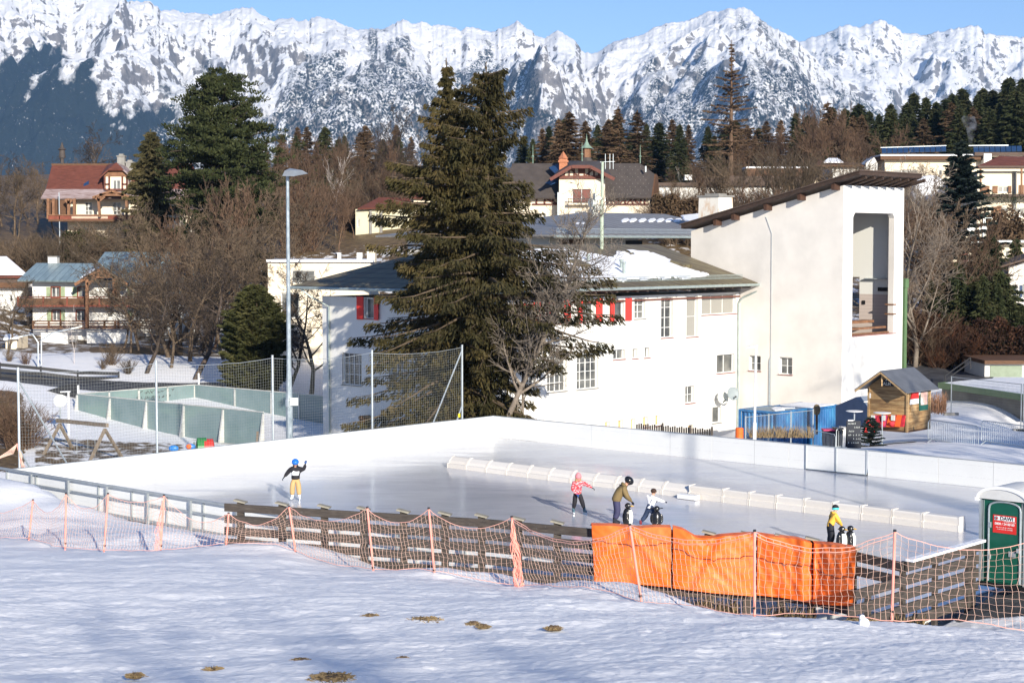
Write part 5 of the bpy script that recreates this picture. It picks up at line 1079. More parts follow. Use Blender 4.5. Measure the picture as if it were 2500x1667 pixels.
# ---------------------------------------------------------------- ball court of green panels
m,nt,bs=newmat('court_green'); MATS['court_green']=m; v=gco(nt); n=noi(nt,.7,5,.65,v); n2=noi(nt,.25,3,.5,gco(nt,(1,1,3)))
rp=ramp(nt,[(.3,(.13,.20,.205)),(.7,(.20,.27,.275))],n.outputs[0]); nt.links.new(mix(nt,ramp(nt,[(.55,(0,)*3),(.7,(.5,)*3)],n2.outputs[0]).outputs[0],rp.outputs[0],(.22,.32,.27)),bs.inputs['Base Color']); bs.inputs['Roughness'].default_value=.45
M('court_frame',(.50,.50,.47),.6,.15,3)
ct=thing('ball_court','ball court walled by pale green panels on a raised concrete edge behind the left net','ball court',tuple(P(420,1080,100)))
TZ=-.22; BZ=-2.15
def gp_(px,py,z=TZ): return G(px,py,z)
c1=gp_(190,962); c2=gp_(645,1007); c3=gp_(485,940.5)
d2=(c2-c1).normalized(); d1=Vector((-d2.y,d2.x,0)); L1=(c3-c1).dot(d1); L1=max(L1,8)
c3=c1+d1*L1; 
def panelrow(A,d,cuts,name='panel',side=1,foot=True,H0=BZ):
    for s,e in zip(cuts,cuts[1:]):
        a=A+d*(s+.03); b=A+d*(e-.03); a=Vector((a.x,a.y,0)); b=Vector((b.x,b.y,0)); n=Vector((d.y,-d.x,0))
        mb=MB(); mb.hexa([a+ZV*H0,b+ZV*H0,b+n*.05+ZV*H0,a+n*.05+ZV*H0,a+ZV*TZ,b+ZV*TZ,b+n*.05+ZV*TZ,a+n*.05+ZV*TZ]); po=mb.build(name,MATS['court_green'],ct)
        mb=MB(); mb.beam(a+n*.03+ZV*(TZ+.03),b+n*.03+ZV*(TZ+.03),.08,.05); mb.build('top_rail',MATS['court_frame'],po)
    for s in cuts:
        q=A+d*s; q=Vector((q.x,q.y,0)); n=Vector((d.y,-d.x,0)); mb=MB(); T_=.06
        mb.prism([q-d*T_+n*.06+ZV*H0,q-d*T_+n*(.42 if foot else .12)+ZV*H0,q-d*T_+n*.10+ZV*(TZ-.05),q-d*T_+n*.06+ZV*(TZ-.05)],d*T_*2); mb.build('rib',MATS['court_frame'],ct)
def along(px,py,A,d):
    n=Vector((-d.y,d.x,0)); p=onplane(px,py,A,n); return (p-A).dot(d)
cu=[0]+[along(px,1000,c1,d2) for px in (271,360,451,547)]+[(c2-c1).dot(d2)]; panelrow(c1,d2,cu)
panelrow(c1+d1*0,d1,[0,L1*.25,L1*.5,L1*.75,L1],foot=False)
far=along(1000,985,c3,d2); panelrow(c3,d2,[0]+[along(px,960,c3,d2) for px in (575,664,732,830,915)]+[far],foot=False)
n=Vector((d2.y,-d2.x,0)); a=Vector((c1.x,c1.y,0)); b=a+d2*((c2-c1).dot(d2)+.1)
mb=MB(); mb.hexa([a+n*.06+ZV*(BZ-.35),b+n*.06+ZV*(BZ-.35),b+n*.5+ZV*(BZ-.35),a+n*.5+ZV*(BZ-.35),a+n*.06+ZV*(BZ-.002),b+n*.06+ZV*(BZ-.002),b+n*.5+ZV*(BZ-.002),a+n*.5+ZV*(BZ-.002)]); mb.build('concrete_edge',MATS['court_frame'],ct)
mb=MB(); mb.hexa([a+ZV*(-3.6),b+ZV*(-3.6),b+n*.04+ZV*(-3.6),a+n*.04+ZV*(-3.6),a+ZV*(BZ-.36),b+ZV*(BZ-.36),b+n*.04+ZV*(BZ-.36),a+n*.04+ZV*(BZ-.36)]); mb.build('plinth',MATS['black'],ct)
for px,py in ((191,950),(485,920),(1050,950)):
    q=P(px,py,c1.y if px<200 else c3.y if px<500 else 96); mb=MB(); mb.tube([Vector((q.x,q.y,TZ)),q+ZV*.25],.06,8); mb.build('post',MATS['white_paint'],ct)
rr=random.Random(5)   # scribble on the back wall
q0=c1+d1*(L1*.62); mb=MB(); n1=Vector((d1.y,-d1.x,0))
for r_ in range(4):
    for k in range(10):
        s=L1*.52+k*.28-r_*.25; z=TZ-.22-r_*.38; p_=c1+d1*s+n1*.062; pts=[Vector((p_.x,p_.y,z))+d1*rr.uniform(-.1,.18)+ZV*rr.uniform(-.13,.13) for _ in range(4)]; mb.tube(pts,.018,3)
mb.build('scribble',MATS['black_metal'],ct)
# ---------------------------------------------------------------- swing
M('swing_wood',(.22,.175,.13),.8,.2,4)
sw_=thing('swing_frame','weathered wooden double swing frame on the playground behind the net','swing',tuple(P(190,1125,92)))
b1_,b2_=P(139,1026,93),P(262,1038,88.5)
mb=MB(); mb.beam(b1_,b2_,.16,.20); mb.build('beam',MATS['swing_wood'],sw_)
for (b_,l) in ((P(146,1036,92.8),((95,1130,91),(195,1128,94.5))),(P(256,1048,88.7),((218,1128,87.5),(303,1125,90.5)))):
    for px,py,D in l: q=P(px,py,D); mb=MB(); mb.beam(b_,q,.13,.13); mb.build('leg',MATS['swing_wood'],sw_)
for s in (.40,.62,.76):
    q=b1_.lerp(b2_,s); mb=MB(); mb.tube([q,q-ZV*1.7],.012,4); mb.build('chain',MATS['galv'],sw_)
# play house animals: colourful spring riders
t=thing('play_tunnel','green and red plastic play tunnel behind the boards next to blue shapes','toy',tuple(P(500,1090,80))); M('plastic_green',(.04,.22,.06),.4); M('plastic_red',(.55,.04,.03),.4); M('plastic_blue',(.04,.22,.58),.4)
c=P(495,1092,80)
for k,(dx,mt_,r) in enumerate(((0,'plastic_green',.52),(.32,'plastic_red',.47))):
    mb=MB(); mb.lathe(c+Vector((dx,.0,-.05)),[(r*.55,-.32),(r,-.26),(r,.16),(r*.55,.22)],22,(1,.25,0)); mb.build('shell',MATS[mt_],t)
mb=MB(); mb.lathe(c+Vector((-.1,-.1,-.05)),[(.34,-.30),(.34,-.27)],20,(1,.25,0)); mb.build('opening',MATS['cabin_green'],t)
for px,D,lab,mt_ in ((424,78.5,'small blue plastic toy shape behind the boards, leftmost of the playground toys','plastic_blue'),(465,79.5,'blue and orange spring rider between the blue shape and the green tunnel','plastic_blue')):
    c=P(px,1094 if px<430 else 1090,D); t=thing('spring_rider',lab,'toy',tuple(c-ZV*.8)); mb=MB(); mb.ell(c,.24,.15,.15,14,8); mb.tube([c-ZV*.9,c],.05,6); mb.build('body',MATS[mt_],t)
    if px>430: mb=MB(); mb.ell(c+Vector((-.05,-.12,.02)),.13,.06,.12,12,8); mb.build('saddle',MATS['orange_plastic'],t)
# playground pole with disc, white lamp post, street lamps
t=thing('disc_sign','round grey disc on a short pole beside the swing','sign',tuple(P(147,1100,97))); c=P(147,978,97); mb=MB(); mb.tube([P(147,1110,97),c],.04,6); mb.build('pole',MATS['galv'],t)
mb=MB(); mb.lathe(c,[(.02,.05),(.22,.035),(.36,.0),(.36,-.03),(.02,.0)],24,(.2,-1,.1)); mb.build('disc',MATS['dish_white'],t)
t=thing('lamp_post','short white lamp post with a flat head at the playground','street lamp',tuple(P(168,1105,98))); mb=MB(); mb.tube([P(168,1120,98),P(167,958,98)],.06,8); mb.build('pole',MATS['white_paint'],t); mb=MB(); mb.obox(P(160,956,98),(.28,0,.01),(0,.12,0),(0,0,.03)); mb.build('lamp_head',MATS['white_paint'],t)
for (px,y0,y1,D,tip,lab) in ((93,960,836,121,(54,821),'curved galvanised street lamp reaching left, at the road below the chalet'),(101,955,830,123,(176,802),'second curved street lamp just right of the first, its arm reaching right')):
    b=P(px,y0,D); e=P(px,y1,D); tp=P(tip[0],tip[1],D); t=thing('street_lamp',lab,'street lamp',tuple(b),'street lamps'); mid=e.lerp(tp,.35)+ZV*.45*(1 if tip[0]<93 else .5)
    mb=MB(); mb.tube([b-ZV*.5,e,mid,tp],[.07,.06,.045,.04],8); mb.build('pole',MATS['galv'],t); mb=MB(); dr=(tp-mid).normalized(); mb.obox(tp+dr*.35,dr*.4,(0,.12,0),(0,0,.05)); mb.build('lamp_head',MATS['dish_white'],t)
# dark road fence along the left
t=thing('road_fence','black board fence along the road above the playground','fence',tuple(P(200,935,118)))
pts=[P(-150,908,114),P(0,917,114.5),P(100,926,116),P(190,936,117),P(290,938,119)]
for k in range(3):
    for a,b in zip(pts,pts[1:]): mb=MB(); mb.beam(a+ZV*(.75-k*.36),b+ZV*(.75-k*.36),.05,.22); mb.build('board',MATS['black_metal'],t)
for a in pts: mb=MB(); mb.beam(a-ZV*.6,a+ZV*.9,.1,.1); mb.build('post',MATS['black_metal'],t)
# dark timber screen left of the court
mb=MB(); a,b=P(60,965,113),P(189,958,110); mb.hexa([a-ZV*2,b-ZV*2,b-ZV*2+Vector((0,.1,0)),a-ZV*2+Vector((0,.1,0)),a-ZV*.1,b+ZV*.7,b+ZV*.7+Vector((0,.1,0)),a-ZV*.1+Vector((0,.1,0))]) 
tag(mb.build('dark_screen',MATS['black_metal']),'dark screen wall at the left end of the green ball court','screen wall')
# low chain link fence behind the left boards
def chain(name,label,A,B,h,posts,cell=.11,r=.006,group=None,mat='cord_grey',tilt=0):
    t=thing(name,label,'fence',tuple(A)); d=B-A; L=d.length; d=d/L
    mb=MB(); k=-h
    while k<L:
        for sg in (1,-1):
            s0,s1=(k,k+h); z0,z1=(0,h) if sg>0 else (h,0)
            if s0<0: z0+=(-s0)*(1 if sg>0 else -1); s0=0
            if s1>L: z1-=(s1-L)*(1 if sg>0 else -1); s1=L
            if s1>s0: mb.tube([A+d*s0+ZV*z0,A+d*s1+ZV*z1],r,3,False)
        k+=cell
    mb.build('mesh',MATS[mat],t)
    mb=MB(); mb.tube([A+ZV*h,B+ZV*h],.02,5); mb.build('top_rail',MATS['galv'],t)
    for s in posts: q=A+d*L*s; mb=MB(); mb.tube([q-ZV*.6,q+ZV*(h+.06)],.035,6); mb.build('post',MATS['galv'],t)
chain('chain_link_fence','low sagging chain link fence just behind the left rink boards',RK(-22.5,-2.3,-1.05),RK(-2,-2.3,-.95),1.15,(0,.2,.4,.5,.62,.75,.87,1),.16)
# log seat and stump near the right end of the net
t=thing('log_seat','dark stack of logs behind the left boards below the net','logs',tuple(P(905,1035,96)))
for i,(x,y) in enumerate(((905,1020),(906,1031),(908,1042))): mb=MB(); mb.tube([P(x-27,y,96),P(x+26,y-3,97)],.13,8); mb.build('log',MATS['wood_dark'],t)
t=thing('wooden_post','pale weathered wooden post with a small lamp on top beside the log stack','post',tuple(P(935,1050,94))); mb=MB(); mb.tube([P(936,1060,94),P(934,1000,94)],.1,7); mb.build('post',MATS['swing_wood'],t); mb=MB(); mb.tube([P(935,1000,94),P(931,975,94)],.025,5); mb.lathe(P(930,965,94),[(.03,-.1),(.09,0),(.04,.12)],8); mb.build('lamp',MATS['white_paint'],t)
t=thing('fence_stub','short leaning brown stake in front of the green court panels','stake',tuple(P(628,1080,77))); mb=MB(); mb.tube([P(626,1095,77),P(629,1053,77)],.06,6); mb.build('stake',MATS['swing_wood'],t)
t=thing('notice_plate','small yellow plate on the ball stop net near its right end','sign',tuple(P(1121,1014,79.5))); c=P(1121,1014,79.8); mb=MB(); mb.obox(c,E1*.07,E2*.006,ZV*.09); M('yellow',(.80,.60,.03),.5); mb.build('plate',MATS['yellow'],t)
# leaning salmon pole behind the far left
b=P(62,1140,63); tp=P(42,1083,63.4); t=thing('net_pole_spare','salmon net pole with a bundled net behind the far left corner of the rink','pole',tuple(b)); mb=MB(); mb.tube([b-ZV*.5,tp],.04,6); mb.build('pole',MATS['salmon'],t); mb=MB()
for k in range(9): mb.tube([tp,tp.lerp(P(8-k*3+18,1112-k,63),.6)-ZV*.1,P(0-k*4,1118+k*2,63)],.009,3,False)
for k in range(6): mb.tube([tp,tp.lerp(b,.5)+Vector((.02*k-.05,-.05,0)),b+Vector((-.03*k,-.03,0))],.009,3,False)
mb.build('net_bundle',MATS['cord_pink'],t)
# ---------------------------------------------------------------- slim white lamp
a=P(1842,1072,77.5); t=thing('lamp_post','slim white lamp post with a wing shaped head in front of the white tower','street lamp',(a.x,a.y,-.3)); zt=P(1844,848,a.y).z
mb=MB(); mb.tube([(a.x,a.y,-.3),(a.x,a.y,1.0),(a.x,a.y,1.05),(a.x+.03,a.y,zt)],[.085,.085,.06,.05],10); mb.build('pole',MATS['white_paint'],t)
mb=MB(); q=P(1838,846,a.y); mb.hexa([P(1822,848,a.y-.2),P(1848,850,a.y-.2),P(1850,846,a.y+.2),P(1826,845,a.y+.2),P(1828,845,a.y-.1),P(1850,842,a.y-.1),P(1850,841,a.y+.1),P(1832,843,a.y+.1)]); mb.build('lamp_head',MATS['white_paint'],t)
# ---------------------------------------------------------------- market hut
M('hut_wood',(.40,.245,.115),.75,.3,1.6,stretch=(1,1,9),bmp=.3,col2=(.56,.39,.20)); M('hut_dark',(.10,.055,.03),.8)
m,nt,bs=newmat('hut_planks'); MATS['hut_planks']=m; g=nt.nodes.new('ShaderNodeNewGeometry'); sx=nt.nodes.new('ShaderNodeSeparateXYZ'); nt.links.new(g.outputs[0],sx.inputs[0])
n=noi(nt,1.1,7,.72,gco(nt,(1,1,6))); n2=noi(nt,.9,3,.5,gco(nt,(.6,.6,5))); rp=ramp(nt,[(.3,(.16,.085,.035)),(.5,(.38,.235,.10)),(.72,(.54,.37,.18))],n.outputs[0])
ln=mth(nt,'LESS_THAN',mth(nt,'MODULO',mth(nt,'ADD',sx.outputs[2],20),.165),.014); c=mix(nt,mth(nt,'MULTIPLY',ln,.75),rp.outputs[0],(.07,.035,.015)); c=mix(nt,ramp(nt,[(.52,(0,)*3),(.66,(.55,)*3)],n2.outputs[0]).outputs[0],c,(.14,.07,.03))
nt.links.new(c,bs.inputs['Base Color']); bs.inputs['Roughness'].default_value=.8
hc=G(2214,1056,.15); hs=-E2; 
hut=thing('market_hut','small wooden plank hut with a grey gable roof and posters by the rink','hut',tuple(hc))
Wl=Wall(hc,hs,-E1)      # long left face with red bench cushions: s runs away to the left
Wr=Wall(hc,E1,E2)
wl=Wl.uv(2121,1000)[0]; wr=Wr.uv(2269,1000)[0]; z0=.15; z1=Wl.uv(2213,948)[1]; zp=Wl.uv(2158,908)[1]
mb=MB(); A=hc.copy(); A.z=0; B=A+hs*wl; Cc=B+E1*wr; Dd=A+E1*wr
for p,q in ((A,B),(B,Cc),(Cc,Dd),(Dd,A)): mb.poly([p+ZV*(z0+.1),q+ZV*(z0+.1),q+ZV*z1,p+ZV*z1])
mid=lambda p,q:(p+q)/2
for p,q in ((A,B),(Dd,Cc)): mb.poly([p+ZV*z1,q+ZV*z1,mid(p,q)+ZV*zp])
mb.build('wall',MATS['hut_planks'],hut)
mb=MB()
for p in (A,B,Dd): mb.obox(p+ZV*(z0+z1)/2+(-E1*.01+E2*.01 if p==A else -hs*-.0),E1*.05,E2*.05,ZV*((z1-z0)/2-.02))
mb.build('corner_post',MATS['hut_wood'],hut)
mb=MB(); mb.prism([A-hs*.02-E1*.02+ZV*z0,B-E1*.02+ZV*z0,Cc+ZV*z0,Dd-hs*.02+ZV*z0],ZV*.1); mb.build('base',MATS['hut_dark'],hut)
M('roof_felt',(.115,.12,.13),.45,.2,1.5,spec=.6)
mb=MB(); ro=.35; fo=.75; R0=mid(A,B)-E1*fo+ZV*(zp+.12); R1=mid(Dd,Cc)+E1*.3+ZV*(zp+.12); dz=(zp-z1)/(wl/2)
eA=lambda p,s:p+hs*s*ro+ZV*(z1+.12-dz*ro)
for s,p,q in ((-1,A,Dd),(1,B,Cc)):
    mb.prism([eA(p,s)-E1*fo,R0,R1,eA(q,s)+E1*.3],-ZV*.05)
mb.build('roof',MATS['roof_felt'],hut)
mb=MB(); 
for s,p in ((-1,A),(1,B)): mb.beam(eA(p,s)-E1*(fo-.03)-ZV*.09,R0+E1*.03-ZV*.09,.05,.10)
mb.beam(mid(A,B)-E1*.6+ZV*(zp-.02),mid(A,B)-E1*.6+ZV*(z1+.1),.06,.06); mb.build('rafter',MATS['hut_wood'],hut)
# sign board in the gable
mb=MB(); q=[Wl.T((Wl.uv(x,y,.04)[0],.04,Wl.uv(x,y,.04)[1])) for x,y in ((2150,941),(2182,943),(2182,936),(2170,923),(2163,924),(2151,937))]; mb.prism(q,-E1*.03); sb=mb.build('gable_sign',MATS['glove_dark'],hut)
cc=sum(q,Vector())/len(q); text(sb,'ALM',cc-E1*.035-ZV*.06,E2,-E1,.22,'dish_white',ext=.002); scrawl(sb,cc-E1*.04+ZV*.14,E2,.2,.12,'dish_white',2)
mb=MB(Wl.T); s0,zz=Wl.uv(2117,965,.03); mb.box(wl+.02,wl+.05,0,.4,1.5,1.55); mb.box(wl-.12,wl-.02,.02,.04,zz-.12,zz+.12); mb.build('notice',MATS['white_paint'],hut)
# posters on the right face
mb=MB(Wr.T); r=Wr.rect(2245,941,2266,1001,.03); mb.box(r[0],r[1],.01,.035,r[2],r[3]); M('poster_green',(.015,.10,.075),.5); po=mb.build('poster',MATS['poster_green'],hut)
mb=MB(Wr.T); a_,b_,c_,d_=r; w_=b_-a_; h_=d_-c_; mb.box(a_+w_*.12,a_+w_*.9,.038,.043,c_+h_*.22,c_+h_*.74); M('poster_pink',(.62,.40,.34),.6,.25,9); mb.build('picture',MATS['poster_pink'],po)
mb=MB(Wr.T); mb.lathe((a_+w_*.5,.04,c_+h_*.88),[(w_*.17,0),(w_*.17,.006)],14,(0,1,0)); mb.build('ball',MATS['red'],po)
mb=MB(Wr.T); mb.box(a_+w_*.12,a_+w_*.3,.045,.049,c_+h_*.24,c_+h_*.5); mb.box(a_+w_*.12,a_+w_*.46,.045,.049,c_+h_*.24,c_+h_*.30); mb.build('picture',MATS['white_paint'],po)
mb=MB(Wr.T); r=Wr.rect(2221,950,2244,986,.02); a_,b_,c_,d_=r; w_=b_-a_; h_=d_-c_
mb.prism([(a_,.02,c_),(b_-.05,.02,c_),(b_-.08,.02,c_+h_*.35),(a_+.03,.02,c_+h_*.35)],(0,.02,0)); mb.ell((b_-.04,.03,c_+h_*.72),w_*.18,.02,h_*.16,12,8); ht=mb.build('felt_hat_sign',MATS['white_paint'],hut)
mb=MB(Wr.T); mb.prism([(a_+.03,.024,c_+h_*.36),(b_-.10,.024,c_+h_*.36),(b_-.08,.024,c_+h_*.75),(a_+w_*.58,.024,c_+h_),(a_+w_*.22,.024,c_+h_*.8)],(0,.025,0)); mb.build('hat_crown',MATS['red'],ht)
mb=MB(Wr.T); r=Wr.rect(2224,989,2237,1003,.02); mb.box(r[0],r[1],.01,.03,r[2],r[3]); mb.build('wood_sign',MATS['hut_wood'],hut)
# red and orange cushions leaning on the long face
M('cushion_red',(.50,.03,.045),.6,.3,5); M('cushion_orange',(.86,.13,.03),.6,.15,5); M('cushion_pink',(.55,.06,.16),.6,.3,5)
for i,(x0,x1,mt_) in enumerate(((2128,2140,'cushion_pink'),(2141,2150,'cushion_red'),(2153,2166,'cushion_pink'),(2168,2178,'cushion_orange'),(2179,2187,'cushion_red'),(2188,2202,'cushion_orange'),(2202,2210,'cushion_red'))):
    r=Wl.rect(x0,1013,x1,1046,.12); mb=MB(Wl.T); a_,b_=r[0]+.0,r[1]; mb.hexa([(a_,.20,r[2]+.1),(b_,.20,r[2]+.1),(b_,.30,r[2]+.1),(a_,.30,r[2]+.1),(a_+.02,.03,r[3]),(b_-.02,.03,r[3]),(b_-.02,.12,r[3]-.03),(a_+.02,.12,r[3]-.03)])
    pn=mb.build('banner_panel',MATS[mt_],hut)
    if i in (0,2,4): 
        c=Wl.T(((a_+b_)/2,.23,(r[2]+r[3])/2+.2)); mb=MB(); mb.obox(c,E2*.10,E1*.02,ZV*.13); mb.build('figure',MATS['dish_white'],pn); mb=MB(); mb.ell(c-ZV*.28-E1*.05,.16,.06,.12,8,6); mb.build('figure',MATS['cushion_red'],pn)
# bar tables
M('table_top',(.42,.44,.48),.35,.08,2)
for px,y,pb,D,lab in ((2086,1003,1048,82,'round white bar table left of the hut, behind the barrier'),(2154,1007,1064,80,'round white bar table in front of the hut')):
    c=P(px,y,D); t=thing('bar_table',lab,'table',tuple(P(px,pb,D)),'bar tables'); zb=gz(c.x,c.y); mb=MB(); mb.lathe(c-ZV*.03,[(.36,0),(.41,.01),(.41,.035),(.36,.045)],24); mb.build('table_top',MATS['white_paint'],t)
    mb=MB(); mb.tube([(c.x,c.y,zb),(c.x,c.y,c.z)],.035,8); mb.build('column',MATS['galv'],t)
    mb=MB()
    for k in range(4): a_=PI/4+k*PI/2; mb.beam((c.x,c.y,zb+.06),(c.x+.34*math.cos(a_),c.y+.34*math.sin(a_),zb+.02),.05,.03)
    mb.build('foot',MATS['black_metal'],t)
# chalkboard
c=P(2086,1073,77.5); t=thing('chalkboard','black chalkboard sign with white writing standing in the snow before the hut','sign',tuple(c)); zb=gz(c.x,c.y); x0=P(2069,1040,77.5).x; x1=P(2103,1040,77.5).x; zt=P(2086,1028,77.5).z
M('chalk_black',(.012,.016,.026),.6)
mb=MB(); mb.hexa([(x0,c.y,zb),(x1,c.y,zb),(x1,c.y+.03,zb),(x0,c.y+.03,zb),(x0,c.y+.18,zt),(x1,c.y+.18,zt),(x1,c.y+.21,zt),(x0,c.y+.21,zt)]); mb.hexa([(x0,c.y+.42,zb),(x1,c.y+.42,zb),(x1,c.y+.45,zb),(x0,c.y+.45,zb),(x0,c.y+.22,zt),(x1,c.y+.22,zt),(x1,c.y+.25,zt),(x0,c.y+.25,zt)]); cb=mb.build('board',MATS['chalk_black'],t)
for i,(o_,l_) in enumerate(((-.1,.35),(.12,.24),(-.16,.2),(-.02,.5),(.1,.3),(-.05,.48))):
    z=zt-.12-i*(zt-zb-.2)/6; y=c.y+.18*(z-zb)/(zt-zb)-.012; scrawl(cb,((x0+x1)/2+o_,y,z),(1,0,0),l_,.085,'dish_white',i+4,'writing')
mb=MB(); mb.box(x0+.05,x0+.3,c.y+.13,c.y+.16,zt+.0,zt+.05); mb.build('clip',MATS['white_paint'],t)
# crowd barriers
GB='steel crowd barriers'
def barrier(p,q,label,h=1.05,z=None):
    p,q=Vector(p),Vector(q); t=thing('crowd_barrier',label,'barrier',tuple(p),GB); d=(q-p); d.z=0; L=d.length; d/=L; zb=gz(p.x,p.y)+.03; p=Vector((p.x,p.y,zb))
    mb=MB(); mb.tube([p+ZV*.12,p+ZV*(h-.12),p+d*.12+ZV*h,p+d*(L-.12)+ZV*h,p+d*L+ZV*(h-.12),p+d*L+ZV*.12,p+ZV*.12],.022,7); mb.build('frame',MATS['galv'],t)
    n=max(4,int(L/.125))
    mb=MB()
    for k in range(1,n): mb.tube([p+d*L*k/n+ZV*.12,p+d*L*k/n+ZV*h],.0085,4,False)
    mb.build('bars',MATS['galv'],t)
    nn=Vector((-d.y,d.x,0)); 
    for s in (.3,L-.3): mb=MB(); mb.tube([p+d*s-nn*.3,p+d*s+ZV*.14,p+d*s+nn*.3],.02,5); mb.build('foot',MATS['galv'],t)
B1,B2,B3,B4=P(2266,1052,80.5),P(2389,1066,77.5),P(2396,1068,77.4),P(2525,1082,74.5)
barrier(B1,B2,'steel crowd barrier starting at the right corner of the hut'); barrier(B3,B4,'steel crowd barrier at the right edge of the picture, behind the rink boards')
barrier(P(1984,1057,82),P(2040,1061,80),'steel crowd barrier set in front of the dark bins left of the hut'); barrier(P(2042,1058,83),P(2104,1058,83.5),'steel crowd barrier behind the first bar table, left of the hut')
# dark bin between
for px,lab in ((2024,'tall black wheeled bin behind the crowd barrier'),(2048,'darker narrow bin right of the wheeled bin')):
    c=P(px,1058,84); t=thing('waste_bin',lab,'bin',tuple(c)); mb=MB(); zb=gz(c.x,c.y); w1=.26 if px<2030 else .2; mb.hexa([(c.x-w1*.85,c.y,zb),(c.x+w1*.85,c.y,zb),(c.x+w1*.85,c.y+.5,zb),(c.x-w1*.85,c.y+.5,zb),(c.x-w1,c.y-.05,zb+.95),(c.x+w1,c.y-.05,zb+.95),(c.x+w1,c.y+.6,zb+1.0),(c.x-w1,c.y+.6,zb+1.0)]); mb.build('body',MATS['chalk_black'],t); mb=MB(); mb.box(c.x-w1-.03,c.x+w1+.03,c.y-.09,c.y+.64,zb+1.003,zb+1.06); mb.build('lid',MATS['cushion_pink'] if px<2030 else MATS['black'],t)
# ---------------------------------------------------------------- shipping containers
m,nt,bs=newmat('container_blue'); MATS['container_blue']=m; n=noi(nt,1.2,6,.7,gco(nt,(1,1,.6))); rp=ramp(nt,[(.3,(.010,.035,.09)),(.5,(.02,.13,.33)),(.72,(.05,.26,.45))],n.outputs[0]); nt.links.new(rp.outputs[0],bs.inputs['Base Color']); bs.inputs['Roughness'].default_value=.5
cc=P(1898,1005,95.8); zt=cc.z; cc=Vector((cc.x,cc.y,zt-2.55))
def container(c0,L,W_,label,snow):
    t=thing('container',label,'container',tuple(c0),'blue steel containers')
    mb=MB(); c0=Vector(c0)
    def corr(A,d,Ln,n):
        k=0; pts=[]; s=.12
        while s<Ln-.12: pts+= [(s,0),(s+.09,0),(s+.13,.05),(s+.22,.05)]; s+=.26
        pts.append((Ln-.12,0)); lo=[A+d*s-n*(.04+o)+ZV*.15 for s,o in pts]; hi=[q+ZV*2.28 for q in lo]
        mb.grid([lo,hi])
    corr(c0,-E2,W_,-E1); corr(c0,E1,L,E2); corr(c0+E1*L,-E2,W_,E1); corr(c0-E2*W_,E1,L,-E2); mb.build('wall',MATS['container_blue'],t)
    mb=MB()
    for a in (0,L):
        for b in (0,-W_): mb.obox(c0+E1*a+E2*b+ZV*1.27,E1*.06,E2*.06,ZV*1.27)
    for z in (.07,2.49):
        for b in (0,-W_): mb.beam(c0+E2*b+ZV*z,c0+E1*L+E2*b+ZV*z,.1,.12)
        for a in (0,L): mb.beam(c0+E1*a+ZV*z,c0+E1*a-E2*W_+ZV*z,.1,.12)
    mb.build('frame',MATS['container_blue'],t)
    mb=MB(); mb.prism([c0+E1*.03-E2*.03+ZV*2.5,c0+E1*.03-E2*(W_-.03)+ZV*2.5,c0+E1*(L-.03)-E2*(W_-.03)+ZV*2.5,c0+E1*(L-.03)-E2*.03+ZV*2.5],ZV*.03); rf=mb.build('roof',MATS['container_top'],t)
    if snow: mb=MB(); mb.prism([c0+E1*a-E2*b+ZV*2.535 for a,b in snow],ZV*.05); mb.build('snow',MATS['snow_roof'],rf)
M('container_top',(.22,.29,.34),.5,.3,1.2)
container(cc,2.95,2.55,'blue container with a bright end, nearest the orange barrel',[(.5,.5),(1.2,.3),(1.8,.9),(2.6,.5),(2.2,1.6),(1.2,1.2)])
container(cc+E1*3.15+E2*.25,2.9,2.5,'darker blue container behind, its roof under snow',[(.1,.1),(2.7,.1),(2.6,2.2),(.3,2.3)])
mb=MB(); c=P(1994,1000,90); t=thing('thatch_bale','brown bundle of straw on a post beside the blue container','bundle',tuple(P(1994,1050,90))); mb.ell(c,.2,.2,.3,14,10); mb.build('straw',MATS['dry_grass'],t); mb=MB(); mb.tube([P(1994,1060,90),c],.06,6); mb.build('post',MATS['wood_dark'],t)
# orange barrel
c=P(1805,1070,80); zb=P(1805,1072,80).z; t=thing('orange_barrel','orange cylinder standing at the fence in front of the container','barrel',(c.x,c.y,zb)); h=P(1805,1044,80).z-zb; mb=MB(); mb.lathe((c.x,c.y,zb-.3),[(.19,0),(.19,h*.5+.3),(.20,h*.52+.3),(.19,h*.54+.3),(.19,h+.28),(.17,h+.3)],18); mb.build('drum',MATS['orange_plastic'],t)
A_=P(1820,1072,80.5); B_=P(1985,1052,85); A_.z=P(1820,1072,80.5).z; chain('chain_link_fence','low chain link fence with concrete posts in front of the blue container',A_-ZV*.1,B_-ZV*.1,1.15,(0,.33,.66,1),.15,.004)
# dry weeds there
for i,(x0,x1,y,D,lab) in enumerate(((1830,1985,1066,81,'brown weeds growing along the chain link fence'),(2255,2310,1000,90,'reddish brown shrub stems behind the hut'))):
    mb=MB(); rr=random.Random(20+i)
    for k in range(420): p=P(rr.uniform(x0,x1),y,D+rr.uniform(-.7,.7)); l=rr.uniform(.15,.6 if i==0 else .9); z=p.z-.05+(0 if i==0 else rr.uniform(-.2,.2)); dx,dy=rr.uniform(-.2,.2),rr.uniform(-.2,.2); mb.poly([(p.x-.012,p.y,z),(p.x+.012,p.y,z),(p.x+dx+.008,p.y+dy,z+l),(p.x+dx-.004,p.y+dy,z+l)])
    tag(mb.build('weeds',MATS['dry_grass' if i==0 else 'wood_brown']),lab,'weeds',kind='stuff')
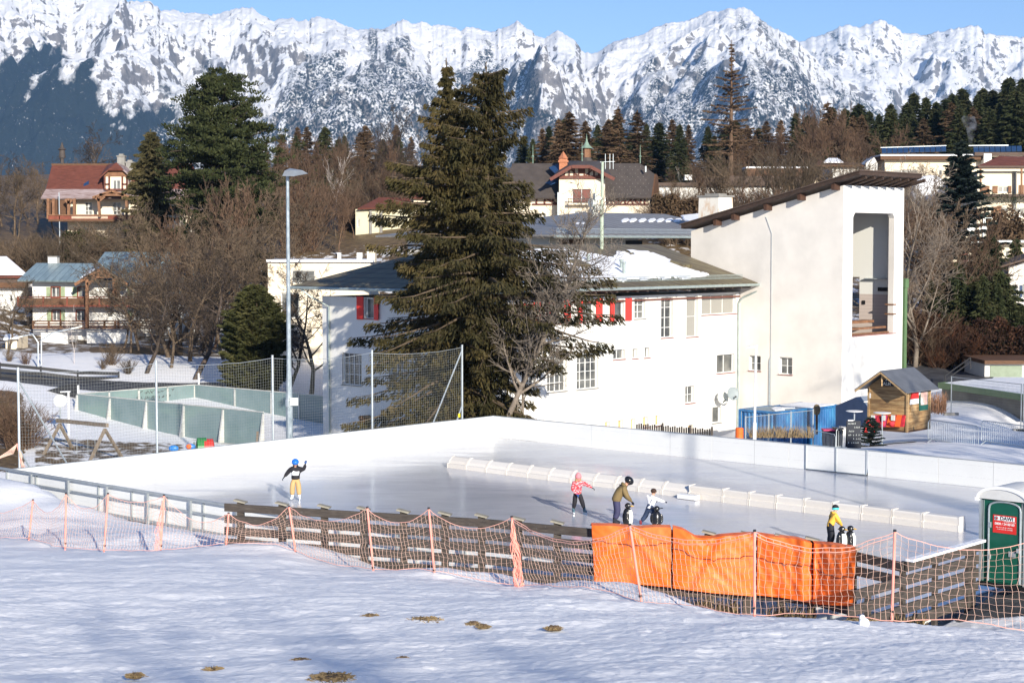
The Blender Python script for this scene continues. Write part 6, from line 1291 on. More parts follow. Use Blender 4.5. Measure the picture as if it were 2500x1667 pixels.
# picket fence behind the boards
t=thing('picket_fence','grey picket fence between the rink boards and the hall','fence',tuple(P(1640,1062,84)))
a,b=P(1555,1048,83.5),P(1738,1063,80.5); n=34; mb=MB(); d=(b-a).normalized()
for k in range(n):
    q=a.lerp(b,k/(n-1)); h=.26+.03*(k%3); mb=MB(); mb.obox(q-ZV*.3,d*.045,Vector((-d.y,d.x,0))*.012,ZV*(h+.3)); mb.build('picket',MATS['weathered'],t)
mb=MB(); mb.beam(a-ZV*.1,b-ZV*.1,.03,.07); mb.build('rail',MATS['weathered'],t)
for s in (.35,.72,1): q=a.lerp(b,s); mb=MB(); mb.beam(q-ZV*1,q+ZV*.42,.1,.1); mb.build('post',MATS['weathered'],t)
# ---------------------------------------------------------------- decorated fir by the hut, log
# ---------------------------------------------------------------- snow covered slab with green edge, garage, handrail
Wg=Wall(P(2400,975,100),Vector((.93,-.36,0)),Vector((-.36,-.93,0)))
t=thing('concrete_basement','low concrete basement under a snowy flat roof with a green metal edge','building',tuple(P(2330,1005,100)))
a=P(2137,925,108); b=P(2560,972,92); d=(b-a); d.z=0; d.normalize(); n=Vector((-d.y,d.x,0)); zt=P(2330,950,100).z
p0=P(2300,938,103.5); q0=P(2600,975,92); za,zb_=p0.z,q0.z; zt=(za+zb_)/2
p0.z=q0.z=0
mb=MB(); mb.hexa([p0+ZV*-1.2,q0+ZV*-1.2,q0+n*16+ZV*-1.2,p0+n*9+ZV*-1.2,p0+ZV*(zt-.3),q0+ZV*(zt-.3),q0+n*16+ZV*(zt-.3),p0+n*9+ZV*(zt-.3)]); M('conc_dark',(.15,.14,.12),.9,.25,1); mb.build('wall',MATS['conc_dark'],t)
mb=MB(); mb.beam(p0-n*.15+ZV*(zt-.12),q0-n*.15+ZV*(zt-.12),.3,.34); mb.beam(p0-d*.1+ZV*(zt-.12),p0+n*9+ZV*(zt-.12),.3,.34); mb.build('green_edge',MATS['green_paint'],t)
mb=MB(); G2=[]
for i in range(9):
    G2.append([p0.lerp(q0,j/14)+n*(i/8*(9+7*j/14))+ZV*(zt+.02+.5*math.sin(PI*min(1,i/8*1.0))*(.4+.6*j/14)+.07*noise.noise((i*.9,j*.8,2))) for j in range(15)])
mb.grid(G2); mb.build('snow',MATS['snow_roof'],t,smooth=True)
t=thing('garage','low white garage with a ribbed green door at the right edge','garage',tuple(P(2450,940,118)))
Wq=Wall(P(2450,940,112),(1,0,0),(0,-1,0)); r=Wq.rect(2404,888,2620,922); mb=MB(Wq.T); mb.box(r[0],r[1],-5,0,r[2]-1.5,r[3]); mb.build('wall',MATS['render_white'],t)
r2_=Wq.rect(2417,892,2495,922,.0); mb=MB(Wq.T); z=r2_[2]-.6; M('door_green',(.25,.30,.22),.6)
while z<r2_[3]: mb.box(r2_[0],r2_[1],.005,.05,z,z+.09); z+=.13
mb.box(r2_[0],r2_[1],.002,.02,r2_[2]-.6,r2_[3]); mb.build('garage_door',MATS['door_green'],t)
mb=MB(Wq.T); r3=Wq.rect(2400,879,2640,888); mb.box(r3[0],r3[1],-5.3,.4,r3[2],r3[3]); mb.build('roof_edge',MATS['wood_dark'],t)
t=thing('stair_rail','dark steel stair rail climbing to the right behind the hut','handrail',tuple(P(2307,935,108)))
for a_,b_ in (((2307,935),(2307,917)),((2307,917),(2369,873)),((2369,873),(2369,900)),((2307,928),(2369,884))): mb=MB(); mb.tube([P(*a_,108),P(*b_,108)],.045,6); mb.build('rail',MATS['black_metal'],t)
t=thing('mesh_fence','temporary grey wire mesh fence on block feet right of the hut','fence',tuple(P(2400,1000,94)))
A_,B_=P(2322,1000,93),P(2545,1012,86); zt_=P(2322,918,93).z; 
for px,D in ((2322,93),(2493,88),(2499,88)): q=P(px,1000,D); zz=gz(q.x,q.y); mb=MB(); mb.tube([(q.x,q.y,zz),(q.x,q.y,zt_)],.03,6); mb.build('post',MATS['grey_metal'],t); mb=MB(); mb.obox((q.x,q.y,zz+.07),(.4,0,0),(0,.12,0),(0,0,.07)); mb.build('block_foot',MATS['conc'],t)
mb=MB(); a=P(2322,1000,93); b=P(2493,1000,88); 
for k in range(58): q=a.lerp(b,k/57); mb.tube([(q.x,q.y,.35),(q.x,q.y,zt_-.05)],.004,3,False)
for k in range(12): z=.35+(zt_-.4)*k/11; mb.tube([(a.x,a.y,z),(b.x,b.y,z)],.004,3,False)
mb.build('mesh',MATS['cord_grey'],t); mb=MB(); mb.tube([(a.x,a.y,zt_-.04),(b.x,b.y,zt_-.04)],.02,5); mb.build('top_rail',MATS['grey_metal'],t)
t=thing('tent_tarp','small grey gabled tent between the containers and the hut','tent',tuple(P(2085,1020,88))); M('tent_grey',(.17,.20,.25),.6)
mb=MB(); pk=[P(x,y,D) for x,y,D in ((2040,1040,88),(2040,990,88),(2090,969,88.2),(2124,1000,88.4),(2124,1045,88.4))]; mb.prism(pk,E1*2.2); mb.build('cover',MATS['tent_grey'],t)
# lamp outside the frame to the right: its shadow crosses the ice
b=Vector((20.8,37.2,0)); b.z=gz(b.x,b.y); t=thing('floodlight_mast','tall galvanised light mast on the near right side of the rink','street lamp',tuple(b)); mb=MB(); mb.tube([b,b+ZV*6,b+ZV*12.2],[.15,.11,.07],10); mb.build('pole',MATS['galv_old'],t); mb=MB(); mb.obox(b+ZV*12.3,(.5,0,0),(0,.3,0),(0,0,.1)); mb.build('lamp_head',MATS['grey_metal'],t)
# ---------------------------------------------------------------- houses on the slope
roofmat('tin_blue',(.26,.34,.36),(.16,.22,.24),.62,0,.07,rough=.4); M('tile_red',(.145,.048,.032),.8,.3,1.4,stretch=(1,1,5),bmp=.3); M('tile_worn',(.24,.15,.13),.8,.3,1.6,stretch=(.6,1,6),col2=(.40,.33,.33)); M('slate',(.075,.062,.055),.75,.2,1.2,bmp=.2)
M('render_yellow',(.60,.56,.40),.85,.06,.5); M('brick',(.42,.17,.09),.85,.25,5); M('copper',(.19,.27,.21),.6,.2,4); M('rollo',(.17,.06,.045),.6,.12,5,stretch=(1,1,12))
XV=Vector((1,0,0)); YV=Vector((0,1,0))
class House:
    def __init__(h,name,label,px,py,D,cat='house',yaw=0):
        h.D=D; c=P(px,py,D); h.t=thing(name,label,cat,tuple(c)); s=Vector((math.cos(yaw),math.sin(yaw),0)); n=Vector((math.sin(yaw),-math.cos(yaw),0)); h.W=Wall(P(px,py,D),s,n); h.holes=[]
    def pt(h,px,py,out=0): return h.W.T((h.W.uv(px,py,out)[0],out,h.W.uv(px,py,out)[1]))
    def rect(h,*a,**k): return h.W.rect(*a,**k)
    def wall(h,x0,y0,x1,y1,mat,depth=8,holes=(),out=0,name='wall'):
        r=h.rect(x0,y0,x1,y1,out=out); mb=MB(); W2=Wall(h.W.O+h.W.n*out,h.W.s,h.W.n)
        hs=[h.rect(*q[:4],out=out) for q in holes]; wall_mesh(mb,W2,r[0],r[1],r[2],r[3],hs,.15); mb.T=W2.T
        for x in (r[0],r[1]): mb.poly([(x,0,r[2]),(x,-depth,r[2]),(x,-depth,r[3]),(x,0,r[3])])
        mb.poly([(r[0],-depth,r[2]),(r[1],-depth,r[2]),(r[1],-depth,r[3]),(r[0],-depth,r[3])]); mb.poly([(r[0],0,r[3]),(r[1],0,r[3]),(r[1],-depth,r[3]),(r[0],-depth,r[3])])
        o=mb.build(name,MATS[mat],h.t)
        for q,rr in zip(holes,hs): window(h.t,W2,rr,*(q[4:6] if len(q)>5 else (2,1)),.13,.07,.05,glass=MATS[q[6]] if len(q)>6 else None)
        return r
    def quad(h,pts,mat,name='roof',th=.15,par=None):
        """pts: (px,py,out); a sheet with thickness"""
        q=[h.pt(*p) for p in pts]; n=(q[1]-q[0]).cross(q[2]-q[0]).normalized(); n=n if n.z>0 else -n
        mb=MB(); mb.prism(q,-n*th); return mb.build(name,MATS[mat],par or h.t)
    def box(h,x0,y0,x1,y1,mat,name,o0=0,o1=.1,par=None):
        r=h.rect(x0,y0,x1,y1,out=o1); mb=MB(h.W.T); mb.box(r[0],r[1],o0,o1,r[2],r[3]); return mb.build(name,MATS[mat],par or h.t)
    def line(h,a,b,w,mat,name='timber',out=.06,par=None):
        mb=MB(); mb.beam(h.pt(*a,out),h.pt(*b,out),w,w); return mb.build(name,MATS[mat],par or h.t)
    def lines(h,L,w,mat,name='timber',out=.06):
        mb=MB(); 
        for a,b in L: mb.beam(h.pt(*a,out),h.pt(*b,out),w,w,tuple(h.W.n))
        return mb.build(name,MATS[mat],h.t)
# --- half timbered villa behind the hall
h=House('timber_framed_villa','cream villa with dark slate roof, half timbered gable and a small green bell turret','1' and 1430,560,172)
h.wall(1365,462,1477,620,'render_cream',8,[(1398,449.2+3,1399,450)] and [(1397,449,1443,498,2,1,'rollo'),(1402,515,1432,545,3,1)])
# gable field and half hip
mb=MB(); q=[h.pt(x,y,.0) for x,y in ((1365,462),(1477,462),(1477,424),(1440,408),(1396,408),(1365,424))]; mb.prism(q,-h.W.n*.3); mb.build('gable',MATS['render_cream'],h.t)
h.quad([(1343,438,1.1),(1395,407,1.1),(1420,393,-3),(1382,393,-9)],'slate'); h.quad([(1500,437,1.1),(1441,407,1.1),(1420,393,-3),(1470,393,-9)],'slate'); h.quad([(1393,408,1.15),(1442,408,1.15),(1420,392.5,-2)],'slate')
h.lines([((1343,439),(1395,407.5)),((1395,407.5),(1441,407.5)),((1441,407.5),(1500,438))],.33,'timber_red','barge_board',1.2)
h.lines([((1366,433),(1477,433))],.32,'timber_red','beam',.08)
h.lines([((x,433),(x,y)) for x,y in ((1378,420),(1390,412),(1402,408),(1413,408),(1427,408),(1438,408),(1450,414),(1462,421))]+[((1393,412),(1413,432)),((1449,412),(1427,432))],.14,'timber_red','timber',.06)
h.box(1414,407,1426,424,'timber_red','attic_window',0,.1)
h.box(1387,496,1445,500,'render_cream','balcony',0,.9); h.lines([((1387,485),(1445,485)),((1387,496),(1445,496))]+[((x,485),(x,496)) for x in range(1388,1446,4)],.05,'black_metal','balcony_rail',.85)
h.wall(1476,482,1586,620,'render_cream',9,out=-1.5); h.wall(1235,482,1366,620,'render_cream',9,[(1325,521,1333,532,1,1)],out=-1.5)
h.quad([(1470,483,-.6),(1590,483,-.6),(1598,425,-3.6),(1563,399,-5.5),(1430,399,-5.5)],'slate'); h.quad([(1230,483,-.6),(1372,483,-.6),(1372,399,-5.5),(1250,399,-5.5)],'slate')
h.quad([(1590,483,-.6),(1598,425,-3.6),(1602,428,-6),(1608,486,-12)],'wood_dark'); h.quad([(1563,399,-5.5),(1250,399,-5.5),(1240,470,-11),(1600,470,-11)],'slate')
h.lines([((1476,499),(1584,499)),((1476,485),(1584,485))]+[((x,485),(x,499)) for x in (1482,1494,1510,1527,1545,1564,1574)]+[((1481,498),(1492,486)),((1496,486),(1508,498)),((1513,498),(1525,486)),((1530,498),(1543,486)),((1547,486),(1560,498))],.16,'timber_red','timber',-1.4)
h.lines([((1300,499),(1362,499))]+[((x,485),(x,499)) for x in (1310,1330,1350)]+[((1333,486),(1360,497))],.16,'timber_red','timber',-1.4)
h.lines([((1363,470),(1363,600)),((1477,482),(1477,600))],.16,'galv','downpipe',-.1)
mb=MB(); c=h.pt(1375,410,-3.5); mb.obox(c,(.42,0,0),(0,.42,0),(0,0,.9)); mb.obox(c+ZV*.65,(.52,0,0),(0,.52,0),(0,0,.1)); mb.lathe(c+ZV*.95,[(.5,0),(.05,.7)],4); mb.build('chimney',MATS['brick'],h.t)
mb=MB(); c=h.pt(1432,399,-6); c.z-=.4; mb.lathe(c,[(.9,0),(.7,.5),(.46,1.0)],8); mb.build('turret_base',MATS['slate'],h.t)
mb=MB(); mb.lathe(c+ZV*1.0,[(.42,0),(.42,.95)],6); mb.build('bell_turret',MATS['wood_brown'],h.t)
mb=MB(); mb.lathe(c+ZV*1.95,[(.66,0),(.46,.2),(.3,.35),(.13,.7),(.04,1.1),(.02,1.5)],10); mb.lathe(c+ZV*3.1,[(.02,-.08),(.08,0),(.02,.08)],8); mb.build('turret_spire',MATS['copper'],h.t)
for px,py in ((1563,399),(1301,399),(1421,394)):
    c=h.pt(px,py,-5.5 if px!=1421 else -2.5); mb=MB(); mb.tube([c,c+ZV*1.9],[.06,.02],5); mb.lathe(c+ZV*.7,[(.02,-.16),(.16,0),(.02,.16)],8); mb.build('finial',MATS['copper'],h.t)
h.quad([(1340,409,-3.4),(1360,401,-4.6),(1374,418,-3.0),(1357,425,-2.4)],'glass_blue','solar_panel',.1); h.quad([(1331,447,-1.0),(1352,436,-1.0),(1366,444,-.9),(1344,452,-.9)],'glass_blue','solar_panel',.1)
h.box(1575,406,1578,420,'galv','vent_pipe',-3.5,-3.3)
# snow stops as small pale hooks on the slate
mb=MB()
for r_ in range(9):
    for k in range(8):
        x=1486+k*13+(r_%2)*6.5; y=474-r_*8.2
        if x<1588-(0 if y>425 else (425-y)*1.3) and not (x<1505 and y<445): o_=-.55-(483-y)/84*4.95; c=h.pt(x,y,o_+.02)+ZV*.05; mb.obox(c,(.02,0,0),(0,.015,0),(0,0,.03))
mb.build('snow_hooks',MATS['conc'],h.t)
# --- left villa with red roof
h=House('red_roof_villa','old cream villa with a long red tiled roof, wooden gable balcony and dormer, up left','1' and 290,600,190)
h.wall(165,484,385,640,'render_cream',9,[(207,494,225,525,2,3),(275,494,295,525,2,3),(348,498,362,525,2,3),(208,556,224,590,2,1),(300,556,316,590,2,1)],out=-1.6)
h.quad([(99,484,0),(520,484,0),(500,462,-1.3),(112,462,-1.3)],'tile_worn'); h.quad([(112,462,-1.3),(500,462,-1.3),(470,403,-6),(127,403,-6)],'tile_red'); h.quad([(127,403,-6),(470,403,-6),(500,470,-12),(110,470,-12)],'tile_red')
h.line((126,402),(470,402),.22,'wood_dark','ridge',-6)
# dormer
h.wall(255,430,311,465,'render_cream',3.5,[(275,440,294,464,2,1)],out=-.9)
h.lines([((256,430),(256,464)),((267,430),(267,464)),((299,430),(299,464)),((310,430),(310,464)),((256,450),(267,450)),((299,450),(310,450)),((256,463),(310,463))],.18,'timber_red','timber',-.85)
mb=MB(); mb.prism([h.pt(x,y,-.8) for x,y in ((253,431),(265,416),(284,412),(300,416),(313,431))],-h.W.n*.25); mb.build('dormer_gable',MATS['wood_brown'],h.t)
h.quad([(243,432,-.3),(264,413,-.3),(284,397,-4),(262,403,-6)],'tile_red'); h.quad([(325,434,-.3),(301,413,-.3),(284,397,-4),(310,403,-6)],'tile_worn'); h.quad([(263,414,-.25),(302,414,-.25),(284,396.5,-1.6)],'tile_red')
# balcony gable roof
h.quad([(226,482,1.6),(273,465,1.6),(273,463,-1.5),(228,478,-1.5)],'tile_worn'); h.quad([(323,482,1.6),(273,465,1.6),(273,463,-1.5),(320,478,-1.5)],'tile_worn')
h.lines([((226,483),(273,466)),((273,466),(323,483)),((246,484),(246,472)),((300,484),(300,472)),((246,476),(300,476)),((240,482),(244,530)),((309,482),(309,530)),((244,490),(232,482)),((244,490),(256,480))],.26,'wood_brown','gable_frame',1.5)
h.lines([((118,485),(118,535)),((131,485),(131,530)),((168,485),(168,530)),((182,485),(182,530)),((160,487),(168,497)),((176,487),(168,497))],.3,'wood_brown','balcony_post',.9)
h.box(118,526,350,536,'wood_red','balcony_panel',1.0,1.1); h.box(118,536,345,541,'wood_dark','balcony_floor',-1.6,1.15); h.box(120,488,163,526,'wood_dark','veranda',-1.6,-.3)
h.box(118,524,350,526.5,'wood_brown','hand_rail',.9,1.2)
mb=MB(); 
for k in range(34):
    x=176+k*2.6; c=h.pt(x,531,1.12); mb.obox(c,(.03,0,0),(0,.01,0),(0,0,.13))
mb.build('balusters',MATS['render_cream'],h.t)
h.box(197,556,206,590,'green_shutter','shutter',-1.59,-1.5); h.box(144,470,146,600,'galv','downpipe',1.0,1.1)
h.quad([(204,449,-2.2),(217,441,-2.9),(217,449,-2.2),(204,455,-1.8)],'glass_blue','skylight',.1)
for px,py in ((297,397),(318,412)): mb=MB(); c=h.pt(px,py,-4.5); mb.obox(c,(.42,0,0),(0,.4,0),(0,0,.65)); mb.obox(c+ZV*.7,(.5,0,0),(0,.48,0),(0,0,.07)); mb.obox(c+ZV*.85,(.25,0,0),(0,.25,0),(0,0,.12)); mb.build('chimney',MATS['conc'],h.t)
mb=MB(); c=h.pt(152,401,-6); mb.lathe(c,[(.2,0),(.2,.7)],6); mb.lathe(c+ZV*.7,[(.4,0),(.36,.1),(.32,.9),(.5,.95),(.22,1.2),(.04,1.8)],8); mb.build('roof_turret',MATS['slate'],h.t)
h.wall(386,516,500,640,'render_cream',7,[(411,520,432,535,2,1)],out=-2.6,name='side_wing'); h.quad([(380,513,-1.6),(505,513,-1.6),(500,505,-4),(385,505,-4)],'tile_worn','side_roof')
# --- chalet lower left
h=House('white_chalet','white chalet with brown balconies, green shutters and a blue grey tin roof, lower left','1' and 200,820,150)
h.wall(80,686,330,870,'render_white',9,[(125,700,147,727,2,1),(190,700,210,727,2,1),(127,757,148,783,2,1),(186,757,208,783,2,1),(258,704,278,728,1,1),(260,763,276,775,1,1)])
h.quad([(42,684,1.4),(195,686,1.4),(245,655,0),(242,643,-4.5),(89,642,-4.5)],'tin_blue'); h.quad([(89,642,-4.5),(250,643,-4.5),(250,684,-10),(50,684,-10)],'tin_blue')
h.quad([(235,643,-3),(256,615,-8),(470,615,-8),(500,700,1.0),(300,690,1.0)],'tin_blue'); h.quad([(256,615,-8),(470,615,-8),(480,680,-15),(250,680,-15)],'tin_blue')
h.quad([(183,693,2.6),(249,654,2.6),(240,640,-3),(185,684,-2)],'tin_blue'); h.quad([(312,694,2.6),(249,654,2.6),(256,642,-3),(320,684,-2)],'tin_blue')
h.lines([((183,695),(249,656)),((249,656),(312,695)),((215,675),(283,675)),((249,656),(249,675)),((213,680),(213,800)),((213,695),(235,678)),((279,680),(279,725)),((288,690),(288,725))],.26,'wood_brown','gable_frame',2.5)
mb=MB(); mb.prism([h.pt(x,y,2.3) for x,y in ((222,674),(249,658),(277,674))],-h.W.n*.08); mb.build('gable_boards',MATS['wood_brown'],h.t)
h.box(44,728,390,745,'wood_dark','balcony_panel',1.5,1.62); h.box(44,745,390,749,'wood_red','balcony_floor',-.0,1.65); h.box(42,724,390,726,'wood_red','hand_rail',1.45,1.65)
h.lines([((x,724),(x,747)) for x in (44,106,164,213,243,300,360)],.14,'wood_red','balcony_post',1.6)
h.lines([((80,784),(390,784)),((80,790),(390,790)),((80,796),(390,796)),((80,801),(390,801))],.12,'wood_dark','fence_rail',1.9); h.lines([((x,783),(x,803)) for x in (81,119,148,213,255,281,289,330,370)],.16,'wood_dark','fence_post',1.9)
for x0,x1,y0,y1 in ((113,124,701,726),(148,158,701,726),(177,188,701,726),(311,323,702,726),(115,126,757,783),(148,158,757,783),(312,323,757,783)): h.box(x0,y0,x1,y1,'green_shutter','shutter',.003,.07)
for x0,y0,x1,y1 in ((125,700,147,727),(190,700,210,727),(127,757,148,783),(186,757,208,783)): h.lines([((x0,y0),(x1,y0)),((x0,y1),(x1,y1)),((x0,y0),(x0,y1)),((x1,y0),(x1,y1))],.1,'wood_red','window_trim',.05)
h.box(117,627,139,643,'render_white','chimney',-5.2,-4.3); h.box(116,625.5,140,627.5,'conc','chimney_cap',-5.3,-4.2)
snowsheet(h.t,irregular([(280,655),(300,652),(322,664),(318,676),(296,670)],3,1.5,7),h.pt(300,665,-1.8)+ZV*.03,(h.pt(470,615,-8)-h.pt(256,615,-8)).cross(h.pt(500,700,1)-h.pt(470,615,-8)),.06); snowsheet(h.t,irregular([(196,680),(225,664),(235,655),(215,662)],3,1,8),h.pt(249,654,2.6)+ZV*.05,(h.pt(183,693,2.6)-h.pt(249,654,2.6)).cross(h.pt(240,640,-3)-h.pt(249,654,2.6)),.06)
h.wall(330,706,560,880,'render_white',8,[(520,717,545,733,2,1),(420,715,440,735,2,1)],out=-2,name='wing'); h.wall(100,812,166,843,'render_white',.4,out=5,name='garden_wall'); h.wall(212,812,330,838,'render_white',.4,out=5,name='garden_wall')
h.quad([(330,712,.2),(600,712,.2),(590,692,-3),(340,692,-3)],'tin_blue','wing_roof')
# --- far left house with snowy roof
h=House('snow_roof_house','white house with a snow covered roof cut by the left edge of the picture',20,720,158)
h.wall(-80,704,60,790,'render_white',8,[(22,719,31,737,1,1),(-20,719,-8,737,1,1)]); h.quad([(-90,676,1),(75,676,1),(20,628,-4),(-90,628,-4)],'tile_red'); h.quad([(-88,674,.7),(66,674,.7),(16,631,-3.9),(-88,631,-3.9)],'snow_roof','snow',.12).location.z+=.2; h.box(-90,690,62,703,'wood_dark','balcony',-.1,.9); h.box(-90,676,70,690,'soffit','fascia',-1,.7)
h=House('garden_shed','small cream garden house with a brown door at the left, below the chalet',28,850,134); h.wall(14,824,42,880,'render_cream',3,[(19,838,28,860,1,1)]); h.quad([(8,826,.6),(46,822,.6),(40,815,-1.5),(14,815,-1.5)],'snow_roof')
# --- small yellow house and red roof among trees
h=House('yellow_house','small pale yellow house with a dull red hip roof left of the big spruces',910,585,182)
h.wall(868,511,932,600,'render_yellow',6,[(873,535,878,555,1,1),(917,520,922,540,1,1),(905,525,909,545,1,1)],name='wall'); h.wall(932,509,1000,600,'render_yellow',6,out=-1.5,name='side_wall'); h.quad([(873,509,.7),(934,506,.7),(950,482,-3),(925,482,-3)],'tile_red'); h.quad([(934,506,.7),(1010,512,-4),(1000,484,-7),(935,482,-3)],'tile_red')
h.lines([((931,506),(931,580)),((905,512),(905,580))],.25,'conc','downpipe',.1)
for i in range(16): pass
h=House('red_roof_house','house of which only a bright red roof edge shows behind the left spruce',1050,500,200); h.wall(1010,482,1110,560,'render_cream',6); h.quad([(1005,482,.6),(1115,486,.6),(1090,464,-4),(1030,464,-4)],'tile_red')
h=House('flat_roof_house','flat roofed white apartment building left of the hall, crossed by branch shadows',740,860,128)
h.wall(655,640,905,980,'render_cream',9,[(686,715,731,777,1,1),(712,660,769,692,1,1),(700,808,731,850,1,1),(718,930,750,948,4,2,'glass')]); h.box(650,634,910,640,'snow_roof','snow',-9,.3); h.box(824,617,831,640,'render_white','chimney',-3,-2.2); h.box(871,617,884,640,'render_white','chimney',-3,-2.2); h.box(896,614,915,640,'render_cream','chimney',-3,-1.2)
h.box(758,922,766,927,'red','sign',.01,.05); h.box(759,930,763,937,'chalk_black','sign',.01,.05)
# --- right hand side
h=House('low_white_house','long low white house with dark flat roof and blue windows behind the chimney stack',1750,500,198)
h.wall(1609,453,1925,520,'render_white',8,[(1700,456,1712,462,1,1)]); h.box(1600,446,1925,454,'soffit','roof',-9,.6); h.wall(1609,471,1663,520,'render_white',5,[(1611,474,1661,492,5,2,'glass_blue')],out=1.5,name='conservatory'); h.box(1700,430,1960,447,'soffit','upper_roof',-12,-3); h.box(1822,407,1980,411,'snow_roof','snow',-14,-10); h.box(1822,411,1980,430,'wood_dark','upper_wall',-14,-10); h.box(1672,427,1690,440,'render_white','chimney',-2,-1)
h=House('white_gable_house','small white house gable between bare trees just above the tower roof',1995,480,190)
h.wall(1960,456,2030,520,'render_cream',6); mb=MB(); mb.prism([h.pt(x,y,0) for x,y in ((1960,456),(2000,433),(2030,456))],-h.W.n*5); mb.build('gable',MATS['render_cream'],h.t); h.quad([(1955,460,.5),(2000,432,.5),(1990,428,-6),(1945,455,-6)],'soffit'); h.quad([(2035,462,.5),(2000,432,.5),(1990,428,-6),(2030,455,-6)],'soffit')
h=House('snowy_bungalow','white bungalow with patches of snow on its roof left of the solar panels',2070,430,208)
h.wall(2032,410,2110,470,'render_white',7,[(2072,413,2080,430,1,1)]); h.quad([(1985,404,.8),(2115,404,.8),(2095,398,-3),(2000,392,-3)],'wood_dark'); h.quad([(2010,400,.0),(2060,400,.0),(2045,390,-3),(2022,390,-3)],'snow_roof','snow',.1).location.z+=.2
h.wall(2112,400,2142,440,'render_white',5,out=1,name='annex'); mb=MB(); mb.prism([h.pt(x,y,1) for x,y in ((2112,400),(2134,384),(2143,400))],-h.W.n*4); mb.build('gable',MATS['render_white'],h.t)
h=House('solar_house','long cream building with a row of blue solar panels along its flat roof',2300,440,224)
h.wall(2160,388,2420,470,'render_cream',9,[(2182,415,2240,440,3,1,'glass_grey'),(2292,415,2300,428,1,1)]); h.box(2150,380,2420,390,'wood_dark','fascia',-9,1.0); h.box(2150,377,2500,381,'snow_roof','snow',-10,1.1); h.wall(2420,388,2620,480,'render_cream',9,out=-2,name='wing'); h.box(2380,372,2640,380,'soffit','wing_roof',-11,1.5); h.box(2402,375,2421,400,'render_white','chimney',.3,1.6)
for k in range(26):
    x=2153+k*13.2; 
    if 2305<x<2365: continue
    y=373-(x-2150)*.030
    if x>2365: y=371-(x-2365)*.02
    pn=h.quad([(x,y,.8),(x+11.8,y-.3,.8),(x+11.0,y-12.5,-.6),(x-.8,y-12.2,-.6)],'glass_blue','solar_panel',.12)
h.lines([((2150,361),(2310,356)),((2365,356),(2462,355))],.09,'galv','panel_rail',-.6)
h=House('brown_balcony_house','house with a red hip roof, brown shutters and planted balconies at the right edge',2440,560,172)
h.wall(2385,418,2600,640,'render_cream',9,[(2436,456,2462,470,2,1,'glass_grey'),(2442,507,2460,528,2,1),(2480,508,2500,530,2,1)]); 
h.quad([(2388,405,1.5),(2496,405,1.5),(2440,381,-2.5)],'tile_red'); h.quad([(2496,405,1.5),(2640,405,1.5),(2600,385,-4),(2440,381,-2.5)],'tile_red'); h.box(2390,405,2620,410,'soffit','fascia',-1,1.5); h.lines([((2394,411),(2394,475)),((2494,411),(2494,480))],.16,'wood_brown','post',1.3)
for x0,y0,x1,y1 in ((2424,454,2436,472),(2462,454,2469,472),(2488,452,2500,475),(2398,454,2416,474),(2424,505,2434,532),(2434,503,2445,530),(2380,513,2396,526)): h.box(x0,y0,x1,y1,'wood_brown','shutter',.01,.1)
h.box(2380,474,2620,480,'soffit','balcony_floor',0,1.7); h.box(2475,418,2482,540,'conc','downpipe',.05,.3)
mb=MB(); rr=random.Random(3)
for k in range(500): c=h.pt(rr.uniform(2385,2510),rr.uniform(470,498),1.8)+Vector((0,rr.uniform(-.3,.2),0)); r_=.12; mb.poly([c+Vector([rr.uniform(-r_,r_) for _ in range(3)]) for _ in range(3)])
M('leaf_dark',(.025,.040,.016),.8,.4,2,rand=.3); mb.build('balcony_plants',MATS['leaf_dark'],h.t)
h=House('satellite_house','cream flat roofed house with two white satellite dishes on its roof, right of the tower',2380,690,146)
h.wall(2270,592,2420,720,'render_cream',8,[(2343,611,2367,643,1,1,'rollo'),(2386,611,2400,628,1,1),(2285,640,2300,660,1,1)]); h.box(2265,587,2560,592,'galv','roof_edge',-8,.3); h.wall(2420,592,2560,720,'render_cream',8,[(2454,612,2464,630,1,1),(2470,612,2480,630,1,1)],out=-1,name='wing'); h.wall(2358,572,2409,588,'render_cream',3,out=-3,name='roof_hut'); h.quad([(2330,588,-3),(2360,588,-3),(2362,572,-5),(2345,574,-5)],'conc','ramp_roof')
for px,lab in ((2370.5,'left of the two white satellite dishes on the flat roofed house'),(2399.5,'right of the two white satellite dishes on the flat roofed house')):
    c=P(px,558,148); t=thing('satellite_dish',lab,'satellite dish',tuple(c),'round white dishes on the flat roof'); mb=MB(); mb.lathe(c,[(.02,-.05),(.22,-.03),(.41,.03),(.41,.07),(.2,.02),(.02,0)],20,(.3,-1,.2)); mb.build('reflector',MATS['white_paint'],t); mb=MB(); mb.tube([c+YV*.1-ZV*.9,c+YV*.1],.05,5); mb.build('pole',MATS['galv'],t)
c=P(2403,550,149); t=thing('roof_aerial','thin aerial with crossbars behind the right satellite dish','aerial',tuple(c-ZV*1.5)); mb=MB(); mb.tube([P(2401,580,149),P(2401,530,149)],.035,4); mb.tube([P(2405,580,149),P(2405,522,149)],.03,4); mb.tube([P(2355,534,149),P(2422,532,149)],.02,4); mb.build('aerial',MATS['galv'],t)
h=House('shaded_house','blue grey house in deep shade under a dark roof at the right edge',2490,770,133)
h.wall(2462,690,2640,830,'render_side',6,[(2471,694,2484,728,1,1,'glass_blue'),(2487,694,2500,728,1,1,'glass_blue')]); h.quad([(2440,650,1.6),(2640,590,1.6),(2640,575,-6),(2445,636,-6)],'soffit'); mb=MB(); mb.prism([h.pt(x,y,-.02) for x,y in ((2462,690),(2640,690),(2640,600),(2462,652))],-h.W.n*5); mb.build('gable',MATS['render_side'],h.t)
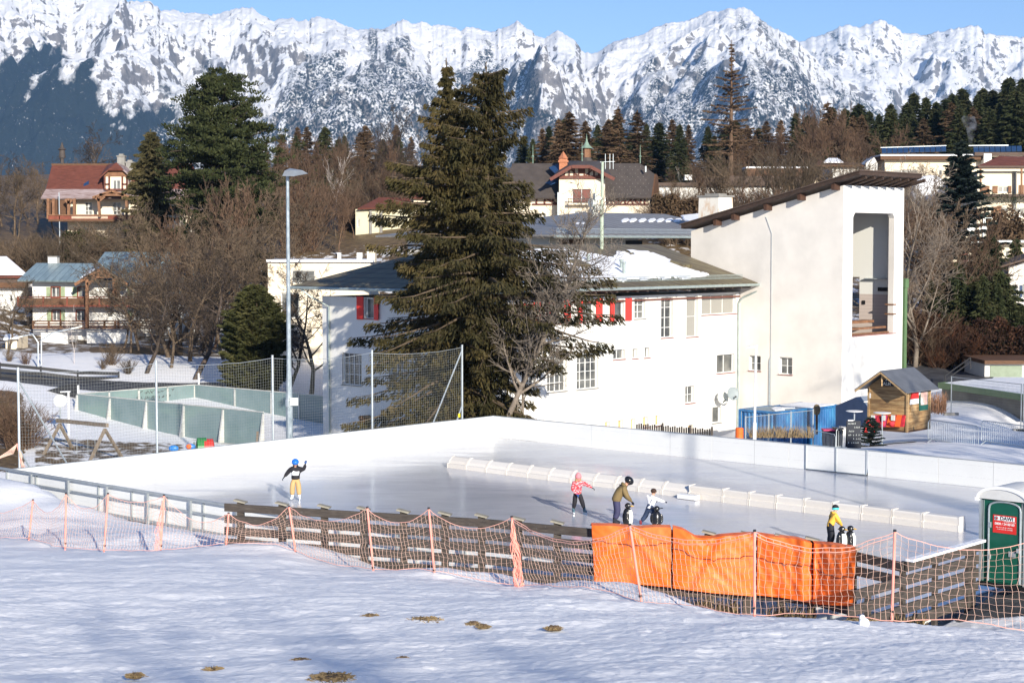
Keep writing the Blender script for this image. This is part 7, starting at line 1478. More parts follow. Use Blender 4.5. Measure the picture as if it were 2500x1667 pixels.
# snowy dome roof glimpsed behind
mb=MB(); c=P(2270,448,182); mb.ell(c-ZV*1.0,2.1,1.5,1.9,16,8); tag(mb.build('snow_heap',MATS['snow_clean'],smooth=True),'blue shaded heap of snow just right of the tower roof','snow heap')
# ---------------------------------------------------------------- trees
def leafmat(name,c1,c2,c3,rough=.75,rnd=.25,sc=.6):
    m,nt,bs=newmat(name); MATS[name]=m; n=noi(nt,sc,4,.6,gco(nt)); n2=noi(nt,sc*6,3,.6,gco(nt)); f=mth(nt,'ADD',mth(nt,'MULTIPLY',n.outputs[0],.6),mth(nt,'MULTIPLY',n2.outputs[0],.4))
    rp=ramp(nt,[(.32,c1),(.5,c2),(.68,c3)],f); oi=nt.nodes.new('ShaderNodeObjectInfo'); tint=ramp(nt,[(0,(1-rnd,)*3),(1,(1+rnd,1+rnd*.7,1+rnd*.5))],oi.outputs['Random'])
    nt.links.new(mix(nt,1.0,rp.outputs[0],tint.outputs[0],'MULTIPLY'),bs.inputs['Base Color']); bs.inputs['Roughness'].default_value=rough; bs.inputs['Specular IOR Level'].default_value=.15
    return m
leafmat('spruce_near',(.022,.024,.009),(.052,.045,.017),(.10,.075,.032)); leafmat('spruce_far',(.020,.030,.014),(.038,.048,.020),(.065,.062,.03),rnd=.35); leafmat('larch',(.055,.040,.022),(.105,.070,.042),(.16,.11,.068),rnd=.3); leafmat('fir_dull',(.03,.032,.014),(.06,.056,.026),(.11,.09,.045))
leafmat('pine_leaf',(.018,.026,.010),(.040,.050,.018),(.080,.085,.030),sc=.9); leafmat('yew_leaf',(.020,.025,.009),(.05,.055,.020),(.10,.095,.038)); leafmat('fir_blue',(.010,.018,.016),(.018,.030,.026),(.04,.055,.045)); leafmat('beech_dry_shaded',(.018,.011,.008),(.042,.022,.014),(.11,.045,.022))  # dry beech: shade of the trees to its right darkened into the leaf colours
leafmat('bark_brown',(.055,.042,.030),(.125,.095,.065),(.21,.165,.12),rnd=.3,sc=2); leafmat('bark_grey',(.09,.075,.06),(.19,.16,.13),(.31,.27,.22),rnd=.15,sc=2.5); leafmat('bark_red',(.065,.043,.030),(.12,.080,.055),(.19,.13,.09),rnd=.3,sc=2); leafmat('bark_birch',(.35,.30,.27),(.52,.47,.43),(.65,.6,.56),rnd=.1,sc=2); leafmat('bark_dark',(.03,.024,.02),(.06,.047,.038),(.11,.085,.07),rnd=.2,sc=2)
def segs_mesh(name,SG,mats,mi=None,sides=3):
    """SG: list of (p0,p1,r0,r1) -> one mesh of tapered prisms"""
    A=np.array([s[0] for s in SG]); B=np.array([s[1] for s in SG]); r0=np.array([s[2] for s in SG]); r1=np.array([s[3] for s in SG]); D=B-A; L=np.linalg.norm(D,axis=1,keepdims=True)+1e-9; D=D/L
    ref=np.where(np.abs(D[:,2:3])<.9,np.array([[0,0,1.]]),np.array([[1.,0,0]])); X=np.cross(D,ref); X/=np.linalg.norm(X,axis=1,keepdims=True); Y=np.cross(D,X); n=len(SG); V=np.zeros((n,2*sides,3))
    for k in range(sides):
        c,s=math.cos(2*PI*k/sides),math.sin(2*PI*k/sides); V[:,k]=A+(X*c+Y*s)*r0[:,None]; V[:,sides+k]=B+(X*c+Y*s)*r1[:,None]
    base=np.arange(n)[:,None]*2*sides; F=np.concatenate([base+np.array([[k,(k+1)%sides,sides+(k+1)%sides,sides+k]]) for k in range(sides)],0)
    return npmesh(name,V.reshape(-1,3),F,mats)
def bare(seed,H=10,levels=5,spread=.55,up=.25,trunk=.22,rad=.17,nch=(9,6,5,4),ln=(.55,.5,.5,.5),wig=.16,fork=False,rmin=.010,lower=.22):
    rr=random.Random(seed); SG=[]
    def grow(p,d,L,r,lv):
        n=[7,5,4,3,2,2][lv]; pts=[p]; rs=[r]; q=p.copy(); dd=d.copy()
        for i in range(n):
            dd=(dd+Vector((rr.gauss(0,wig),rr.gauss(0,wig),rr.gauss(0,wig*.6)+up*(.10 if lv else .05)))).normalized(); q=q+dd*L/n; pts.append(q.copy()); rs.append(max(rmin,r*(1-(i+1)/n*(.75 if lv else .8))))
        for a,b,ra,rb in zip(pts,pts[1:],rs,rs[1:]): SG.append((tuple(a),tuple(b),ra,rb))
        if lv>=levels-1: return
        c=nch[lv]; c=max(2,int(c*rr.uniform(.8,1.2)))
        for k in range(c):
            t=(lower if lv==0 else .18)+(1-(lower if lv==0 else .18))*(k+rr.random())/c; i=min(n-1,int(t*n)); f=t*n-i; b=pts[i].lerp(pts[i+1],f); rb=rs[i]*(1-f)+rs[i+1]*f; dm=(pts[i+1]-pts[i]).normalized()
            az=rr.random()*2*PI if lv==0 else rr.random()*2*PI; pr=dm.orthogonal().normalized(); pr.rotate(Matrix.Rotation(az,3,dm)); nd=(dm*(1-spread)+pr*spread*rr.uniform(.7,1.3)+ZV*up*.5).normalized()
            grow(b,nd,L*ln[lv]*rr.uniform(.7,1.25)*(1-.55*t if lv==0 else 1-.3*t),max(rmin,rb*.58),lv+1)
    grow(Vector((0,0,-.3)),Vector((rr.gauss(0,.05),rr.gauss(0,.05),1)).normalized(),H,rad,0)
    return SG
def bare_tree_mesh(name,mat,seed,**k):
    SG=bare(seed,**k); big=[s for s in SG if s[2]>.055]; sml=[s for s in SG if s[2]<=.055]
    return segs_mesh('trunk',big or SG[:7],[MATS[mat]],sides=6),segs_mesh('crown',sml,[MATS[mat]],sides=3)
def cards(C,A,Bv,mat,name):
    """rhombic needle sprays: centres, long half axes, short half axes"""
    C,A,Bv=map(np.asarray,(C,A,Bv)); n=len(C); V=np.stack([C-A,C+Bv,C+A,C-Bv],1).reshape(-1,3); F=np.arange(4*n).reshape(n,4); return npmesh(name,V,F,[MATS[mat]])
def conifer(seed,H,Rr,mat,dens=1.0,size=.28,droop=.35,prof=lambda t:(1-t)**.8,trunkr=.2,start=.08,whorl=.42,irregular_=.25,lean=(0,0),tip=.02,hang=.5,narrow=.38,bark='bark_dark',gap=0):
    rs=np.random.RandomState(seed); C=[];A=[];B=[];SG=[]
    z=H*start; trunkx=lambda t:np.array([lean[0]*t*t,lean[1]*t*t])
    n=12
    for i in range(n):
        t0,t1=i/n,(i+1)/n; a=trunkx(t0); b=trunkx(t1); SG.append(((a[0],a[1],t0*H-.4*(i==0)),(b[0],b[1],t1*H),trunkr*(1-t0)+.02,trunkr*(1-t1)+.02))
    while z<H*(1-tip):
        t=z/H; nb=rs.randint(5,8); ph=rs.rand()*6.28
        for k in range(nb):
            if rs.rand()<gap: continue
            az=ph+k*2*PI/nb+rs.uniform(-.35,.35); R0=Rr*prof(t)*(1+rs.uniform(-irregular_,irregular_*1.2))+.12; h=np.array([math.cos(az),math.sin(az)]); tz=trunkx(t); zz=z+rs.uniform(-.2,.2)*whorl
            dr=droop*(1-t)**.7*rs.uniform(.6,1.4); rise=.35*t
            def pt(s): 
                return np.array([tz[0]+h[0]*R0*s,tz[1]+h[1]*R0*s,zz+R0*(rise*s-dr*math.sin(PI*.5*s)*s*.9+.22*dr*s**3)])
            m=5
            for q in range(m): SG.append((tuple(pt(q/m)),tuple(pt((q+1)/m)),.035*(1-q/m)*(R0/2+.3)+.008,.035*(1-(q+1)/m)*(R0/2+.3)+.008))
            cnt=int(dens*R0*34)+8; s=rs.rand(cnt)**.75*1.0; lat=rs.uniform(-1,1,cnt)*narrow*R0*np.clip((1.06-s),.12,.8)*np.clip(s*2.2+.15,0,1)
            side=np.array([-h[1],h[0],0]); P_=np.array([pt(x) for x in s]); hg=rs.rand(cnt)*hang*(.25+.75*np.minimum(1,R0/2.5)); c=P_+side*lat[:,None]; c[:,2]-=hg*.6+np.abs(lat)*.25
            out=np.array([h[0],h[1],-.1]); dirs=out*(.25+rs.rand(cnt,1)*.5)+side*np.sign(lat)[:,None]*rs.rand(cnt,1)*.6+np.array([0,0,-1.])*(rs.rand(cnt,1)*(hang*1.4)+.02)+rs.normal(0,.12,(cnt,3)); dirs/=np.linalg.norm(dirs,axis=1,keepdims=True)
            w=rs.normal(0,1,(cnt,3)); w-=dirs*(w*dirs).sum(1,keepdims=True); w/=np.linalg.norm(w,axis=1,keepdims=True); sz=size*rs.uniform(.6,1.35,(cnt,1))
            C.append(c);A.append(dirs*sz);B.append(w*sz*.26)
        z+=whorl*rs.uniform(.75,1.25)*(1-.45*t)
    # leader
    c=np.array([[trunkx(1)[0],trunkx(1)[1],H-.05-i*.12] for i in range(12)]); d=rs.normal(0,.25,(12,3))+np.array([0,0,1]); d/=np.linalg.norm(d,axis=1,keepdims=True); w=np.cross(d,rs.normal(0,1,(12,3))); C.append(c);A.append(d*size*.8);B.append(w*size*.18)
    return segs_mesh('trunk',SG,[MATS[bark]],sides=5),cards(np.concatenate(C),np.concatenate(A),np.concatenate(B),mat,'crown')
def plant(name,label,cat,meshes,loc,rz=0,sc=1,group=None):
    t=thing(name,label,cat,tuple(loc),group); t.rotation_euler=(0,0,rz); t.scale=(sc,)*3 if not hasattr(sc,'__len__') else sc
    for nm,me in zip(('trunk','crown'),meshes): link(nm,me,t)
    return t
def base(px,D,py=None):
    x=(px-1250)/FPX*D; return Vector((x,D,gz(x,D)))
# the twin spruces before the hall
lp_=lambda t:min(1,(1-t)*1.45)**.72*(.72+.28*math.sin(t*9+1))
b=base(1112,86.5); H=P(1090,142,86.5).z-b.z; plant('spruce_tree','left of the two big brownish spruces before the white hall, its tip thin','tree',conifer(5,H,7.4,'spruce_near',dens=2.5,size=.155,droop=.42,prof=lambda t:min(1,(1.0-t)*1.2)**1.15*(.80+.2*math.sin(t*11))*(1 if t>.28 else .5),trunkr=.34,start=.10,whorl=.42,narrow=.48,lean=(-.45,0),hang=.6,bark='bark_brown',irregular_=.55,gap=.12),b,group='twin spruces before the hall')
b=base(1192,85.5); H=P(1186,152,85.5).z-b.z; plant('spruce_tree','right of the two big spruces before the white hall, with a bushier double tip','tree',conifer(9,H,5.1,'spruce_near',dens=2.2,size=.16,droop=.5,prof=lambda t:min(1,(1.02-t)*1.5)**.85*(.74+.26*math.sin(t*13+2))*(1 if t>.28 else .72),trunkr=.36,start=.13,whorl=.55,lean=(-.1,0),hang=.7,gap=.16,bark='bark_brown',irregular_=.55),b,group='twin spruces before the hall')
b=base(1209,83.2); H=P(1205,440,83.2).z-b.z; plant('bare_tree','tall leafless grey tree standing right in front of the twin spruces','tree',bare_tree_mesh('t','bark_grey',22,H=H,rad=.17,spread=.6,up=.4,nch=(46,9,6,4),ln=(.30,.5,.5,.45),lower=.22,rmin=.008,levels=4,wig=.10),b)
b=base(1280,84.5); plant('bare_tree','slender leafless tree leaning right against the white facade beside the spruces','tree',bare_tree_mesh('t','bark_grey',4,H=8.3,rad=.10,spread=.5,up=.3,nch=(12,6,4,3),lower=.2,rmin=.008,levels=4),b)
# ivy-dark bush at the foot of the spruce
def bush(name,label,cat,c,rx,ry,rz,n,size,mat,seed=0,group=None,stems=True,flat=.5):
    rs=np.random.RandomState(seed); t=thing(name,label,cat,tuple(c),group); u=rs.normal(0,1,(n,3)); u/=np.linalg.norm(u,axis=1,keepdims=True); r=rs.rand(n,1)**.4; lump=1+.22*np.sin(u[:,:1]*7+seed)*np.cos(u[:,1:2]*6)+.15*np.sin(u[:,2:]*9); C=u*r*np.array([[rx,ry,rz]])*lump; C[:,2]+=rz*.95; C[:,2]=np.maximum(C[:,2],.02)
    d=rs.normal(0,1,(n,3))+np.array([[0,0,flat]]); d/=np.linalg.norm(d,axis=1,keepdims=True); w=np.cross(d,rs.normal(0,1,(n,3))); w/=np.linalg.norm(w,axis=1,keepdims=True); sz=size*rs.uniform(.5,1.3,(n,1))
    if stems:
        rr=random.Random(seed); SG=[]
        for k in range(10): a=rr.random()*6.28; e=(rx*.7*math.cos(a),ry*.7*math.sin(a),rz*rr.uniform(.8,1.6)); SG.append(((0,0,-.2),(e[0]*.4,e[1]*.4,e[2]*.5),.06,.04)); SG.append(((e[0]*.4,e[1]*.4,e[2]*.5),e,.04,.01))
        link('stems',segs_mesh('stems',SG,[MATS['bark_dark']],sides=4),t)
    link('crown',cards(C,d*sz,w*sz*.4,mat,'crown'),t); return t
bush('evergreen_bush','small green bush at the foot of the spruces just behind the rink corner','bush',base(1180,84.0),.55,.5,.8,900,.10,'yew_leaf',3)
# the broad dark pine, up left
def pine(seed,H,R):
    rs=np.random.RandomState(seed); rr=random.Random(seed); SG=[];C=[];A=[];B=[]
    for i in range(10): SG.append(((.25*math.sin(i*.7),0,i/10*H*.92),(.25*math.sin((i+1)*.7),0,(i+1)/10*H*.92),.42*(1-i/11),.42*(1-(i+1)/11)))
    z=H*.16
    while z<H*.975:
        t=z/H; Rz=R*(min(1,(1-t)*3.4)**.5 if t>.30 else .75)*(.90+.14*math.sin(t*14)); nb=9
        for k in range(nb):
            az=rr.random()*6.28; L=Rz*rr.uniform(.55,1.08); h=Vector((math.cos(az),math.sin(az),0)); p0=Vector((0,0,z-L*.05)); p1=Vector((0,0,z))+h*L*.5+ZV*(.10*L); p2=Vector((0,0,z))+h*L+ZV*(.14*L+rr.uniform(-.8,.9)); SG.append((tuple(p0),tuple(p1),.11,.07)); SG.append((tuple(p1),tuple(p2),.07,.03))
            for q in range(int(4+L*2.0)):
                s=rr.uniform(.35,1.03); c=(p0.lerp(p2,s))+Vector((rr.gauss(0,.16*L+.2),rr.gauss(0,.16*L+.2),rr.uniform(-.35,.5))); rc=rr.uniform(.45,.85)*(.8+.04*L); n=int(46*rc*rc*2.2)
                u=rs.normal(0,1,(n,3)); u/=np.linalg.norm(u,axis=1,keepdims=True); pos=u*rs.rand(n,1)**.35*np.array([[rc,rc,rc*.42]])+np.array(c); d=u*np.array([[1,1,.6]])+np.array([[0,0,.75]])+rs.normal(0,.25,(n,3)); d/=np.linalg.norm(d,axis=1,keepdims=True); w=np.cross(d,rs.normal(0,1,(n,3))); w/=np.linalg.norm(w,axis=1,keepdims=True); sz=rs.uniform(.10,.22,(n,1)); C.append(pos);A.append(d*sz);B.append(w*sz*.42)
        z+=H*.032*rr.uniform(.6,1.4)
    return segs_mesh('trunk',SG,[MATS['bark_dark']],sides=6),cards(np.concatenate(C),np.concatenate(A),np.concatenate(B),'pine_leaf','crown')
b=base(545,158); H=P(540,178,158).z-b.z; plant('black_pine','large broad dark green pine with layered crown rising up left before the mountains','tree',pine(2,H,5.3),b)
b=base(372,168); H=P(372,318,168).z-b.z; plant('fir_tree','smaller dull green conifer between the red roofed villa and the large pine','tree',conifer(31,H,2.3,'fir_dull',dens=1.6,size=.25,prof=lambda t:min(1,(1-t)*2.2)**.7,hang=.3),b)
# columnar yew
b=base(622,113); H=P(622,695,113).z-b.z; plant('conical_yew','dense olive green conical evergreen beside the tall light mast','tree',conifer(41,H,2.15,'yew_leaf',dens=4.6,size=.17,droop=-.75,prof=lambda t:min(1,(1-t)*2.1)**.7,start=.02,whorl=.19,irregular_=.10,hang=.0,narrow=.6),b)
# tall sparse larch, blue fir, right hand conifers
b=base(1782,205); H=P(1782,98,205).z-b.z; t_=thing('larch_tree','very tall half bare larch with a straight trunk standing above the tree line','tree',tuple(b))
c1=conifer(51,H,2.7,'larch',dens=.62,size=.2,droop=.12,prof=lambda t:(0 if t<.28 else (min(1,(1-t)*1.9)**1.1 if t<.80 else .06)),trunkr=.42,start=.28,whorl=.6,irregular_=.6,hang=.15,bark='bark_red',gap=.3); link('trunk',c1[0],t_); link('crown',c1[1],t_)
b=base(2340,142); H=P(2338,340,142).z-b.z; plant('blue_fir','dark bluish fir with flat layered branches in front of the solar panel house','tree',conifer(61,H,3.7,'fir_blue',dens=2.0,size=.25,droop=.05,prof=lambda t:min(1,(1-t)*1.35)**.9,whorl=.62,hang=.08,narrow=.34,irregular_=.22),b)
for px,py,D,Rr,lab,sd in ((2412,570,132,2.7,'dark green conifer at the right, below the two white dishes',71),(2340,640,128,2.6,'shadowy conifer just left of its taller dark neighbour at the right',72),(2478,585,140,1.3,'small green conifer before the wall of the flat roofed house, far right',73),(2440,660,126,2.4,'blackish conifer in front of the shaded blue grey house',74)):
    b=base(px,D); H=P(px,py,D).z-b.z; plant('fir_tree',lab,'tree',conifer(sd,H,Rr,'spruce_far',dens=1.4,size=.27,hang=.3),b)
bush('autumn_bush','brown and olive bush below the planted balconies at the right edge','bush',P(2450,640,158),2.6,1.6,2.4,3800,.28,'larch',7)
b=base(2236,117.5); H=P(2300,470,117.5).z-b.z; plant('bare_tree','large leafless tree with a pale bent trunk right of the white tower','tree',bare_tree_mesh('t','bark_grey',33,H=H*.98,rad=.19,spread=.55,up=.35,nch=(18,8,6,4),ln=(.6,.55,.5,.5),lower=.12,rmin=.011,levels=5,wig=.14),b,.4)
# small decorated fir by the hut
b=P(2126,1066,79); b.z=gz(b.x,b.y); t_=plant('small_fir','little cut fir with red bows leaning beside the black chalkboard','tree',conifer(81,1.35,.62,'fir_blue',dens=5,size=.09,droop=-.1,whorl=.16,start=.02,hang=.05,trunkr=.03),b); mb=MB(); rr=random.Random(3)
for k in range(22): a=rr.random()*6.28; z=rr.uniform(.7,1.3); r_=.5*(1.35-z); c=b+Vector((r_*math.cos(a)-.1,r_*math.sin(a),z)); mb.ell(c,.035,.03,.04,6,4)
o=mb.build('red_bow',MATS['red'],t_)
# stock of kinds to copy
K={}
K['b1']=bare_tree_mesh('t','bark_brown',101,H=9,rad=.16,nch=(14,7,5,4),levels=5,rmin=.012); K['b2']=bare_tree_mesh('t','bark_brown',102,H=9,rad=.15,spread=.6,nch=(13,8,5,4),levels=5,rmin=.012,up=.4); K['b3']=bare_tree_mesh('t','bark_red',103,H=9,rad=.13,spread=.4,nch=(15,7,5,4),levels=5,rmin=.013,up=.55)
K['b4']=bare_tree_mesh('t','bark_red',104,H=9,rad=.11,spread=.45,nch=(16,8,5,3),levels=5,rmin=.013,up=.45); K['dk']=bare_tree_mesh('t','bark_dark',105,H=9,rad=.2,spread=.65,nch=(13,8,6,4),levels=5,rmin=.013,up=.2); K['bi']=bare_tree_mesh('t','bark_birch',106,H=10,rad=.11,spread=.4,nch=(10,5,4,3),levels=4,rmin=.012,up=.6)
def shrub(mat,seed):
    rr=random.Random(seed); SG=[]
    for k in range(26):
        a=rr.random()*6.28; d=Vector((math.cos(a)*rr.uniform(.1,.75),math.sin(a)*rr.uniform(.1,.75),1)).normalized(); p=Vector((rr.gauss(0,.35),rr.gauss(0,.35),-.2)); q=p.copy(); pts=[q.copy()]
        for i in range(5): d=(d+Vector((rr.gauss(0,.14),rr.gauss(0,.14),0))).normalized(); q=q+d*.7*rr.uniform(.8,1.1); pts.append(q.copy())
        for i,(x,y) in enumerate(zip(pts,pts[1:])):
            SG.append((tuple(x),tuple(y),.035*(1-i/6),.035*(1-(i+1)/6)))
            for j in range(5):
                dd=(d+Vector((rr.gauss(0,.6),rr.gauss(0,.6),rr.uniform(0,.5)))).normalized(); b0=x.lerp(y,rr.random()); e=b0+dd*rr.uniform(.4,1.1); SG.append((tuple(b0),tuple(e),.014,.009)); SG.append((tuple(b0.lerp(e,.5)),tuple(e+Vector((rr.gauss(0,.25),rr.gauss(0,.25),.2))),.011,.008))
    h=len([s for s in SG if s[2]>.02]); return segs_mesh('stems',[s for s in SG if s[2]>.02],[MATS[mat]],sides=4),segs_mesh('twigs',[s for s in SG if s[2]<=.02],[MATS[mat]],sides=3)
K['s1']=shrub('bark_brown',1); K['s2']=shrub('bark_red',2); K['s3']=shrub('beech_dry_shaded',3)
K['c1']=conifer(201,16,3.0,'spruce_far',dens=.8,size=.42,hang=.3,whorl=.7); K['c2']=conifer(202,16,2.7,'spruce_far',dens=.8,size=.42,hang=.3,whorl=.7,irregular_=.4); K['c3']=conifer(203,16,2.8,'larch',dens=.55,size=.38,hang=.25,whorl=.65,irregular_=.45,gap=.15,bark='bark_red'); K['c4']=conifer(204,16,2.5,'larch',dens=.42,size=.34,hang=.2,whorl=.6,irregular_=.5,gap=.25,bark='bark_red')
HK={'b1':9.2,'b2':9.2,'b3':9.2,'b4':9.2,'dk':9,'bi':10,'s1':3.6,'s2':3.6,'s3':3.6,'c1':16,'c2':16,'c3':16,'c4':16}
for k_ in HK: HK[k_]=max(v.co.z for me_ in K[k_] for v in me_.vertices)
KN={'b1':('bare_tree','brown leafless tree'),'b2':('bare_tree','spreading leafless tree'),'b3':('bare_tree','reddish leafless tree'),'b4':('bare_tree','thin reddish leafless tree'),'dk':('bare_tree','dark leafless tree'),'bi':('birch_tree','white stemmed birch'),'s1':('bare_shrub','brown leafless shrub'),'s2':('bare_shrub','reddish leafless shrub'),'s3':('bare_shrub','rust brown shrub'),'c1':('spruce_tree','dark green spruce'),'c2':('spruce_tree','ragged dark spruce'),'c3':('larch_tree','brown larch'),'c4':('larch_tree','thin brown larch')}
def put(k,px,D,top,label,group,rz=None,wide=1.0,by=None,rr=random.Random(77)):
    b=base(px,D) if by is None else P(px,by,D); H=P(px,top,D).z-b.z
    if H<.8: return None
    s=H/HK[k]; nm,_=KN[k]; t=thing(nm,label,'shrub' if k[0]=='s' else 'tree',tuple(b),group); t.rotation_euler=(0,0,rz if rz is not None else rr.random()*6.28); t.scale=(s*wide,s*wide,s)
    for n_,me in zip(('stems','twigs') if k[0]=='s' else ('trunk','crown'),K[k]): link(n_,me,t)
    return t
ORD=['first','second','third','fourth','fifth','sixth','seventh','eighth','ninth','tenth','eleventh','twelfth','thirteenth','fourteenth','fifteenth','sixteenth','seventeenth','eighteenth','nineteenth','twentieth','21st','22nd','23rd','24th','25th','26th','27th','28th','29th','30th']
def row(kinds,pxs,Dr,tops,where,group,seed,wide=(.8,1.2),jit=12,by=None):
    rr=random.Random(seed); pl=[]
    for px in pxs:
        x=px+rr.uniform(-jit,jit); top=interp(tops,x)+rr.uniform(-1,1)*24; pl.append((x,rr.uniform(*Dr),top,rr.choice(kinds),rr.uniform(*wide),rr.random()*6.28))
    pl.sort()
    cnt={}
    for x,D,top,k,w_,rz in pl: cnt[k]=cnt.get(k,0)+1
    seen={}
    for x,D,top,k,w_,rz in pl:
        i=seen.get(k,0); seen[k]=i+1; o=(ORD[i]+' ') if cnt[k]>1 else 'only '
        put(k,x,D,top,f'{o}{KN[k][1]} from left, {where}' if cnt[k]>1 else f'{o}{KN[k][1]} {where}',group,rz,w_,by,rr)
import itertools
ra=lambda a,b,s:[x for x in np.arange(a,b,s)]
# forest skyline at the right
row(['c1','c2','c1'],ra(1960,2560,22),(262,300),[(1950,300),(2080,262),(2180,250),(2230,225),(2300,235),(2350,225),(2410,200),(2500,195),(2560,190)],'in the spruce wood above the solar panels','spruces on the skyline at the right',1,(1.2,1.9))
row(['c1','c2','c1','c3'],ra(2000,2560,34),(242,262),[(2000,330),(2150,290),(2250,265),(2400,240),(2500,225)],'in the front row of the right hand wood','spruces in the front row of the right hand wood',2,(1.2,1.8))
row(['c1','c2','c3','c1'],ra(1285,1990,27),(262,300),[(1280,330),(1370,290),(1460,320),(1500,275),(1560,320),(1630,310),(1700,320),(1800,300),(1900,300),(1990,290)],'on the wooded skyline behind the villa','conifers on the skyline above the villa',3,(1.1,1.9))
row(['c3','c4','c3'],(1330,1362,1395,1425,1478,1510,1545,2070,2105,1800,1850,2010),(232,256),[(1330,330),(1380,282),(1430,305),(1480,275),(1550,262),(1650,330),(1800,320),(2010,250),(2100,290)],'in the larches behind the timber framed villa','larches behind the villa',4,(1.2,1.9))
row(['c1','c3','c2','c4','c3'],ra(650,1010,22),(238,285),[(640,340),(700,345),(760,320),(850,330),(1000,320)],'in the mixed wood left of the twin spruces','conifers in the mixed wood left of the big spruces',5,(1.0,1.7))
row(['b3','b4','b1','b3'],ra(640,1010,15),(196,236),[(640,380),(700,350),(800,345),(900,340),(1000,330)],'in the thicket left of the twin spruces','reddish trees left of the big spruces',6,(.7,1.0))
row(['b3','b4','b1','s2'],ra(640,880,17),(168,194),[(640,470),(700,440),(800,450),(880,470)],'in the thicket behind the flat roofed building','thicket trees behind the flat roofed building',7,(.7,1.0))
put('bi',815,190,358,'white stemmed birch standing out in the thicket, left of the yellow house',None,1.0,.8); put('bi',1665,215,395,'thin pale birch stem left of the tall larch',None,2,.4)
for px,top,D,lab in ((925,228,200,'tall thick limbed leafless oak rising above the wood left of the spruces'),(972,275,204,'second tall leafless oak just right of the highest one')): put('dk',px,D,top,lab,None,1.2 if px<950 else 3,.75)
# slopes left
row(['b1','b2','dk'],ra(-40,135,24),(186,210),[(-40,400),(60,385),(130,400)],'at the far left beside the red roofed villa','leafless trees beside the red roofed villa',8,(.8,1.1))
put('dk',192,214,292,'tall leafless tree standing behind the red tiled roof',None,.5,.95); put('b1',262,222,330,'smaller leafless tree behind the dormer of the red roofed villa',None,2,.9)
row(['s1','b2','s2','s1'],ra(-20,420,19),(166,180),[(0,585),(100,575),(200,560),(300,555),(400,540)],'in the brush below the red roofed villa','brush below the red roofed villa',9,(.9,1.4))
row(['b1','b2','b1','b3'],ra(395,650,17),(140,160),[(380,500),(450,450),(520,425),(600,430),(650,470)],'in the dense trees under the large pine','leafless trees under the large pine',10,(.8,1.15))
row(['b1','b2'],ra(300,660,24),(126,140),[(300,640),(420,550),(520,530),(640,570)],'in the thicket right of the white chalet','thicket beside the white chalet',11,(.9,1.2))
for px,D,top,k,w_,lab in ((352,121,600,'dk',.95,'dark leafless tree with a leaning trunk in front of the white chalet'),(470,119,585,'dk',1.15,'big dark leafless tree with thick low limbs left of the conical yew'),(700,116,640,'dk',.9,'dark leafless tree spreading in front of the flat roofed building'),(755,112,640,'b1',1.1,'brown leafless tree at the left corner of the hall'),(178,124,742,'bi',.5,'young pale birch beside the street lamps'),(415,123,640,'b1',1,'leafless tree right of the one with the leaning trunk')): put(k,px,D,top,lab,None,1.7,w_)
row(['s1','s1','s2'],(20,60,245,262,130,300,560,590),(120,126),[(0,840),(100,850),(250,850),(600,850)],'along the snowy bank behind the playground','shrubs along the snowy bank',12,(.8,1.2))
row(['b1','s1'],(-30,5,25),(126,140),[(-30,640),(60,700)],'at the left edge below the snow roofed house','leafless trees at the left edge',13,(.9,1.2))
row(['s1','s2'],(10,35,60,-20),(88,104),[(0,950),(150,985)],'in the brown scrub left of the playground','scrub left of the playground',14,(1.0,1.5))
# right of centre
row(['b1','b3','s1','b2'],ra(1620,2110,34),(178,192),[(1610,440),(1700,395),(1760,385),(1850,370),(1900,360),(2000,350),(2100,370)],'in the trees above the sloping tower roof','leafless trees above the tower roof',15,(.8,1.2))
row(['b3','b4'],ra(1800,2160,22),(228,242),[(1800,330),(1900,300),(2000,270),(2050,265),(2160,330)],'in the tall trees before the spruce wood','tall reddish trees before the spruce wood',16,(.75,1.0))
row(['s1','s2','s1'],ra(1600,1900,24),(160,172),[(1600,478),(1750,470),(1900,440)],'in the brush behind the grey roof','brush behind the grey roof',17,(1.0,1.5))
row(['b1','b3','b4','b2'],ra(2205,2350,14),(120,132),[(2200,480),(2260,455),(2350,560)],'in the brown trees right of the white tower','brown trees right of the tower',18,(.8,1.2))
row(['b3','b1'],ra(2190,2300,20),(150,176),[(2200,430),(2300,450)],'behind the brown trees right of the tower','trees farther back right of the tower',19,(.8,1.1))
row(['s3','s1','s2'],ra(2215,2330,17),(117,121),[(2215,740),(2330,780)],'in the undergrowth at the foot of the hedge','undergrowth right of the tower',20,(1.0,1.4))
# hedges
def hedge(name,label,a,b,h,w_,n,size,mat,seed):
    rs=np.random.RandomState(seed); t=thing(name,label,'hedge',tuple(a)); a=np.array(a);b=np.array(b); d=b-a; L=np.linalg.norm(d); s=rs.rand(n,1); nn=np.array([-d[1],d[0],0])/L; C=a*0+d*s+nn*rs.uniform(-w_,w_,(n,1)); top=h*(1+.10*np.sin(s*L*1.3)+.07*np.sin(s*L*4.1)); C[:,2:]+=rs.rand(n,1)**.7*top
    dd=rs.normal(0,1,(n,3)); dd/=np.linalg.norm(dd,axis=1,keepdims=True); w=np.cross(dd,rs.normal(0,1,(n,3))); w/=np.linalg.norm(w,axis=1,keepdims=True); sz=size*rs.uniform(.5,1.3,(n,1)); link('foliage',cards(C,dd*sz,w*sz*.4,mat,'foliage'),t)
    SG=[]; rr=random.Random(seed)
    for k in range(int(L*3)): q=d*rr.random()+nn*rr.uniform(-w_*.5,w_*.5); SG.append((tuple(q-np.array([0,0,.3])),tuple(q+np.array([rr.gauss(0,.3),rr.gauss(0,.2),h*rr.uniform(.7,1.05)])),.03,.012))
    link('stems',segs_mesh('stems',SG,[MATS['bark_dark']],sides=3),t)
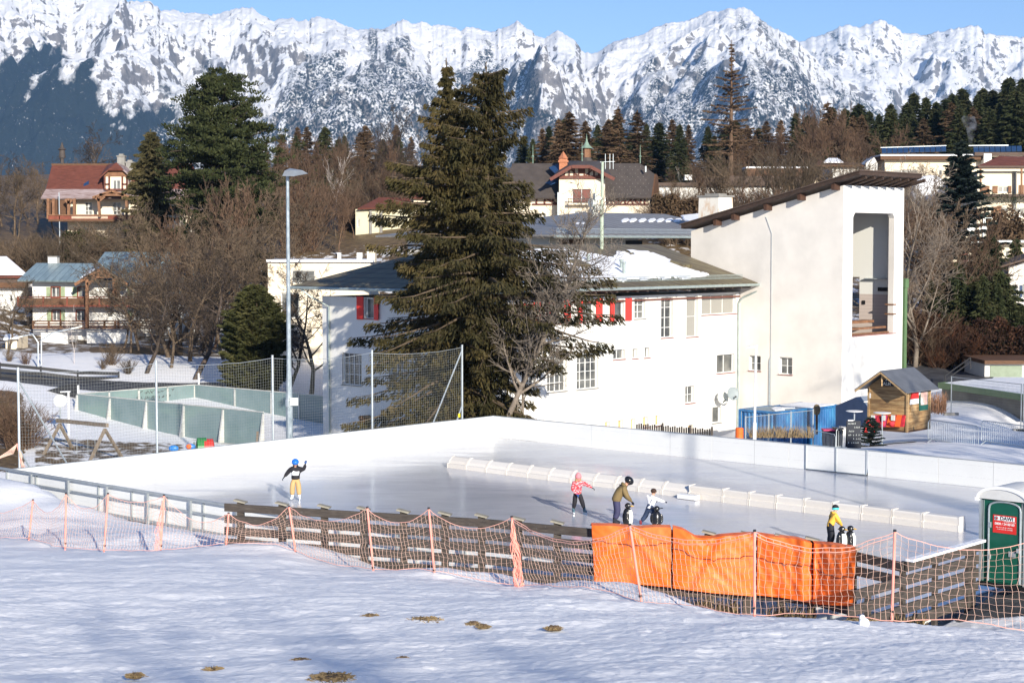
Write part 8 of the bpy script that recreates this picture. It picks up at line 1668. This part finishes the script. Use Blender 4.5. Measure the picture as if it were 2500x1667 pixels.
hedge('beech_hedge','tall dark hedge with rust brown leaves across the right, above the garage',base(2215,119.5),base(2620,118.5),3.1,.8,9000,.16,'beech_dry_shaded',1)
hedge('clipped_hedge','golden brown clipped hedge behind the grey roof, right of the villa',P(1590,552,150),P(1780,552,150),2.5,.8,5000,.2,'larch',2); hedge('clipped_hedge','upper narrow brown hedge above the blue windows of the low white house',P(1600,470,200),P(1668,470,200),.9,.6,900,.2,'larch',3)
hedge('garden_hedge','green brown hedge behind the blue grey roof of the white chalet',P(155,650,172),P(262,650,172),3.2,1,3500,.25,'yew_leaf',4)
# trees standing off the frame that throw shade on the snow, the ice and the boards
for i,(x,y,H,Rr,lab) in enumerate(((37.5,17.5,16.5,2.8,'spruce off to the right whose shade falls on the end of the ice'),(41.5,26,17.5,3.0,'spruce beyond the toilet cabin, out of the picture to the right'),(33.0,13.0,14,2.0,'smaller spruce out of the picture to the near right'))):
    s=H/16; t=thing('spruce_tree',lab,'tree',(x,y,gz(x,y))); t.scale=(Rr/3,Rr/3,s)
    for n_,me in zip(('trunk','crown'),K['c1' if i%2 else 'c2']): link(n_,me,t)
for x,y,H,k,lab in ((29.0,46.0,17,'b1','tall bare tree right of the rink, out of the picture, shading the hall'),(38.5,47,18,'b2','tall bare tree out of the picture that shades the foot of the tower'),(33.5,55,15,'b1','bare tree out of the picture beyond the right end of the boards'),(8.2,-16,9.8,'dk','bare tree behind the camera that shades the lower left snow'),(9.0,-19,10.8,'b1','second bare tree behind the camera, a little farther back')):
    t=thing('bare_tree',lab,'tree',(x,y,gz(x,y))); t.scale=(H/9.2,)*3
    for n_,me in zip(('trunk','crown'),K[k]): link(n_,me,t)
for o in bpy.data.objects:
    if 'label' in o and len(o['label'].split())>16: print('LONG',o.name,o['label'])
row(['c1','c2'],ra(2285,2500,16),(122,131),[(2285,700),(2350,655),(2420,690),(2500,720)],'in the dark firs above the beech hedge','dark firs above the beech hedge',31,(1.0,1.7))
# thin smoke from a chimney behind the solar panels
sm_=bpy.data.materials.new('smoke'); sm_.use_nodes=True; nt=sm_.node_tree; nt.nodes.clear(); ou=nt.nodes.new('ShaderNodeOutputMaterial'); pv=nt.nodes.new('ShaderNodeVolumePrincipled'); pv.inputs['Color'].default_value=(.85,.88,.95,1)
n_=noi(nt,.8,4,.6,gco(nt)); rp=ramp(nt,[(.42,(0,)*3),(.7,(.5,)*3)],n_.outputs[0]); nt.links.new(rp.outputs[0],pv.inputs['Density']); nt.links.new(pv.outputs[0],ou.inputs['Volume'])
mb=MB(); mb.tube([P(2369,362,236),P(2370,335,236),P(2373,312,236),P(2366,295,236),P(2352,284,236)],[.15,.45,.85,1.0,.5],10); o=mb.build('chimney_smoke',[sm_],smooth=True); tag(o,'thin white smoke rising before the dark spruces at the right','smoke',kind='stuff')
row(['b1','b3','b4'],ra(860,1010,15),(186,198),[(860,420),(940,400),(1010,400)],'round the yellow house','trees round the yellow house',32,(.8,1.1))
row(['b1','b3','b2'],ra(2120,2330,24),(196,214),[(2120,400),(2330,410)],'before the solar panel house','trees before the solar panel house',33,(.9,1.2))
